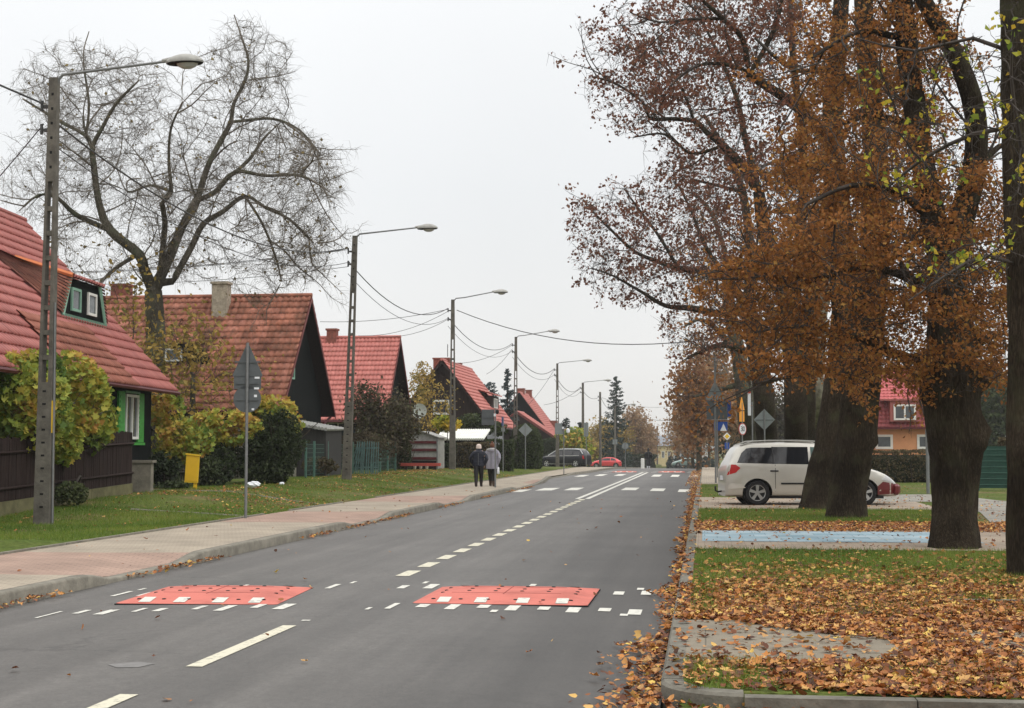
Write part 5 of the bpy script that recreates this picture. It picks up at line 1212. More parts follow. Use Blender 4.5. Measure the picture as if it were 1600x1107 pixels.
ZTOP = 99
def sublimbs(T, ids, n, ln, rs_, ang=.8, r=.03, up=.15):
    for k in range(n):
        i = int(ids[rs_.integers(0, len(ids))])
        if T.par[i] < 0: continue
        d = np.array(T.p[i]) - np.array(T.p[T.par[i]]); d /= np.linalg.norm(d) + 1e-9; v = rs_.normal(size=3); v -= d * v.dot(d); v /= np.linalg.norm(v)
        d = d * cos(ang) + v * sin(ang) + np.array([0, 0, up]); d /= np.linalg.norm(d); L_ = ln * (.6 + .8 * rs_.random()); p = np.array(T.p[i]); q = [(Vector(p), r)]
        for j in range(3):
            d = d + rs_.normal(size=3) * .22; d /= np.linalg.norm(d); p = p + d * L_ / 3; q.append((Vector(p), r * (.8 - .25 * j)))
        if max(v_[0].z for v_ in q) < ZTOP: T.limb(q, .25, attach=i)

TG = 'old trees in the grass strip along the right kerb'
def big_tree(label, name, base, seed): return thing(name, label, 'tree', base, 0, TG)
def local(pts, base): return [(Vector(p) - Vector(base), r) for p, r in pts]
def sink(pts, z=.35):
    a = pts[0]; return [(Vector((a[0].x, a[0].y, a[0].z - z)), a[1] * 1.0)] + pts
def finish_tree(t, T, base, seed, trunk_r, bark, twigm, leafm, nleaf, leafsize, spread=.10, tw=(2, .3), rmax=.02, keep=.6, droop=0.2, tmpl=LEAF4, vertical=True, rtip=.005, skip_r=None, leaf_filter=None, twr=.004, ntrunk=0):
    B = np.array(base); T.finish(rtip); T.P = T.P - B
    T.limb_parts((T.r >= .035) & (np.arange(len(T.r)) > ntrunk), 9, bark, t); T.tubes('branches', T.r < .035, 4, twigm, t)
    tp = T.twigs('twigs', tw[0], tw[1], twigm, t, rmax, twr, droop)
    if nleaf:
        pos = clumped(tp, T.rs, nleaf, spread, keep)
        if leaf_filter is not None: pos = pos[leaf_filter(pos + B)]
        sz = leafsize * (.6 + .7 * T.rs.random(len(pos)))
        scatter('foliage', pos, sz, rand_frames(len(pos), .0), tmpl, leafm, t)
    return tp
rs = np.random.default_rng(11)
def attr(lst, dens=1.25): return np.concatenate([ell(*a[:6], int(a[6] * dens), rs) for a in lst])

# walnut-like bare tree on the left
base = gp(238, 50.5); base.z -= .05
t = thing('bare_tree', 'large spreading almost leafless tree between the first two cottages', 'tree', base)
T = Tree(21); D0 = 50
tr = [(base, .42), (Vector(P(240, 600, D0)), .36), (Vector(P(243, 520, D0)), .34), (Vector(P(240, 455, D0)), .30)]
i0 = T.limb(tr, .3); fk = i0[-1]
bark_trunk('trunk', [(Vector(q) - Vector(base), r) for q, r in tr], M['bark_grey'], t, 5, 28, .02, dz=.15)
def W(pts, at, dD): return T.limb(pxl(pts, D0, D0 + dD), .25, attach=at)
l1 = W([(238, 450, 19), (225, 420, 17), (217, 397, 16), (173, 361, 14), (155, 318, 11), (146, 253, 9), (145, 228, 8), (159, 202, 6), (181, 163, 5), (217, 126, 3)], fk, -1.5)
W([(173, 361, 8), (119, 336, 8), (90, 310, 6), (60, 305, 4), (30, 330, 2)], T.near(P(173, 361, D0 - .7)), -2.5)
W([(146, 240, 6), (134, 213, 6), (90, 188, 5), (36, 155, 3)], T.near(P(146, 240, D0 - 1)), 2)
W([(134, 213, 4), (139, 163, 4), (130, 90, 3), (139, 50, 2)], T.near(P(134, 213, D0)), 1)
W([(217, 397, 7), (180, 420, 6), (150, 450, 4), (130, 480, 3)], T.near(P(217, 397, D0 - .3)), -2)
r1 = W([(243, 450, 18), (267, 397, 16), (285, 354, 13), (307, 314, 11), (325, 260, 9), (347, 217, 8), (361, 191, 7), (365, 163, 6), (383, 126, 5), (388, 94, 4), (376, 54, 3), (366, 24, 2)], fk, 1)
W([(361, 191, 5), (390, 188, 5), (426, 186, 4), (466, 202, 3), (500, 240, 2)], T.near(P(361, 191, D0 + .6)), 2)
W([(307, 314, 7), (336, 300, 7), (368, 269, 7), (415, 275, 5), (470, 275, 4), (515, 300, 2)], T.near(P(307, 314, D0 + .3)), -2)
W([(368, 269, 5), (390, 249, 5), (412, 217, 4), (440, 190, 2)], T.near(P(368, 269, D0 - .5)), 1)
W([(270, 440, 11), (300, 385, 10), (318, 350, 9), (347, 332, 8), (383, 307, 6), (415, 325, 5), (452, 343, 4), (490, 380, 2)], T.near(P(250, 440, D0)), 3)
W([(383, 307, 4), (410, 350, 4), (430, 400, 3), (440, 440, 2)], T.near(P(383, 307, D0 + 2)), 1)
W([(250, 430, 10), (258, 347, 9), (253, 318, 8), (267, 300, 7), (264, 253, 5), (267, 202, 4), (285, 160, 2)], fk, -3)
W([(267, 300, 4), (235, 290, 4), (200, 300, 3), (185, 270, 2)], T.near(P(267, 300, D0 - 1.5)), 2)
ZTOP = 99 if False else P(300, 60, 50).z
r2 = np.random.default_rng(5); n0 = len(T.p); sublimbs(T, np.arange(i0[-1], n0), 60, 1.9, r2, .75, .032, .0); n1 = len(T.p); sublimbs(T, np.arange(n0, n1), 90, 1.3, r2, .7, .018, .0)
A = attr([(130, 190, 118, 130, 50, 3.8, 1700), (90, 270, 85, 90, 49, 3, 700), (385, 130, 78, 108, 50, 3, 1250), (440, 300, 100, 110, 50, 3.6, 3200), (270, 270, 130, 110, 50, 4, 1300), (450, 385, 72, 70, 50, 2.6, 1700), (150, 400, 90, 60, 49, 3, 420), (320, 400, 100, 50, 50, 3, 400), (210, 130, 60, 50, 51, 2.5, 350)])
A = A[np.array([mnoise.noise(Vector(x) * .55) for x in A]) > -.16]
T.grow(A, .28, 1.5, .34, 60, (0, 0, -.05), 16000, .1, start=i0[-1])
def lf(p): return rs.random(len(p)) < np.where(p[:, 2] < 9, 1, .35)
finish_tree(t, T, base, 21, .3, M['bark_grey'], M['twig_grey'], M['leaf_ochre_dull'], 1700, .13, .10, (5, .6), .022, .3, .8, leaf_filter=lf, twr=.005, rtip=.007, ntrunk=i0[-1])

ZTOP = 99
# --- right row
def row_tree(label, px, D, pxbase, trunkpx, limbs, ells, leafm, nleaf, lsize, seed, step=.25, burls=(), name='tree', grow=None, twn=(2, .3), bark=None, keep=.6, tk=.035, spread=.10, infl=1.8, kill=.35, filt=None, maxn=9000, trop=(0, 0, 0), ns=44, droop=.2, csc=.9, cth=-.02, sub=0):
    base = G(pxbase[0], pxbase[1], .1); base.z -= .28
    t = big_tree(label, name, base, seed); T = Tree(seed)
    tp_ = pxl(trunkpx, D); tp_[0] = (base, tp_[0][1]); idx = T.limb(tp_, .3)
    bark_trunk('trunk', [(Vector(q) - base, r) for q, r in tp_], bark or M['bark'], t, seed, ns, tk, [(Vector(b[0]) - base, b[1], b[2]) for b in burls], dz=.06 if D < 40 else .15)
    ntr = len(T.p)
    for (pts, d0, d1) in limbs: T.limb(pxl(pts, d0, d1), .25, attach=T.near(P(pts[0][0], pts[0][1], d0)))
    if sub:
        r3 = np.random.default_rng(seed); n0_ = len(T.p); sublimbs(T, np.arange(int(ntr * .5), n0_), sub, 1.8, r3, .7, .02, .12)
    T.grow(attr(ells), step, infl, kill, 80, trop, maxn, .22, start=int(len(idx) * .45))
    T.rad = [q for q in T.rad]
    B = np.array(base); T.finish(.005); 
    istr = np.zeros(len(T.p), bool); istr[:ntr] = True; T.P = T.P - B
    T.limb_parts((T.r >= .035) & ~istr, 9, bark or M['bark'], t); T.tubes('branches', (T.r < .035) & ~istr, 4, M['twig'], t)
    rr_ = T.r.copy(); tp = T.twigs('twigs', twn[0], twn[1], M['twig'], t, .018, .0042 * max(1, D / 35), droop)
    if nleaf:
        pos = clumped(tp, T.rs, nleaf, spread, keep)
        if filt is not None: pos = pos[filt(pos + B)]
        nv = np.array([mnoise.noise(Vector((x[0] * csc, x[1] * csc, x[2] * csc * 2.2))) for x in pos + B]); pos = pos[nv + T.rs.normal(size=len(nv)) * .07 > cth]
        scatter('foliage', pos, lsize * (.6 + .7 * T.rs.random(len(pos))), rand_frames(len(pos), .0), LEAF4, leafm, t)
    return t, T, base
# T1: nearest trunk at the right edge with yellow-green leaves
row_tree('nearest trunk at the right edge, furrowed bark with yellow-green leaves hanging beside it', 1600, 16.9, (1602, 899),
    [(1602, 899, 66), (1604, 800, 62), (1602, 600, 58), (1598, 400, 54), (1592, 250, 52), (1586, 0, 48), (1584, -160, 44)],
    [([(1598, 420, 8), (1540, 400, 6), (1480, 430, 4), (1420, 470, 2)], 16.9, 15.8), ([(1590, 200, 9), (1520, 210, 6), (1440, 250, 4), (1380, 300, 2)], 16.9, 18), ([(1588, 90, 8), (1520, 60, 6), (1430, 80, 4), (1340, 60, 2)], 16.9, 17.6),
     ([(1600, 330, 8), (1640, 300, 8), (1700, 260, 5)], 16.9, 15.5), ([(1604, 300, 8), (1600, 260, 7), (1580, 120, 4), (1585, 30, 3)], 16.5, 15.3)],
    [(1590, 130, 42, 170, 15.4, .8, 260), (1595, 330, 35, 110, 15.4, .8, 160), (1490, 420, 90, 60, 16.4, 1.0, 170), (1450, 180, 120, 150, 17.5, 1.3, 420), (1700, 260, 90, 120, 15.6, 1.2, 120)],
    M['leaf_yg'], 1500, .085, 31, .16, twn=(2, .2), keep=.22, spread=.05, infl=1.2, kill=.22, filt=lambda p: (rs.random(len(p)) < .75), burls=[(P(1602, 700, 16.7), .25, .05)])
# T2: burred trunk
row_tree('thick trunk with swollen burrs halfway up, standing just behind the blue bay line', 1492, 21.8, (1492, 857),
    [(1492, 857, 84), (1492, 790, 72), (1492, 730, 76), (1490, 690, 86), (1488, 640, 90), (1487, 590, 86), (1486, 540, 78), (1482, 480, 66), (1478, 430, 56), (1462, 360, 44), (1440, 250, 38), (1420, 100, 32), (1405, -60, 28), (1400, -160, 24)],
    [([(1484, 450, 44), (1500, 350, 42), (1522, 270, 38), (1524, 180, 34), (1495, 90, 30), (1443, 0, 25), (1410, -80, 20)], 21.8, 21.2),
     ([(1465, 560, 22), (1420, 560, 16), (1370, 540, 12), (1310, 520, 8), (1240, 510, 5), (1180, 520, 3)], 21.8, 20.3), ([(1470, 470, 20), (1410, 430, 14), (1340, 420, 10), (1260, 440, 7), (1180, 430, 4)], 21.8, 20.8),
     ([(1455, 340, 18), (1400, 300, 12), (1330, 290, 8), (1260, 320, 5)], 21.8, 20.2), ([(1430, 200, 14), (1370, 180, 10), (1300, 200, 6), (1240, 240, 3)], 21.8, 22.6), ([(1500, 560, 18), (1540, 530, 12), (1570, 520, 7), (1600, 540, 4)], 21.8, 22.6),
     ([(1522, 270, 14), (1560, 230, 9), (1600, 220, 5)], 21.8, 23), ([(1410, 60, 12), (1340, 50, 8), (1270, 90, 5)], 21.8, 21)],
    [(1300, 480, 160, 75, 20.6, 1.3, 1100), (1240, 400, 90, 60, 20.6, 1.0, 350), (1380, 380, 130, 120, 21.4, 1.6, 1000), (1330, 260, 130, 90, 21.4, 1.5, 620), (1545, 430, 90, 130, 22.4, 1.3, 800), (1180, 470, 110, 60, 20.4, 1.0, 420), (1460, 330, 110, 110, 20.4, .8, 420), (1480, 500, 110, 70, 20.4, .8, 420), (1320, 400, 150, 80, 19.8, .8, 420), (1570, 560, 50, 60, 22.6, 1.0, 200), (1480, 590, 110, 40, 21.4, 1.4, 260), (1360, 100, 150, 110, 21.8, 1.6, 500), (1330, 570, 110, 40, 20.6, 1.0, 300)],
    M['leaf_orange'], 66000, .066, 32, .2, twn=(3, .26), csc=1.25, cth=-.06, sub=40, keep=.4, spread=.075, infl=1.3, kill=.26, maxn=11000,
    burls=[(P(1535, 600, 21.7), .22, .16), (P(1540, 670, 21.7), .2, .15), (P(1445, 610, 21.7), .22, .12), (P(1528, 690, 21.6), .25, .1), (P(1448, 680, 21.6), .18, .08), (P(1500, 560, 21.3), .25, .08), (P(1470, 655, 21.3), .2, .07), (P(1515, 640, 21.3), .2, .08)], tk=.045, droop=.1)
# T3 and T4: the pair before the silver car
row_tree('nearer of the two massive leaning trunks in front of the silver car', 1322, 31.0, (1322, 809),
    [(1322, 809, 70), (1326, 760, 62), (1335, 700, 62), (1345, 620, 60), (1352, 560, 55), (1360, 480, 50), (1370, 350, 44), (1365, 200, 38), (1352, 60, 32), (1345, -80, 26)],
    [([(1352, 560, 24), (1385, 545, 18), (1410, 560, 12), (1440, 600, 6)], 31, 30), ([(1362, 460, 20), (1310, 420, 14), (1250, 400, 9), (1180, 410, 5)], 31, 28.5), ([(1370, 330, 18), (1310, 280, 13), (1240, 250, 8), (1190, 260, 4)], 31, 29),
     ([(1360, 150, 16), (1300, 110, 11), (1240, 110, 7), (1180, 60, 4)], 31, 30), ([(1368, 420, 15), (1430, 380, 10), (1480, 370, 6)], 31, 30), ([(1366, 240, 15), (1420, 200, 10), (1470, 190, 6)], 31, 31.5), ([(1348, 590, 12), (1290, 580, 9), (1230, 590, 6), (1180, 600, 3)], 30.6, 28.5)],
    [(1240, 400, 110, 80, 28.8, 1.6, 700), (1200, 480, 80, 80, 28.5, 1.3, 420), (1260, 560, 120, 55, 28.6, 1.3, 480), (1300, 300, 120, 90, 29.5, 1.8, 600), (1430, 420, 90, 130, 30, 1.8, 600), (1380, 150, 140, 140, 30.5, 2, 700), (1410, 580, 60, 40, 30, 1.2, 160)],
    M['leaf_orange'], 40000, .088, 33, .25, twn=(3, .3), csc=1.1, cth=-.04, sub=40, keep=.38, spread=.09, infl=1.5, kill=.32, tk=.04, maxn=8000, burls=[(P(1370, 690, 30.8), .16, .12)], droop=.1)
row_tree('farther of the two massive trunks in front of the silver car, overlapping its door', 1280, 35.3, (1279, 796),
    [(1279, 796, 66), (1286, 750, 60), (1300, 700, 60), (1316, 600, 58), (1324, 500, 52), (1318, 420, 46), (1306, 300, 40), (1300, 200, 36), (1310, 60, 28), (1320, -60, 20)],
    [([(1302, 215, 22), (1280, 200, 20), (1255, 175, 18), (1225, 152, 16), (1190, 130, 14), (1170, 115, 12)], 35.3, 34.4), ([(1170, 115, 10), (1160, 60, 8), (1130, 30, 7), (1085, -10, 5)], 34.4, 33.6), ([(1170, 115, 9), (1190, 85, 8), (1215, 30, 7), (1228, -40, 5)], 34.4, 35),
     ([(1168, 112, 7), (1130, 100, 6), (1090, 103, 5), (1050, 132, 4), (1030, 170, 3)], 34.4, 33), ([(1130, 30, 5), (1080, 30, 4), (1030, 35, 3), (985, 20, 2)], 34, 33), ([(1310, 350, 20), (1260, 330, 14), (1210, 330, 9)], 35.3, 34)],
    [(1120, 50, 150, 75, 34, 2, 900), (1060, 120, 90, 65, 33.5, 1.6, 420), (1200, 30, 110, 90, 35, 2, 480), (1230, 240, 100, 90, 34.5, 1.8, 420)],
    M['leaf_red'], 10500, .105, 34, .25, sub=30, twn=(2, .3), keep=.3, spread=.09, infl=1.6, kill=.32, tk=.04, maxn=7000)
# T5 and T6: the limbs that reach out over the road
row_tree('tall tree behind the silver car whose upper boughs arch left over the road', 1245, 47, (1245, 768),
    [(1245, 768, 40), (1243, 640, 38), (1240, 560, 34), (1226, 450, 30), (1197, 370, 24), (1186, 300, 20)],
    [([(1186, 300, 19), (1160, 260, 15), (1130, 228, 12), (1105, 208, 9), (1085, 190, 7), (1050, 186, 6), (1015, 185, 6), (1004, 160, 4), (960, 130, 3), (925, 120, 2)], 47, 44.5),
     ([(1186, 300, 12), (1165, 220, 10), (1150, 150, 8), (1120, 80, 5), (1090, 20, 3)], 47, 48), ([(1238, 500, 20), (1250, 380, 17), (1255, 250, 14), (1240, 100, 11), (1230, -40, 8)], 47, 47.5),
     ([(1130, 228, 6), (1080, 240, 5), (1040, 210, 4), (990, 215, 2)], 46, 45), ([(1085, 190, 5), (1060, 130, 4), (1020, 90, 3), (970, 70, 2)], 45, 46), ([(1226, 450, 12), (1180, 430, 9), (1130, 420, 6), (1090, 440, 3)], 47, 45)],
    [(1000, 140, 92, 85, 45, 2.2, 1000), (1080, 110, 150, 115, 46, 3, 1500), (1130, 260, 130, 80, 46, 2.6, 700), (1020, 40, 105, 60, 46, 2.2, 620), (1180, 60, 120, 110, 48, 3, 700), (1150, 400, 90, 70, 46, 2, 340)],
    M['leaf_red'], 16500, .125, 35, .25, sub=40, csc=.75, twn=(2, .36), keep=.28, spread=.11, infl=1.9, kill=.36, maxn=11000, ns=30)
row_tree('tree with a low rounded lobe of russet boughs reaching farthest over the road', 1203, 60, (1203, 752),
    [(1203, 752, 38), (1195, 640, 34), (1184, 560, 32), (1168, 480, 28)],
    [([(1168, 480, 16), (1145, 490, 14), (1120, 490, 12), (1080, 482, 10), (1040, 478, 7), (1000, 455, 5), (955, 430, 3), (925, 420, 2)], 60, 57),
     ([(1168, 480, 16), (1150, 455, 14), (1130, 432, 12), (1100, 425, 10), (1060, 420, 8), (1025, 408, 7), (990, 392, 5), (950, 355, 4), (915, 320, 2)], 60, 58.5),
     ([(1168, 480, 18), (1172, 400, 16), (1160, 300, 12), (1130, 230, 8), (1100, 180, 5)], 60, 61), ([(1060, 420, 6), (1030, 370, 5), (1000, 330, 4), (975, 295, 2)], 58.8, 60), ([(1130, 432, 7), (1100, 380, 6), (1080, 330, 4), (1060, 290, 3)], 59, 61),
     ([(1160, 300, 7), (1120, 290, 5), (1080, 280, 3)], 60.5, 61), ([(1184, 560, 14), (1140, 540, 10), (1105, 545, 7), (1075, 560, 4)], 60, 58)],
    [(955, 370, 75, 78, 58, 2.6, 1300), (1010, 430, 110, 55, 58.5, 2.6, 1100), (1060, 350, 110, 85, 59.5, 3, 1200), (1110, 280, 80, 90, 61, 3, 600), (1090, 540, 60, 45, 58, 2, 350), (1160, 420, 70, 90, 60, 2.5, 400)],
    M['leaf_red'], 13500, .155, 36, .28, sub=40, csc=.7, twn=(2, .45), keep=.28, spread=.13, infl=2.2, kill=.42, maxn=11000, ns=30)
row_tree('greyish trunk leaning left beyond the sign posts, with russet leaves', 1172, 72, (1176, 744),
    [(1176, 744, 34), (1166, 640, 30), (1155, 560, 26), (1140, 480, 20), (1135, 400, 14)],
    [([(1155, 560, 14), (1125, 520, 9), (1095, 500, 6), (1070, 510, 3)], 72, 70), ([(1160, 600, 10), (1120, 610, 7), (1085, 620, 4)], 72, 71), ([(1135, 400, 9), (1110, 330, 6), (1080, 300, 3)], 72, 73)],
    [(1095, 520, 65, 55, 71, 3, 500), (1100, 610, 60, 50, 71, 3, 450), (1110, 400, 80, 90, 72, 3, 450)],
    M['leaf_orange'], 3600, .17, 37, .32, twn=(2, .45), keep=.5, spread=.15, infl=2.6, kill=.5, maxn=6000, ns=24, bark=M['bark_grey'])
row_tree('slim pale-barked trunk between the dark ones above the silver car', 1235, 66, (1232, 745),
    [(1232, 745, 16), (1236, 640, 14), (1242, 540, 12), (1246, 440, 9)], [([(1242, 540, 6), (1225, 470, 4), (1215, 420, 3)], 66, 66)], [(1240, 400, 50, 90, 66, 2, 160)],
    M['leaf_red'], 900, .14, 38, .35, twn=(1, .4), ns=20, bark=M['bark_pale'], infl=3, kill=.6)
row_tree('pale mottled trunk showing above the pink gable between the big trunks', 1276, 56, (1274, 752),
    [(1274, 752, 22), (1276, 640, 20), (1282, 540, 17), (1290, 400, 13)], [([(1282, 540, 6), (1295, 470, 4), (1310, 420, 3)], 56, 56)], [(1285, 380, 60, 90, 56, 2, 200)],
    M['leaf_orange'], 1500, .12, 39, .35, twn=(1, .4), ns=20, bark=M['bark_pale'], infl=3, kill=.6)
row_tree('dark straight trunk rising directly behind the roof of the silver car', 1262, 52, (1262, 762),
    [(1262, 762, 36), (1258, 640, 34), (1262, 540, 30), (1270, 440, 24), (1275, 330, 18)], [([(1262, 540, 12), (1225, 490, 8), (1190, 480, 5)], 52, 50)], [(1260, 400, 80, 100, 52, 2.4, 350), (1200, 500, 60, 60, 51, 2, 200)],
    M['leaf_orange'], 5000, .12, 40, .3, twn=(2, .35), ns=28, infl=2.4, kill=.45)

# ------------------------------------------------------------------ background and garden vegetation
def small_tree(name, label, px, D, pytop, wpx, leafm, nleaf, lsize, seed, group=None, shape=(1, 1), trunk_h=.25, bark=None, spread=.25, tw=(1, .5), base=None, cat='tree', density=260, jag=.16, rbase=None, keep=.8, depth=None, twm=None, fo=(0, 0)):
    """one tree or bush: trunk, grown branches, leaf clumps; size from its picture extent"""
    q = gp(px, D) if base is None else base; H = P(px, pytop, D).z - q.z; rw = wpx / 2 * D / F
    t = thing(name, label, cat, q, 0, group); T = Tree(seed); r0 = rbase or max(.04, H * .022)
    th = H * max(trunk_h, .12)
    T.limb([(Vector((0, 0, -.2)), r0), (Vector((.03 * H * fo[0], 0, th)), r0 * .8), (Vector((.05 * H * fo[0], 0, th + .25 * H)), r0 * .5)], max(.15, H / 22))
    r2 = np.random.default_rng(seed + 100); cz = th + (H - th) * .5; A = []
    for k in range(int(max(5, min(12, density / 25)))):
        f = r2.random(3); c = np.array([(f[0] - .5) * rw * 1.15, (f[1] - .5) * rw * 1.15, cz + (f[2] - .5) * (H - th) * .62])
        rr_ = np.array([rw * .5, rw * .5, (H - th) * .26]) * (.8 + .4 * r2.random())
        q_ = r2.normal(size=(int(density / 6), 3)); q_ /= np.linalg.norm(q_, axis=1)[:, None]; A.append(c + q_ * (r2.random(len(q_)) ** .4)[:, None] * rr_)
    A = np.concatenate(A); A = A[A[:, 2] < H]; A = A[A[:, 2] > th * .6]
    T.grow(A, max(.12, H / 26), H, max(.18, H / 20), 40, (0, 0, .05), 2500, .2, start=1)
    T.finish(max(.006, D * .00007))
    T.tubes('trunk', T.r > r0 * .45, 7, bark or M['bark_grey'], t); T.tubes('branches', T.r <= r0 * .45, 3, twm or M['twig'], t)
    tp = T.twigs('twigs', tw[0], tw[1] * max(.4, H / 7), twm or M['twig'], t, 1.0, max(.004, D * .00006), .1)
    if nleaf:
        pos = clumped(tp, T.rs, nleaf, spread * max(.35, H / 7), keep); pos = pos[pos[:, 2] > .05]
        scatter('foliage', pos, lsize * (.6 + .8 * T.rs.random(len(pos))), rand_frames(len(pos)), LEAF4, leafm, t)
    return t
def hedge(label, c, sx_, sy_, H, leafm, n, lsize, rot=0.0, round_=.0, group=None, name='hedge', topj=.06, cat='hedge'):
    """clipped hedge: dark core of twigs and a skin of leaves over its whole body"""
    t = thing(name, label, cat, c, rot, group); r2 = np.random.default_rng(int(abs(c[0] * 13 + c[1] * 7)) + 3)
    u = r2.random((n, 3)); fc = r2.integers(0, 5, n); p = (u - .5) * 2; k = 1 - .12 * r2.random(n)
    ax = np.array([0, 0, 1, 1, 2])[fc]; sg = np.array([1, -1, 1, -1, 1])[fc]; p[np.arange(n), ax] = sg * k
    if round_ > 0:
        q = p.copy(); q[:, 2] = np.maximum(q[:, 2], 0); nrm = (np.abs(q) ** 4).sum(1) ** .25; sph = q / (np.linalg.norm(q, axis=1)[:, None] + 1e-6)
        pt_ = p * (1 - round_) + np.where(q[:, 2:] > 0, sph * k[:, None], np.concatenate([sph[:, :2], p[:, 2:]], 1)) * round_; p = pt_
    pos = np.stack([p[:, 0] * sx_, p[:, 1] * sy_, (p[:, 2] + 1) / 2 * H], 1)
    ns_ = np.array([mnoise.noise(Vector(x) * 1.3) for x in pos]); pos += (pos - np.array([0, 0, H / 2])) * (ns_ * topj * 2)[:, None]
    scatter('foliage', pos, lsize * (.6 + .8 * r2.random(n)), rand_frames(n), LEAF4, leafm, t)
    b = MB(); s_ = .86 - .12 * round_
    for i in range(int(60)):
        x, y = (r2.random() - .5) * 2 * sx_ * s_, (r2.random() - .5) * 2 * sy_ * s_; b.tube([(x, y, -.1), (x + r2.normal() * .1, y + r2.normal() * .1, H * .5), (x + r2.normal() * .2, y + r2.normal() * .2, H * .86)], [.025, .018, .008], 4)
    b.build('stems', M['twig'], t)
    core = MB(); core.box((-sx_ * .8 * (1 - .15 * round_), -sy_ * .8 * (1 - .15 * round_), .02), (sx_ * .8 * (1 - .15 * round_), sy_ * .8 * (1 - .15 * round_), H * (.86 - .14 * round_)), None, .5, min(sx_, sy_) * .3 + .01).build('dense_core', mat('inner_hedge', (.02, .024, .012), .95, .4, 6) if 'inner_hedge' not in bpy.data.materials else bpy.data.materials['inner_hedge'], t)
    return t
def conifer(label, px, D, pytop, wpx, leafm, seed, n=2600, lsize=.22, bottom=.06, group=None, pw=.8):
    q = gp(px, D); H = P(px, pytop, D).z - q.z; rw = wpx / 2 * D / F; r2 = np.random.default_rng(seed)
    t = thing('conifer', label, 'tree', q, 0, group); MB().tube([(0, 0, -.2), (0, 0, H * .5), (0, 0, H * .98)], [H * .02, H * .012, .01], 8).build('trunk', M['bark'], t)
    b = MB(); L_ = []; nb = 130
    for i in range(nb):
        f = bottom + (1 - bottom) * (i / nb) ** 1.1; z = H * f; ln = rw * ((1 - f) ** pw) * (.75 + .45 * r2.random()) + .06; a = r2.random() * 2 * pi
        dr_ = -.28 * ln * (1 - f * .8); tip = Vector((cos(a) * ln, sin(a) * ln, z + dr_ + .12 * ln)); mid = Vector((cos(a) * ln * .6, sin(a) * ln * .6, z + dr_))
        b.tube([(0, 0, z), mid, tip], [.02, .014, .006], 3)
        m_ = int(n / nb * (.3 + 1.4 * (1 - f))); u = r2.random(m_) ** .8; P_ = np.where(u[:, None] < .6, np.array([0, 0, z]) + (np.array(mid) - np.array([0, 0, z])) * (u / .6)[:, None], np.array(mid) + (np.array(tip) - np.array(mid)) * ((u - .6) / .4)[:, None])
        L_.append(P_ + r2.normal(size=(m_, 3)) * np.array([.09, .09, .07]) * (ln * .6 + .25) + np.array([0, 0, -.04 * ln]))
    b.build('branches', M['twig'], t); pos = np.concatenate(L_); u_, v_, n_ = rand_frames(len(pos))
    v_ = v_ * np.array([1, 1, .5]) + np.array([0, 0, -.4]); v_ /= np.linalg.norm(v_, axis=1)[:, None]; u_ = np.cross(v_, n_); u_ /= np.linalg.norm(u_, axis=1)[:, None] + 1e-9
    scatter('needles', pos, lsize * (.6 + .8 * r2.random(len(pos))), (u_ * .55, v_, n_), LEAF4, leafm, t)
    return t

# vine over the brown fence
def leafy(name, label, cat, base, ellps, leafm, n, lsize, seed, stems=14, tmpl=LEAF4, group=None):
    r2 = np.random.default_rng(seed); t = thing(name, label, cat, base, 0, group); B = np.array(base); tot = sum(e_[6] for e_ in ellps); pos = []; T = Tree(seed)
    A = np.concatenate([ell(*e_[:6], int(260 * e_[6] / tot) + 20, r2) for e_ in ellps]) - B
    T.limb([(Vector((0, 0, -.1)), .035), (Vector((.1, 0, .6)), .03), (Vector(A[A[:, 2].argsort()[len(A) // 3]]), .02)], .15)
    T.grow(A, .15, 6, .22, 50, (0, 0, 0), 1600, .3); T.finish(.006); T.tubes('stems', T.r > 0, 4, M['twig'], t); tp = T.twigs('tendrils', 1, .3, M['twig'], t, 1, .004, .3)
    for e_ in ellps: 
        m_ = int(n * e_[6] / tot); q = ell(*e_[:6], m_ * 2, r2) - B
        nv = np.array([mnoise.noise(Vector(x) * 2.2) for x in q]); q = q[np.argsort(-nv + r2.normal(size=len(nv)) * .25)[:m_]]; pos.append(q)
    pos = np.concatenate(pos); u_, v_, n_ = rand_frames(len(pos)); n_ = n_ + np.array([0, -.5, .5]); n_ /= np.linalg.norm(n_, axis=1)[:, None]; u_ = np.cross(n_, v_); u_ /= np.linalg.norm(u_, axis=1)[:, None] + 1e-9; v_ = np.cross(n_, u_)
    rn = np.clip(.5 + .9 * np.array([mnoise.noise(Vector(x) * .9 + Vector((seed, 0, 0))) for x in pos]) + r2.normal(size=len(pos)) * .18, 0, 1)
    scatter('foliage', pos, lsize * (.6 + .7 * r2.random(len(pos))), (u_, v_, n_), tmpl, leafm, t, rn)
    return t
leafy('vine', 'big yellowing climbing vine sprawling over the brown board fence', 'vine', gp(90, 33),
      [(40, 640, 75, 75, 31.5, .8, 1.0), (110, 620, 60, 70, 33, .7, .9), (150, 650, 35, 60, 34.5, .6, .5), (60, 580, 40, 35, 32, .5, .35), (100, 690, 30, 40, 32.5, .4, .3), (10, 600, 40, 50, 31, .6, .4)], M['leaf_vine'], 9500, .16, 61, tmpl=LEAFM)
leafy('weeds', 'dark weedy shrub at the foot of the brown fence behind the nearest lamp post', 'weeds', gp(120, 33.5), [(110, 772, 28, 20, 32.5, .4, 1)], M['leaf_hedge'], 700, .09, 62)
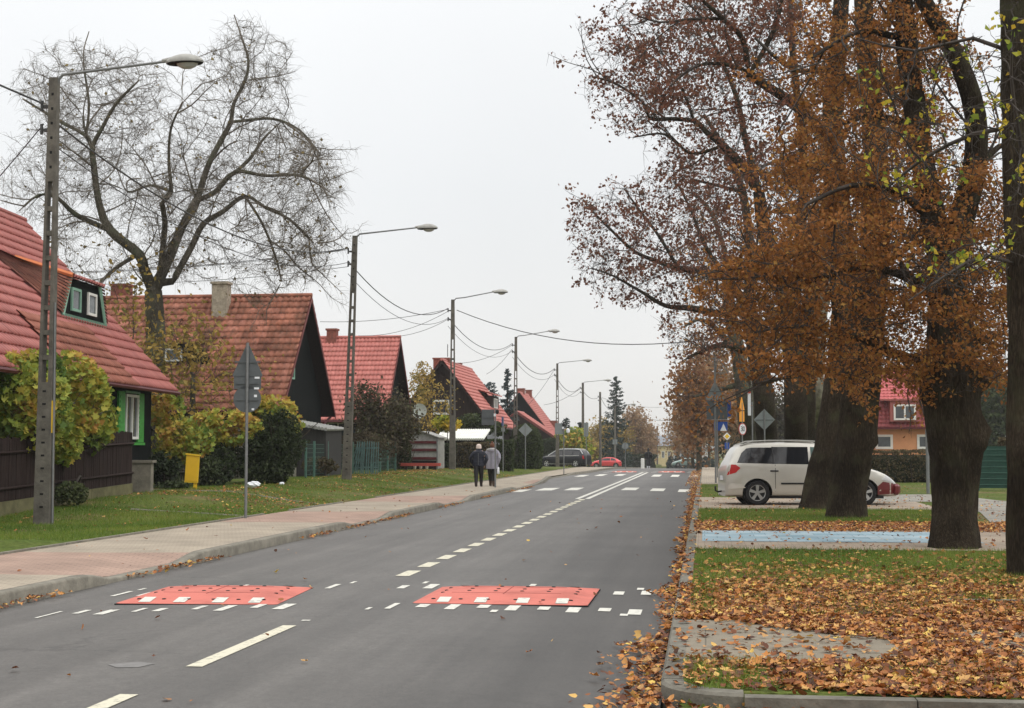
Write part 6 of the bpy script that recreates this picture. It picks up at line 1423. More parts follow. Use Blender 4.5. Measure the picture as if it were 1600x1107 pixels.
leafy('creeper', 'yellow-green creeper hanging over the grey paling fence', 'creeper', gp(300, 45),
      [(285, 690, 50, 35, 43.5, .5, .7), (350, 668, 60, 30, 45, .6, .8), (260, 640, 30, 40, 44, .5, .3), (420, 660, 55, 30, 46.5, .6, .8), (425, 640, 40, 24, 46.5, .6, .4)], M['leaf_vine'], 5200, .15, 63, tmpl=LEAFM)
leafy('garden_plants', 'tangled garden plants between the concrete pillar and the yellow box', 'plants', gp(258, 41.5), [(255, 735, 30, 30, 41.5, .6, 1), (330, 740, 35, 25, 43.5, .5, .8), (270, 760, 30, 8, 40.5, .4, .3)], M['leaf_dark'], 2600, .12, 64)
leafy('dark_bush', 'dense dark bush behind the yellow box along the fence foot', 'bush', gp(345, 45), [(345, 722, 42, 32, 45, .7, 1)], M['leaf_dark'], 3200, .10, 65)
q = gp(428, 45.5); t = thing('thuja', 'large dark rounded evergreen shrub right of the tall sign post', 'shrub', q); r2 = np.random.default_rng(66)
pos = np.concatenate([ell(428, 700, 44, 52, 45.5, .8, 9000, r2), ell(415, 735, 46, 25, 45.3, .8, 2500, r2)]) - np.array(q)
sdd = ell(428, 700, 44, 52, 45.5, .8, 10, r2); pos = pos[pos[:, 2] > .02]; nv = np.array([mnoise.noise(Vector(x) * 2.5) for x in pos]); pos = pos * (1 + .3 * nv[:, None])
scatter('foliage', pos, .10 * (.6 + .8 * r2.random(len(pos))), rand_frames(len(pos)), LEAF4, M['leaf_dark'], t)
b = MB()
for i in range(12): b.tube([(0, 0, -.1), (r2.normal() * .3, r2.normal() * .3, 1.0), (r2.normal() * .5, r2.normal() * .4, 1.9)], [.04, .025, .01], 5)
b.build('stems', M['bark'], t)
small_tree('young_tree', 'thin young tree with ochre leaves in front of the old-tiled roof', 300, 47.5, 452, 230, M['leaf_ochre'], 1250, .17, 67, trunk_h=.3, spread=.35, density=330, keep=.35, twm=M['twig'])
small_tree('young_tree', 'slender sapling with yellow leaves rising beside the bare tree trunk', 205, 48.5, 385, 110, M['leaf_ochre'], 500, .17, 68, trunk_h=.3, spread=.3, density=240, keep=.3)
small_tree('garden_tree', 'leaning bushy tree with dull green-brown leaves before the pink-red roof', 600, 70, 598, 110, M['leaf_twiggy'], 9000, .15, 69, trunk_h=.15, spread=.35, density=420)
small_tree('garden_tree', 'loose yellowing tree in front of the brown-gabled cottage', 668, 88, 590, 80, M['leaf_ochre'], 750, .2, 70, trunk_h=.15, spread=.35, density=380, keep=.5)
leafy('bush', 'small bright yellow bush below the white square window', 'bush', gp(695, 82), [(697, 662, 24, 14, 82, .6, 1)], M['leaf_yg'], 900, .17, 71)
leafy('bush', 'green shrub over the white shelter roof before the brown gable', 'bush', gp(745, 88), [(740, 660, 30, 14, 88, .8, 1), (775, 670, 20, 12, 88, .8, .5)], M['leaf_hedge'], 1600, .18, 72)
leafy('bush', 'grey-green undergrowth behind the wire fence', 'bush', gp(590, 66), [(560, 700, 70, 26, 62, .8, 1), (620, 690, 25, 36, 70, .6, .5), (500, 728, 30, 14, 55, .5, .3)], M['leaf_twiggy'], 4200, .12, 73)
leafy('bush', 'fuzzy yellowing shrub at the left edge of the brown gable', 'bush', gp(668, 90), [(660, 600, 22, 36, 90, .9, 1)], M['leaf_ochre'], 900, .17, 74)
HG = 'clipped hedges on the far left'
def hed(label, px0, px1, D, pyt, leafm, n, ls, **k):
    a, c = gp(px0, D), gp(px1, D); H = P(px0, pyt, D).z - a.z; m_ = (a + c) / 2; az = math.atan2(c.y - a.y, c.x - a.x)
    return hedge(label, m_, (c - a).length / 2, k.pop('dep', .6), H, leafm, n, ls, az, group=HG, **k)
hed('brownish clipped hedge right of the third lamp post, behind the walkers', 712, 762, 80, 691, M['leaf_brownhedge'], 5200, .10)
hed('dark green hedge with a brown top, right of the walkers', 760, 802, 83, 686, M['leaf_hedge'], 5200, .11)
hed('large round-topped dark green hedge behind the diamond sign', 796, 848, 99, 662, M['leaf_hedge'], 8000, .14, round_=.8, dep=1.4)
hed('dark hedge behind the round-topped hedge, beside the farthest red roof', 846, 874, 148, 684, M['leaf_dark'], 4500, .15, round_=.5, dep=1.2)
hed('dark green thicket left of the striped store beside the wire fence', 622, 642, 73, 690, M['leaf_dark'], 2600, .12, round_=.4)
hed('dark hedge between the striped store and the shelter', 682, 712, 79, 694, M['leaf_dark'], 3000, .12)
hed('long low dark hedge behind the red hatchback', 945, 1022, 236, 711, M['leaf_dark'], 5000, .3, dep=1.0)
conifer('tall pointed grey-green spruce between the two far red roofs', 793, 116, 576, 54, M['needle_blue'], 81, 3200, .26)
conifer('rounded bluish spruce left of the taller pointed one', 765, 114, 598, 60, M['needle_blue'], 82, 4200, .28, pw=.42)
conifer('largest spruce, standing over the ochre trees beyond the red hatchback', 963, 216, 588, 62, M['needle'], 83, 4800, .42, pw=.62)
conifer('dark conifer behind the black car, left one of the dark cluster', 884, 172, 654, 34, M['needle'], 84, 2600, .36, pw=.4)
conifer('dark conifer behind the black car, right one of the dark cluster', 906, 174, 660, 34, M['needle'], 85, 2600, .36, pw=.4)
OG = 'ochre autumn trees beyond the side road'
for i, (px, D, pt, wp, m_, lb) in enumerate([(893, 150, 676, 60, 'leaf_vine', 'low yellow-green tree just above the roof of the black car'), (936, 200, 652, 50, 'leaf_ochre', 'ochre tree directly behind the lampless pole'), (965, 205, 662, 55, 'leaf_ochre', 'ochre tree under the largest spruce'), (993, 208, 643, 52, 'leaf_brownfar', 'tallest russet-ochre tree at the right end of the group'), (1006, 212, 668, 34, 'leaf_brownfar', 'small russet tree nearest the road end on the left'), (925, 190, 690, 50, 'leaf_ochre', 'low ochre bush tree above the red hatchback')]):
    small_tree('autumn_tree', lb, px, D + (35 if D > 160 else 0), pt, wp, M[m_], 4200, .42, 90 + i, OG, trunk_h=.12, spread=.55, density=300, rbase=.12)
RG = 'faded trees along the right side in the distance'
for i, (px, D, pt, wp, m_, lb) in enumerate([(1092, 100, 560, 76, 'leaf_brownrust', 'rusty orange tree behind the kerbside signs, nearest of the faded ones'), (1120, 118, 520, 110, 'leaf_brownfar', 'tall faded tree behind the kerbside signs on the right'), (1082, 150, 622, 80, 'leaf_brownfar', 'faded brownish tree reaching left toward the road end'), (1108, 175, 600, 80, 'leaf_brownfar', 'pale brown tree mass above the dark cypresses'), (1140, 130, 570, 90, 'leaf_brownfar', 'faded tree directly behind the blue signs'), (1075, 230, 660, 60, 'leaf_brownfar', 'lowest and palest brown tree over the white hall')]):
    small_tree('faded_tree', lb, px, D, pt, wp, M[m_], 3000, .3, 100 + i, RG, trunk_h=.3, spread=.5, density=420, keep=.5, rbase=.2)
CY = 'dark cypresses at the end of the road'
for i, (px, pt, wp) in enumerate([(1048, 712, 16), (1058, 706, 14), (1070, 698, 18), (1082, 707, 16), (1093, 711, 16), (1102, 714, 16), (1112, 716, 16)]):
    conifer(['leftmost, shortest dark cypress before the pale buildings', 'second dark cypress from the left, narrow', 'tallest dark cypress at the end of the road', 'dark cypress just right of the tallest', 'middle-right dark cypress below the white shed', 'dark cypress second from the right in its row', 'rightmost dark cypress beside the right pavement end'][i], px, 262, pt, wp, M['needle'], 120 + i, 900, .5, pw=.45, group=CY)
BG = 'grey woods behind the right-hand houses'
for i, (px, D, pt, wp) in enumerate([(1555, 120, 570, 120), (1610, 125, 560, 120), (1500, 130, 560, 120), (1215, 140, 600, 130), (1290, 150, 590, 120), (1160, 150, 600, 90)]):
    small_tree('background_tree', ['grey-green tree visible between the two rightmost trunks', 'grey-green tree at the right edge beyond the screen fence', 'grey-green tree hidden mostly by the burred trunk', 'dull tree behind the dark trunks above the silver car', 'dull tree between the pink gable and the leaning pair', 'dull tree behind the blue signs'][i], px, D, pt, wp, M['leaf_twiggy'] if i else M['leaf_hedge'], 6500, .34, 130 + i, BG, trunk_h=.1, spread=.6, density=400, rbase=.15)
a, c = gp(1355, 62), gp(1470, 62); hedge('long brown leafless hedge in front of the apricot house', (a + c) / 2, (c - a).length / 2 + 1.2, .6, P(1400, 704, 62).z - a.z, M['leaf_brownhedge'], 9000, .10, math.atan2(c.y - a.y, c.x - a.x))
a, c = gp(1560, 62), gp(1640, 62); hedge('pale brownish bush behind the green screen fence', (a + c) / 2, (c - a).length / 2, .6, 1.9, M['leaf_brownhedge'], 4000, .12, 0, .3)

# ------------------------------------------------------------------ fallen leaves and grass
def pts_zone(x0, x1, y0, y1, n, dens=None):
    X = rng.uniform(x0, x1, n); Y = rng.uniform(y0, y1, n)
    if dens is not None: k = rng.random(n) < dens(X, Y); X, Y = X[k], Y[k]
    return X, Y
def nz2(X, Y, s_, o=0): return np.array([mnoise.noise(Vector((x * s_ + o, y * s_, o))) for x, y in zip(X, Y)])
def gut(X, Y):
    d = XR - X; return np.clip(1.15 - d / (.12 + .22 * (nz2(X, Y, .7) + .5) + .45 * np.clip((13 - Y) / 6, 0, 1)), 0.0, 1) ** 1.9
def ver(X, Y):
    n1 = nz2(X, Y, .9, 3)
    d = np.where(Y < YA, 1.0, np.where(Y < YB, np.clip((X - .85 - .5 * n1 - .5 * np.sin((Y - YA) * 2)) * 3.5, .07, 1) * np.where((X > 1.95) & (Y > YA + .35) & (Y < YB - .5), .3, 1),
        np.interp(Y + 1.6 * n1, [YB, YB + 3.2, YB + 5, Y1 - 2, Y1], [1, .85, .34, .09, .05]) * np.clip(1.6 - .0 * X, 0, 1)))
    d = np.where((X < .12) & (Y > YB + .6) & (Y < Y1), d * .3, d)
    d = np.where((Y < YA) & (X < .45) , .3, d)
    dc = np.hypot(X - (XR + .5), Y - (YC + .5)); d = np.where(((Y < YC + .15) & (Y > YC - .02) & (X > XR + .4) & (X < .9)) | ((X < XR + .15) & (Y < YA) & (Y > YC + .4)) | ((X < XR + .5) & (Y < YC + .5) & (dc > .35) & (dc < .52)), .1, d)
    d = np.clip(d * (.85 + .7 * nz2(X, Y, 1.7, 21)), 0, 1)
    d = np.where((Y > Y1) & (Y < Y3), .02, np.where((Y >= Y3) & (Y < Y4 + .8), .9, np.where(Y >= Y4 + .8, np.clip(.16 + .25 * n1 - (Y - Y4) * .01, .02, 1), d)))
    return d
XS, YS = [], []
for z in [(XR + .03, 4.2, YC - 2.4, YA, 32000, ver), (XR + .03, 4.6, YA, YB + 3.2, 50000, ver), (XR + .1, 6.5, YB + 3.2, Y1, 25000, ver), (XR + .1, 6.8, Y1, Y4 + .8, 22000, ver), (XR + .1, 8, Y4 + .8, 46, 13000, ver),
          (XR - 1.1, XR, 6.8, 18, 8500, gut), (XR - .6, XR, 18, 60, 14000, gut), (XL - .0, XL + .28, 12, 60, 6500, lambda X, Y: np.clip(1 - (X - XL) / .26, 0, 1) * .55 * (nz2(X, Y, .5) > -.12)),
          (XL + .3, XR, 7, 45, 90, None), (XR + .0, XR + .2, 14, 60, 900, lambda X, Y: nz2(X, Y, .6, 4) > .05), (-14, -9.5, 24, 60, 700, None), (-14, -9.5, 31, 75, 8500, lambda X, Y: np.clip(.5 + 1.9 * nz2(X, Y, .35, 7), 0, 1)), (-9.3, -7, 14, 50, 50, None), (4.5, 9, 28, 60, 300, None), (XR - .5, XR + .1, 60, 100, 1500, None)]:
    X, Y = pts_zone(*z); XS.append(X); YS.append(Y)
X = np.concatenate(XS); Y = np.concatenate(YS); Z = gz(X, Y)
Z = np.where((X < XR) & (X > XL), Z + .012, Z) + .012 + rng.random(len(X)) ** 2 * .024
u_, v_, n_ = rand_frames(len(X), 1.0, .33); sz = .049 * (.45 + 1.05 * rng.random(len(X)))
rn = rng.random(len(X)); rn = np.where(rng.random(len(X)) < .33, rn * .35, rn)
P_ = np.stack([X, Y, Z], 1); hlf = rng.random(len(X)) < .72
for k_, tm_, f_ in ((hlf, LEAF8, 1.0), (~hlf, LEAFC, 1.1)):
    o = scatter('fallen_leaves', P_[k_], sz[k_] * f_, (u_[k_], v_[k_], n_[k_]), tm_, M['litter'], None, rn[k_]); tag(o, kind='stuff')
BL = (np.array([(-.5, 0, 0), (.5, 0, 0), (.12, 0.12, .55), (-.22, .12, .55), (.1, .38, 1.0)]), [[0, 1, 2, 3], [3, 2, 4]])
def grass(name, zones, h, wd, n_mat):
    XS, YS = [], []
    for z in zones: x_, y_ = pts_zone(*z); XS.append(x_); YS.append(y_)
    X = np.concatenate(XS); Y = np.concatenate(YS); n = len(X); Z = groundz(X, Y) - .004; a = rng.random(n) * 2 * pi
    hh = h * (.5 + .9 * rng.random(n)); ww = wd * (.7 + .6 * rng.random(n))
    u = np.stack([np.cos(a), np.sin(a), 0 * a], 1) * ww[:, None]; v = np.stack([-np.sin(a), np.cos(a), 0 * a], 1) * hh[:, None]; w_ = np.stack([rng.normal(size=n) * .25, rng.normal(size=n) * .25, np.ones(n)], 1) * hh[:, None]
    rn = np.clip(.42 + .5 * nz2(X, Y, .5, 9) + rng.normal(size=n) * .2, 0, 1)
    o = scatter(name, np.stack([X, Y, Z], 1), 1.0, (u, v, w_), BL, n_mat, None, rn); tag(o, kind='stuff'); return o
gd = lambda X, Y: np.clip(1.25 - ver(X, Y), .08, 1)
grass('grass', [(XR + .15, 6.5, YB + .3, 17, 42000, gd), (XR + .15, 7.5, 17, Y1, 38000, None), (XR + .15, 4.5, YC + .15, YA, 9000, lambda X, Y: np.where(X < .35, 1, .2)), (XR + .15, 5.2, Y4 + .6, Y5, 26000, None), (XR + 1.3, 14, 50, 75, 12000, None), (XR + .15, 1.0, Y6 + .2, ya - .2, 3000, None)], .065, .007, M['grass_blade'])
pg = lambda X, Y: np.clip(.62 + 1.9 * nz2(X, Y, .45, 13), .12, 1)
grass('grass', [(-14.5, -9.42, 22, 31, 40000, None), (-14.5, -9.42, 31, 62, 84000, pg), (-15, -9.42, 62, 100, 26000, pg)], .06, .009, M['grass_blade'])
grass('weed_tufts', [(G(215, 907).x - .12, G(215, 907).x + .12, G(235, 917).y, G(205, 922).y + .7, 260, None)], .11, .010, M['grass_blade'])

# ------------------------------------------------------------------ cars
def paint(name, c, rough=.25):
    m = mat(name, c, rough, .04, 2, spec=.5, metal=.25); m.node_tree.nodes['Principled BSDF'].inputs['Coat Weight'].default_value = .5; return m
def car(label, loc, rz, roof, belt, wid, wroof, stations, paintm, wheels, wr, panes, extras=None, group=None, bot=.22, arch=.07, near=-1):
    """body lofted over stations x; roof/belt: (x, z) silhouettes; panes: (name, [(x, z)...], material); local +x is the front, -y the right-hand side"""
    t = thing('car', label, 'car', loc, rz, group)
    zr = lambda x: float(np.interp(x, [q[0] for q in roof], [q[1] for q in roof])); zbt = lambda x: float(np.interp(x, [q[0] for q in belt], [q[1] for q in belt]))
    w_ = lambda x: float(np.interp(x, [q[0] for q in wid], [q[1] for q in wid])); wf = lambda x: float(np.interp(x, [q[0] for q in wroof], [q[1] for q in wroof]))
    vs = []; nx = len(stations)
    def half(x):
        Wd, zb_, zt_ = w_(x), min(zbt(x), zr(x) - .02), zr(x); wt = min(wf(x), Wd * .98); gh = zt_ - zb_
        if gh > .14: up = [(Wd * .985, zb_), (wt + (Wd * .97 - wt) * .5, zb_ + gh * .45), (wt, zt_ - .075), (wt * .9, zt_ - .018), (wt * .5, zt_), (0, zt_ + .004)]
        else: up = [(Wd * .985, zb_), (Wd * .95, zb_ + gh * .4), (Wd * .88, zb_ + gh * .75), (Wd * .7, zt_ - .008), (Wd * .4, zt_), (0, zt_ + .003)]
        return [(0, bot), (Wd * .8, bot), (Wd * .95, bot + .05), (Wd, bot + .16), (Wd, .52 * zb_ + .24), (Wd * 1.0, zb_ - .08)] + up
    for x in stations:
        h = half(x); vs += [(x, -y, z) for y, z in h] + [(x, y, z) for y, z in h[-2:0:-1]]
    m_ = len(half(0)) * 2 - 2; fs = []
    for i in range(nx - 1):
        for k in range(m_): fs.append([i * m_ + k, (i + 1) * m_ + k, (i + 1) * m_ + (k + 1) % m_, i * m_ + (k + 1) % m_])
    fs.append(list(range(m_))); fs.append([(nx - 1) * m_ + k for k in range(m_ - 1, -1, -1)])
    b = MB(); b.add(vs, fs); body = b.build('body', paintm, t)
    for p in body.data.polygons: p.use_smooth = True
    cuts = []
    for xw in wheels:
        for s_ in (-1, 1):
            y0 = s_ * .95; y1 = s_ * (w_(xw) - .27); c = MB(); n_ = 28; r_ = wr + arch
            vv = [(xw + r_ * cos(2 * pi * k / n_), y, wr + r_ * sin(2 * pi * k / n_)) for y in (y0 * 1.2, y1) for k in range(n_)]
            ff = [[k, (k + 1) % n_, n_ + (k + 1) % n_, n_ + k] for k in range(n_)] + [list(range(n_ - 1, -1, -1)), [n_ + k for k in range(n_)]]
            if s_ > 0: ff = [f[::-1] for f in ff]
            c.add(vv, ff); co = c.build('cut', M['black']); co.matrix_world = Matrix.Identity(4); cuts.append(co)
    for co in cuts:
        bmn = bmesh.new(); bmn.from_mesh(co.data); bmesh.ops.recalc_face_normals(bmn, faces=bmn.faces); bmn.to_mesh(co.data); bmn.free()
    bmn = bmesh.new(); bmn.from_mesh(body.data); bmesh.ops.recalc_face_normals(bmn, faces=bmn.faces); bmn.to_mesh(body.data); bmn.free()
    mw = t.matrix_world.copy(); body.parent = None
    for co in cuts: md = body.modifiers.new('b', 'BOOLEAN'); md.object = co; md.operation = 'DIFFERENCE'; md.solver = 'EXACT'
    bpy.context.view_layer.update(); apply_mods(body); body.parent = t
    body.data.materials.clear(); body.data.materials.append(paintm)
    for p in body.data.polygons: p.use_smooth = True
    body.data.set_sharp_from_angle(angle=R(32))
    for co in cuts: bpy.data.objects.remove(co)
    def side(x, z, s_):
        h = half(x); pts = h[1:]; 
        for (ya, za), (yb, zb_) in zip(pts[:-1], pts[1:]):
            if za <= z <= zb_ + 1e-6: f = (z - za) / max(1e-6, zb_ - za); return s_ * (ya + (yb - ya) * f)
        return s_ * pts[-1][0]
    def plate(name, poly, m, off, parent, sides=(-1, 1), nsub=6):
        for s_ in sides:
            b = MB(); xs_ = [p[0] for p in poly]; x0, x1 = min(xs_), max(xs_); n_ = max(3, int((x1 - x0) / .12)); top = []; bo = []
            def span(x):
                zz_ = []
                for (xa, za), (xb, zb_) in zip(poly, poly[1:] + poly[:1]):
                    if min(xa, xb) - 1e-6 <= x <= max(xa, xb) + 1e-6 and abs(xa - xb) > 1e-6: zz_.append(za + (zb_ - za) * (x - xa) / (xb - xa))
                    elif abs(xa - xb) <= 1e-6 and abs(x - xa) < 1e-5: zz_ += [za, zb_]
                return min(zz_), max(zz_)
            vs_ = []
            for i in range(n_ + 1):
                x = x0 + (x1 - x0) * i / n_; lo, hi = span(x)
                for k in range(nsub + 1): z = lo + (hi - lo) * k / nsub; vs_.append((x, side(x, z, s_) + s_ * off, z))
            f_ = []
            for i in range(n_):
                for k in range(nsub):
                    q = [i * (nsub + 1) + k, (i + 1) * (nsub + 1) + k, (i + 1) * (nsub + 1) + k + 1, i * (nsub + 1) + k + 1]; f_.append(q if s_ < 0 else q[::-1])
            b.add(vs_, f_); b.build(name, m, parent, True)
    for (nm_, poly, m) in panes: plate(nm_, poly, m, .006, t)
    rim = mat('wheel_rim_' + str(len(bpy.data.materials)), (.42, .42, .41), .35, .08, 4, metal=.6)
    for xw in wheels:
        for s_ in (-1, 1):
            yc_ = s_ * (w_(xw) - .115); Mw = Matrix.Translation((xw, yc_, wr)) @ Matrix.Rotation(-s_ * pi / 2, 4, 'X')
            wh = MB().lathe([(wr * .66, -.1), (wr * .9, -.1), (wr, -.07), (wr, .07), (wr * .93, .1), (wr * .68, .098), (wr * .66, .06)], 32, Mw).build('wheel', M['rubber'], t, True)
            MB().lathe([(wr * .64, -.05), (wr * .64, .04), (.02, .045)], 24, Mw).build('wheel_disc', M['black'], wh)
            for k in range(5):
                a = 2 * pi * k / 5 + .3; b = MB(); b.prism([(.04, -.03), (wr * .66, -.045), (wr * .66, .045), (.04, .03)], 0, .025, Mw @ Matrix.Rotation(a, 4, 'Z') @ Matrix.Translation((0, 0, .092)) @ Matrix.Rotation(-pi / 2, 4, 'X')); b.build('spoke', rim, wh)
            b = MB(); b.lathe([(wr * .68, .05), (wr * .68, .09), (wr * .63, .085), (wr * .62, .05)], 28, Mw); b.lathe([(.055, .05), (.055, .085), (.02, .09)], 12, Mw); b.build('rim', rim, wh, True)
            MB().lathe([(wr + arch - .01, -.12), (wr + arch - .01, .0), (.05, .0)], 24, Matrix.Translation((xw, yc_ - s_ * .13, wr)) @ Matrix.Rotation(-s_ * pi / 2, 4, 'X')).build('wheel_arch', M['black'], t)
    if extras: extras(t, side, w_, zr, plate)
    return t
tint = glass_mat('tinted_glass', (.012, .013, .016), .05); clear = mat('pale_glass', (.10, .15, .14), .08, .2, 2, spec=.7)
silver = paint('silver_beige_paint', (.52, .50, .45), .3)
st = [0.0, .03, .10, .2, .32, .45, .6, .85, 1.1, 1.4, 1.7, 2.0, 2.3, 2.6, 2.8, 3.0, 3.2, 3.4, 3.6, 3.8, 3.95, 4.1, 4.25, 4.38, 4.5, 4.58, 4.62]
def mpv_ex(t, side, w_, zr, plate):
    plate('tail_light', [(.03, .80), (.34, .90), (.38, 1.0), (.33, 1.09), (.05, 1.10)], mat('tail_lamp', (.45, .02, .02), .2, .1, 4), .010, t)
    plate('headlight', [(4.12, .68), (4.52, .58), (4.50, .66), (4.3, .80), (4.15, .84)], mat('headlamp', (.5, .5, .5), .15, .1, 4), .010, t)
    plate('front_bumper', [(4.02, .27), (4.6, .30), (4.61, .5), (4.5, .575), (4.1, .64), (4.02, .5)], paint('dark_red_paint', (.13, .012, .016), .3), .012, t)
    b = MB(); b.box((4.45, -.76, .26), (4.67, .76, .57), None, .5, .07); b.build('front_bumper', bpy.data.materials['dark_red_paint'], t)
    plate('side_moulding', [(1.45, .555), (3.35, .555), (3.35, .60), (1.45, .60)], M['black'], .016, t)
    plate('rear_bumper', [(.0, .42), (.52, .46), (.5, .56), (.02, .60)], paint('pale_bumper', (.55, .52, .46), .4), .02, t)
    for (xa, za) in ((1.28, .92), (2.62, .90)):
        for s_ in (-1, 1):
            y = side(xa, za, s_); MB().box((xa - .11, y - .025, za - .02), (xa + .11, y + .025, za + .02), None, .5, .01).build('door_handle', M['black'], t)
    plate('fuel_flap', [(.88, .93), (1.06, .93), (1.06, 1.09), (.88, 1.09)], silver, .004, t, (-1,))
    for xs_ in (1.30, 2.26, 3.28): plate('door_gap', [(xs_, .36), (xs_ + .012, .36), (xs_ + .012, 1.10), (xs_, 1.10)], M['black'], .003, t)
    for s_ in (-1, 1):
        b = MB(); pts = [(x, s_ * .60, zr(x) + .05) for x in np.linspace(.55, 2.75, 12)]; pts[0] = (.42, s_ * .6, zr(.42) - .01); pts[-1] = (2.9, s_ * .6, zr(2.9) - .01); b.tube(pts, .022, 6); b.build('roof_rail', M['lamp_shell'], t, True)
        b = MB(); b.box((3.08, s_ * .92, 1.08), (3.22, s_ * 1.08, 1.22), None, .5, .03); b.build('mirror', silver, t)
    b = MB(); b.tube([(.1, 0, .36), (-.1, 0, .33), (-.17, 0, .36), (-.17, 0, .44)], .025, 8); b.lathe([(.01, -.03), (.035, 0), (.01, .03)], 10, Matrix.Translation((-.17, 0, .46))); b.build('tow_hook', M['black'], t)
    b = MB(); b.tube([(.45, .35, .26), (.15, .35, .24), (-.02, .35, .24)], .03, 8); b.build('exhaust', M['steel'], t)
    b = MB(); b.box((.5, -.78, .17), (4.2, .78, .24)); b.build('underbody', M['black'], t)
    b = MB(); b.quad((.02, -.55, .9), (.02, .55, .9), (.02, .4, .9), (.02, -.4, .9)) if False else b.add([(.13, -.62, 1.12), (.13, .62, 1.12), (.42, .55, 1.55), (.42, -.55, 1.55)], [[0, 3, 2, 1]], Matrix.Translation((-.012, 0, 0))); b.build('rear_window', tint, t)
    b = MB(); b.box((-.012, -.26, .66), (.0, .26, .78)); b.build('number_plate', M['bag'], t)
rear = G(1122, 793, .1); cpos = P(1127, 700, 38.3)
car('silver beige people carrier with dark red front bumper, parked behind two trunks', (cpos.x, cpos.y, .115), YAW * .96 + R(0), 
    [(0, .66), (.03, .98), (.10, 1.14), (.20, 1.38), (.32, 1.56), (.45, 1.635), (.7, 1.675), (1.2, 1.70), (2.0, 1.70), (2.5, 1.675), (2.8, 1.60), (3.1, 1.42), (3.45, 1.18), (3.65, 1.04), (3.9, .98), (4.2, .88), (4.45, .73), (4.58, .60), (4.62, .5)],
    [(0, 1.08), (.4, 1.12), (2, 1.08), (3.4, 1.02), (3.8, .94), (4.2, .80), (4.62, .5)],
    [(0, .74), (.05, .82), (.3, .89), (1, .91), (3.5, .91), (4.1, .87), (4.4, .78), (4.55, .66), (4.62, .55)], [(0, .60), (.3, .64), (1, .70), (2.5, .70), (3.2, .70), (4, .8)], st, silver, (.83, 3.67), .325,
    [('rear_side_window', [(.30, 1.14), (1.24, 1.115), (1.24, 1.56), (.62, 1.555), (.50, 1.50), (.36, 1.30)], tint), ('side_window', [(1.27, 1.115), (2.20, 1.10), (2.20, 1.575), (1.27, 1.575)], tint), ('side_window', [(2.27, 1.10), (3.15, 1.06), (3.15, 1.18), (2.78, 1.50), (2.60, 1.56), (2.27, 1.575)], clear),
     ('window_trim', [(1.238, 1.11), (1.272, 1.11), (1.272, 1.58), (1.238, 1.58)], M['black'])], mpv_ex).scale = (.95, .95, .925)

black_p = mat('black_car_paint', (.008, .009, .014), .3, .04, 2, spec=.4)
M['corrugated_bright'] = mat('bright_trim', (.6, .61, .62), .35, .05, 4)
def est_ex(t, side, w_, zr, plate):
    plate('tail_light', [(.02, .72), (.22, .80), (.24, 1.05), (.10, 1.12)], bpy.data.materials['tail_lamp'], .012, t)
    plate('chrome_trim', [(.50, 1.02), (4.0, .96), (4.0, 1.0), (.50, 1.065)], M['lamp_shell'], .012, t); plate('sill_trim', [(1.15, .28), (3.6, .28), (3.6, .33), (1.15, .33)], M['lamp_shell'], .02, t)
    for s_ in (-1, 1):
        pts = [(x, s_ * .62, zr(x) + .04) for x in np.linspace(.5, 3.0, 10)]; MB().tube([(.22, s_ * .7, 1.2)] + pts + [(3.6, s_ * .8, 1.06)], .04, 6).build('roof_rail', M['corrugated_bright'], t, True)
stb = [0, .04, .12, .25, .4, .6, .9, 1.2, 1.6, 2.0, 2.4, 2.8, 3.1, 3.4, 3.7, 4.0, 4.3, 4.5, 4.65, 4.72]
g_ = gp(919, 133)
car('black estate car with chrome window trim behind the thin sign posts', (g_.x, g_.y, g_.z), pi + YAW + R(-27),
    [(0, .7), (.04, 1.0), (.12, 1.15), (.25, 1.33), (.4, 1.48), (.6, 1.55), (1.2, 1.6), (2.2, 1.6), (2.7, 1.53), (3.1, 1.35), (3.5, 1.1), (3.8, 1.02), (4.3, .92), (4.6, .78), (4.72, .55)],
    [(0, 1.02), (2, 1.0), (3.5, .97), (4.2, .85), (4.72, .5)], [(0, .75), (.1, .85), (1, .92), (3.8, .92), (4.4, .84), (4.72, .6)], [(0, .62), (1, .68), (3, .68), (4, .8)], stb, black_p, (.85, 3.72), .35,
    [('side_window', [(.42, 1.07), (1.1, 1.06), (1.1, 1.46), (.6, 1.44)], tint), ('side_window', [(1.18, 1.06), (2.1, 1.04), (2.1, 1.5), (1.18, 1.48)], tint), ('side_window', [(2.17, 1.04), (3.35, 1.02), (2.75, 1.42), (2.17, 1.5)], tint)], est_ex)
red_p = paint('red_car_paint', (.72, .075, .085), .3)
def red_ex(t, side, w_, zr, plate):
    plate('tail_light', [(.02, .68), (.2, .7), (.2, .82), (.05, .84)], bpy.data.materials['tail_lamp'], .012, t); plate('headlight', [(3.75, .6), (4.05, .55), (4.0, .64), (3.8, .7)], M['lamp_shell'], .012, t)
str_ = [0, .04, .12, .3, .5, .7, .95, 1.2, 1.5, 1.9, 2.3, 2.6, 2.9, 3.2, 3.5, 3.8, 4.0, 4.12, 4.2]
g_ = gp(971, 196)
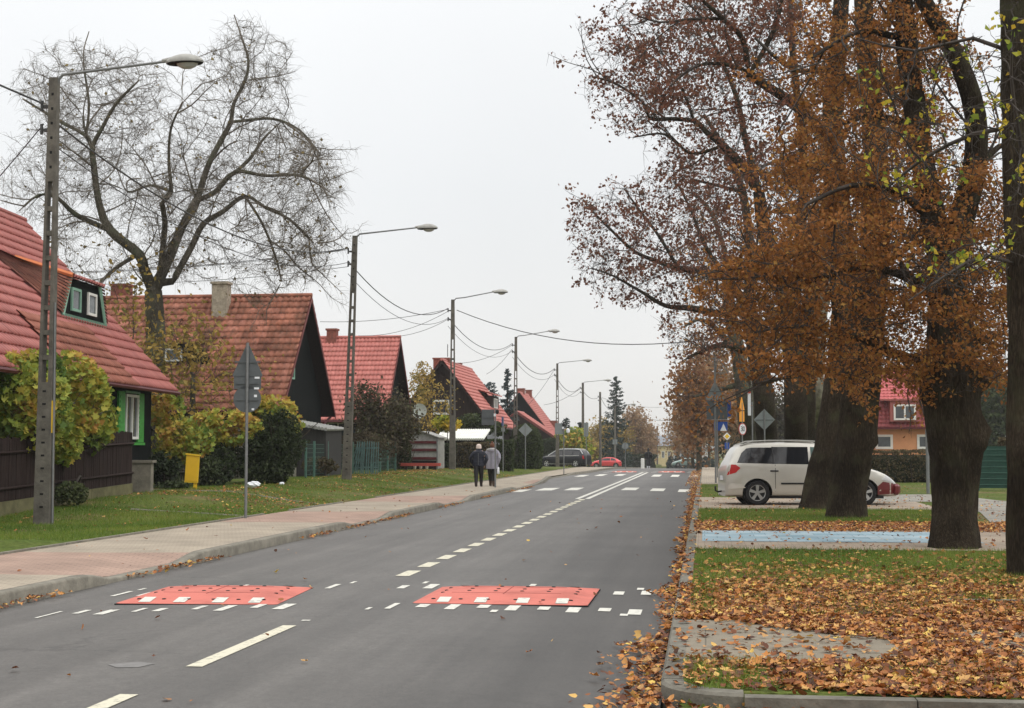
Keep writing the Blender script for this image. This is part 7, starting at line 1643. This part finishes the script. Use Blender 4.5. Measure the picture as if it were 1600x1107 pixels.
car('small red hatchback farther off, half hidden by the lampless pole', (g_.x, g_.y, g_.z), pi + YAW + R(-6),
    [(0, .6), (.04, .82), (.12, .92), (.3, 1.0), (.6, 1.2), (.95, 1.35), (1.3, 1.4), (2.0, 1.4), (2.4, 1.32), (2.9, 1.05), (3.1, .97), (3.6, .88), (4.0, .72), (4.2, .5)],
    [(0, .86), (2, .92), (3.2, .88), (4.2, .5)], [(0, .7), (.2, .8), (3.6, .82), (4.2, .6)], [(0, .58), (2.5, .62), (4, .7)], str_, red_p, (.72, 3.3), .31,
    [('side_window', [(.62, .97), (1.4, .97), (1.4, 1.3), (1.05, 1.28)], tint), ('side_window', [(1.48, .97), (2.85, .95), (2.3, 1.27), (1.48, 1.3)], tint)], red_ex)
g_ = gp(1070, 236); gz_ = g_.z + .35
car('pale green parked car whose roof just shows over the crest before the cypresses', (g_.x + 2.1, g_.y, gz_), pi + YAW,
    [(0, .6), (.04, .82), (.12, .92), (.3, 1.0), (.6, 1.2), (.95, 1.35), (1.3, 1.4), (2.0, 1.4), (2.4, 1.32), (2.9, 1.05), (3.1, .97), (3.6, .88), (4.0, .72), (4.2, .5)],
    [(0, .86), (2, .92), (3.2, .88), (4.2, .5)], [(0, .7), (.2, .8), (3.6, .82), (4.2, .6)], [(0, .58), (2.5, .62), (4, .7)], str_, paint('pale_green_paint', (.30, .42, .38)), (.72, 3.3), .31,
    [('side_window', [(.62, .97), (1.4, .97), (1.4, 1.3), (1.05, 1.28)], tint), ('side_window', [(1.48, .97), (2.85, .95), (2.3, 1.27), (1.48, 1.3)], tint)])

# ------------------------------------------------------------------ people
def skin_obj(name, verts, edges, radii, m, parent, root=0, lev=2):
    me = bpy.data.meshes.new(name); me.from_pydata(verts, edges, []); o = bpy.data.objects.new(name, me); col.objects.link(o)
    sk = o.modifiers.new('s', 'SKIN'); sk.use_smooth_shade = True; su = o.modifiers.new('u', 'SUBSURF'); su.levels = lev; su.render_levels = lev
    for i, r_ in enumerate(radii):
        v = me.skin_vertices[0].data[i]; v.radius = r_ if isinstance(r_, tuple) else (r_, r_); v.use_root = (i == root)
    bpy.context.view_layer.update(); apply_mods(o)
    for p in o.data.polygons: p.use_smooth = True
    o.data.materials.clear(); o.data.materials.append(m); o.parent = parent; return o
skinm = mat('skin', (.52, .32, .24), .6, .05, 8)
def person(label, loc, rz, H, coatm, coat_hem, coat_w, hairm, trm, bootm, stride=.16, head_kind='hat', hood=None, bag=None, elbow=.10, hat_m=None, lean=.02):
    """walking figure; local +y is the way it walks (away from the camera)"""
    t = thing('person', label, 'person', loc, rz); k = H / 1.62
    S = lambda p: (p[0] * k, p[1] * k, p[2] * k)
    hip, kn, an = .84, .46, .09
    V = [(0, 0, .92), (0, 0, 1.08), (0, lean, 1.25), (0, lean, 1.36), (0, lean + .01, 1.43), (0, lean + .02, 1.52), (0, lean + .03, 1.575)]
    E = [(0, 1), (1, 2), (2, 3), (3, 4), (4, 5), (5, 6)]; RR = [(.14, .11), (.13, .10), (.15, .10), (.10, .08), .048, .085, .062]
    def chain(at, pts, rs_):
        last = at
        for p, r_ in zip(pts, rs_): V.append(p); RR.append(r_); E.append((last, len(V) - 1)); last = len(V) - 1
        return last
    for s_ in (-1, 1):
        st_ = stride * s_
        chain(0, [(s_ * .085, 0, hip), (s_ * .09, st_ * .55 + (.03 if s_ > 0 else 0), kn), (s_ * .085, st_, an), (s_ * .09, st_ + .11, .04)], [.085, .058, .042, .036])
        w1 = chain(3, [(s_ * .17, lean, 1.33), (s_ * (.20 + elbow), -.02 - .06 * s_, 1.06), (s_ * (.17 + elbow * .4), .08 - .08 * s_, .84)], [.055, .042, .030])
        hx = s_ * (.17 + elbow * .4); hy_ = .08 - .08 * s_; w2 = chain(w1, [(hx, hy_ + .01, .79)], [(.036, .018)])
        for f in range(4): chain(w2, [(hx - .002 * s_, hy_ - .026 + f * .017, .745), (hx - s_ * .014, hy_ - .024 + f * .017, .705 + (.008 if f in (0, 3) else 0))], [.0085, .007])
        chain(w2, [(hx - s_ * .01, hy_ + .045, .775), (hx - s_ * .012, hy_ + .05, .745)], [.009, .008])
    body = skin_obj('body', [S(p) for p in V], E, [tuple(x * k for x in r_) if isinstance(r_, tuple) else r_ * k for r_ in RR], skinm, t)
    # face details (on the far side), ears
    f_ = MB(); f_.lathe([(.002, 0), (.016, .01), (.008, .04)], 8, Matrix.Translation(S((0, lean + .105, 1.50)))); 
    for s_ in (-1, 1): f_.lathe([(.003, -.02), (.017, 0), (.003, .025)], 8, Matrix.Translation(S((s_ * .082, lean + .01, 1.51))), sy=1.6)
    f_.build('ears_and_nose', skinm, t, True)
    # trousers
    for s_ in (-1, 1):
        st_ = stride * s_; pts = [S((s_ * .07, 0, .90)), S((s_ * .09, 0, hip - .04)), S((s_ * .09, st_ * .55 + (.03 if s_ > 0 else 0), kn)), S((s_ * .085, st_, .15))]
        MB().tube(pts, [.13 * k, .115 * k, .085 * k, .062 * k], 14).build('trouser_leg', trm, t, True)
        b = MB(); b.tube([S((s_ * .085, st_ - .02, .20)), S((s_ * .085, st_ - .02, .10)), S((s_ * .086, st_, .045))], [.062 * k, .055 * k, .052 * k], 12); b.tube([S((s_ * .086, st_ - .05, .045)), S((s_ * .09, st_ + .08, .04)), S((s_ * .09, st_ + .15, .03))], [.045 * k, .048 * k, .03 * k], 10); b.build('boot', bootm, t, True)
    # coat: lofted, slightly squared rings with quilting, and sleeves
    rings = [(coat_hem, coat_w, .165), (coat_hem + .12, coat_w * 1.0, .165), (.95, coat_w * .98, .165), (1.05, coat_w * .93, .155), (1.15, coat_w * .96, .16), (1.28, coat_w * .98, .155), (1.34, coat_w * .86, .14), (1.38, .15, .11), (1.42, .085, .085), (1.45, .075, .075)]
    rings = sorted(rings); vs = []; n_ = 28; zs_ = []
    rr_ = []
    for i in range(len(rings) - 1):
        for j in range(4): f = j / 4; a, c = rings[i], rings[i + 1]; rr_.append(tuple(a[q] + (c[q] - a[q]) * f for q in range(3)))
    rr_.append(rings[-1])
    for (z, rx_, ry_) in rr_:
        qd = 1 + .02 * sin(z * 62); 
        for q in range(n_):
            a = 2 * pi * q / n_; fx = 1 + .03 * sin(a * 5 + z * 9) * (1.3 - z) ; vs.append(S((rx_ * qd * fx * cos(a) * abs(cos(a)) ** -.12 if abs(cos(a)) > .01 else 0, ry_ * qd * sin(a) + lean * (z / 1.4), z)))
    fs = []
    for i in range(len(rr_) - 1):
        for q in range(n_): fs.append([i * n_ + q, i * n_ + (q + 1) % n_, (i + 1) * n_ + (q + 1) % n_, (i + 1) * n_ + q])
    fs.append(list(range(n_ - 1, -1, -1)))
    b = MB(); b.add(vs, fs); co = b.build('coat', coatm, t, True)
    for s_ in (-1, 1):
        MB().tube([S((s_ * (coat_w * .55), lean, 1.335)), S((s_ * (.17), lean, 1.30)), S((s_ * (.205 + elbow * .6), -.01, 1.18)), S((s_ * (.20 + elbow), -.02 - .06 * s_, 1.06)), S((s_ * (.185 + elbow * .7), .03 - .07 * s_, .94)), S((s_ * (.17 + elbow * .4), .08 - .08 * s_, .83))], [.06 * k, .078 * k, .075 * k, .068 * k, .06 * k, .05 * k], 14).build('sleeve', coatm, t, True)
    MB().box((-.004 * k, -.178 * k, (coat_hem + .05) * k), (.004 * k, -.150 * k + lean * k * .5, 1.28 * k)).build('back_seam', M['steel'], co)
    if hood is not None:
        b = MB(); n2 = 22; vs = []; 
        for i in range(9):
            u = i / 8; a1 = u * pi
            for j in range(n2):
                a = 2 * pi * j / n2; vs.append(S((cos(a) * (.14 - .03 * u) * (.6 + .55 * sin(a1 * .9 + .3)), -.07 + sin(a) * .085 * (.6 + .5 * sin(a1)) - .02, 1.27 + .17 * u)))
        fs = [[i * n2 + j, i * n2 + (j + 1) % n2, (i + 1) * n2 + (j + 1) % n2, (i + 1) * n2 + j] for i in range(8) for j in range(n2)]; b.add(vs, fs); b.build('hood', coatm, t, True)
        pts = [S((.155 * cos(a), -.07 + .12 * sin(a) * .5, 1.40 + .045 * cos(a * 2) * 0 + .03 * abs(cos(a)) * -1)) for a in np.linspace(0, 2 * pi, 19)]
        b = MB(); b.tube(pts, [.042 * k + .008 * random.random() for _ in pts], 8, cap=False); b.build('fur_trim', hood, t, True)
    hm = hat_m or hairm
    b = MB(); hc = S((0, lean + .015, 1.535))
    if head_kind == 'hat': b.lathe([(.088, -.06), (.098, -.03), (.1, .0), (.093, .05), (.065, .09), (.01, .105)], 20, Matrix.Translation(hc), sy=1.08); b.lathe([(.10, -.065), (.107, -.04), (.10, -.02)], 20, Matrix.Translation(hc), sy=1.08); b.build('hat', hm, t, True)
    else: b.lathe([(.05, -.1), (.086, -.06), (.098, .0), (.09, .055), (.055, .09), (.01, .1)], 20, Matrix.Translation((hc[0], hc[1] - .012, hc[2])), sy=1.08); b.lathe([(.01, 0), (.042, .02), (.048, .05), (.03, .08), (.01, .09)], 12, Matrix.Translation((hc[0], hc[1] - .03, hc[2] + .07))); b.build('hair', hairm, t, True)
    if head_kind == 'hat': MB().lathe([(.05, -.115), (.075, -.09), (.085, -.055)], 16, Matrix.Translation(hc)).build('hair', hairm, t, True)
    if bag is not None:
        x_ = .17 + elbow * .4; b = MB(); b.box(S((x_ - .03, -.06, .46)), S((x_ + .05, .16, .72)), None, .5, .025 * k); b.tube([S((x_ + .01, -.02, .71)), S((x_, .02, .76)), S((x_ + .01, .12, .71))], .008, 5); b.build('carrier_bag', bag, t, True)
    return t
navy = mat('navy_quilted', (.014, .016, .028), .55, .2, 6, bump=.3); lilac = mat('grey_lilac_coat', (.30, .29, .34), .85, .08, 6)
g1 = gp(748, 55.2); g2 = gp(769, 56.4)
person('walker in a dark navy quilted jacket, black trousers and pale knitted hat', (g1.x, g1.y, g1.z), 0.05, 1.56, navy, .78, .235, mat('grey_hair', (.45, .42, .38), .8), M['black'], mat('dark_boots', (.03, .02, .018), .6), .13, 'hat', None, None, .12, mat('pale_pink_hat', (.70, .58, .52), .9, .06, 8))
person('taller walker in a long grey-lilac coat with fur hood, carrying a white bag', (g2.x, g2.y, g2.z), -.04, 1.63, lilac, .66, .235, mat('auburn_hair', (.14, .06, .035), .7), M['black'], mat('brown_boots', (.07, .04, .025), .6), -.14, 'hair', mat('pale_fur', (.42, .40, .38), .95, .15, 20), M['bag'], .09)
g3 = gp(1013, 121); person('tiny far walker in a black top at the crest of the road', (g3.x, g3.y, g3.z), .1, 1.6, M['black'], .82, .22, M['black'], mat('dark_grey_trousers', (.05, .05, .055), .8), M['bag'], .1, 'hair', None, None, .08)

# ------------------------------------------------------------------ haze
m = bpy.data.materials.new('haze'); m.use_nodes = True; n = m.node_tree; n.nodes.clear()
vo = n.nodes.new('ShaderNodeVolumePrincipled'); vo.inputs['Density'].default_value = 0.00035; vo.inputs['Color'].default_value = (.995, .995, 1, 1); vo.inputs['Anisotropy'].default_value = .3
mo = n.nodes.new('ShaderNodeOutputMaterial'); n.links.new(vo.outputs[0], mo.inputs['Volume'])
hz = MB().box((-3010, -70, -7), (3010, 3510, 24)).build('haze', m); tag(hz, kind='stuff')
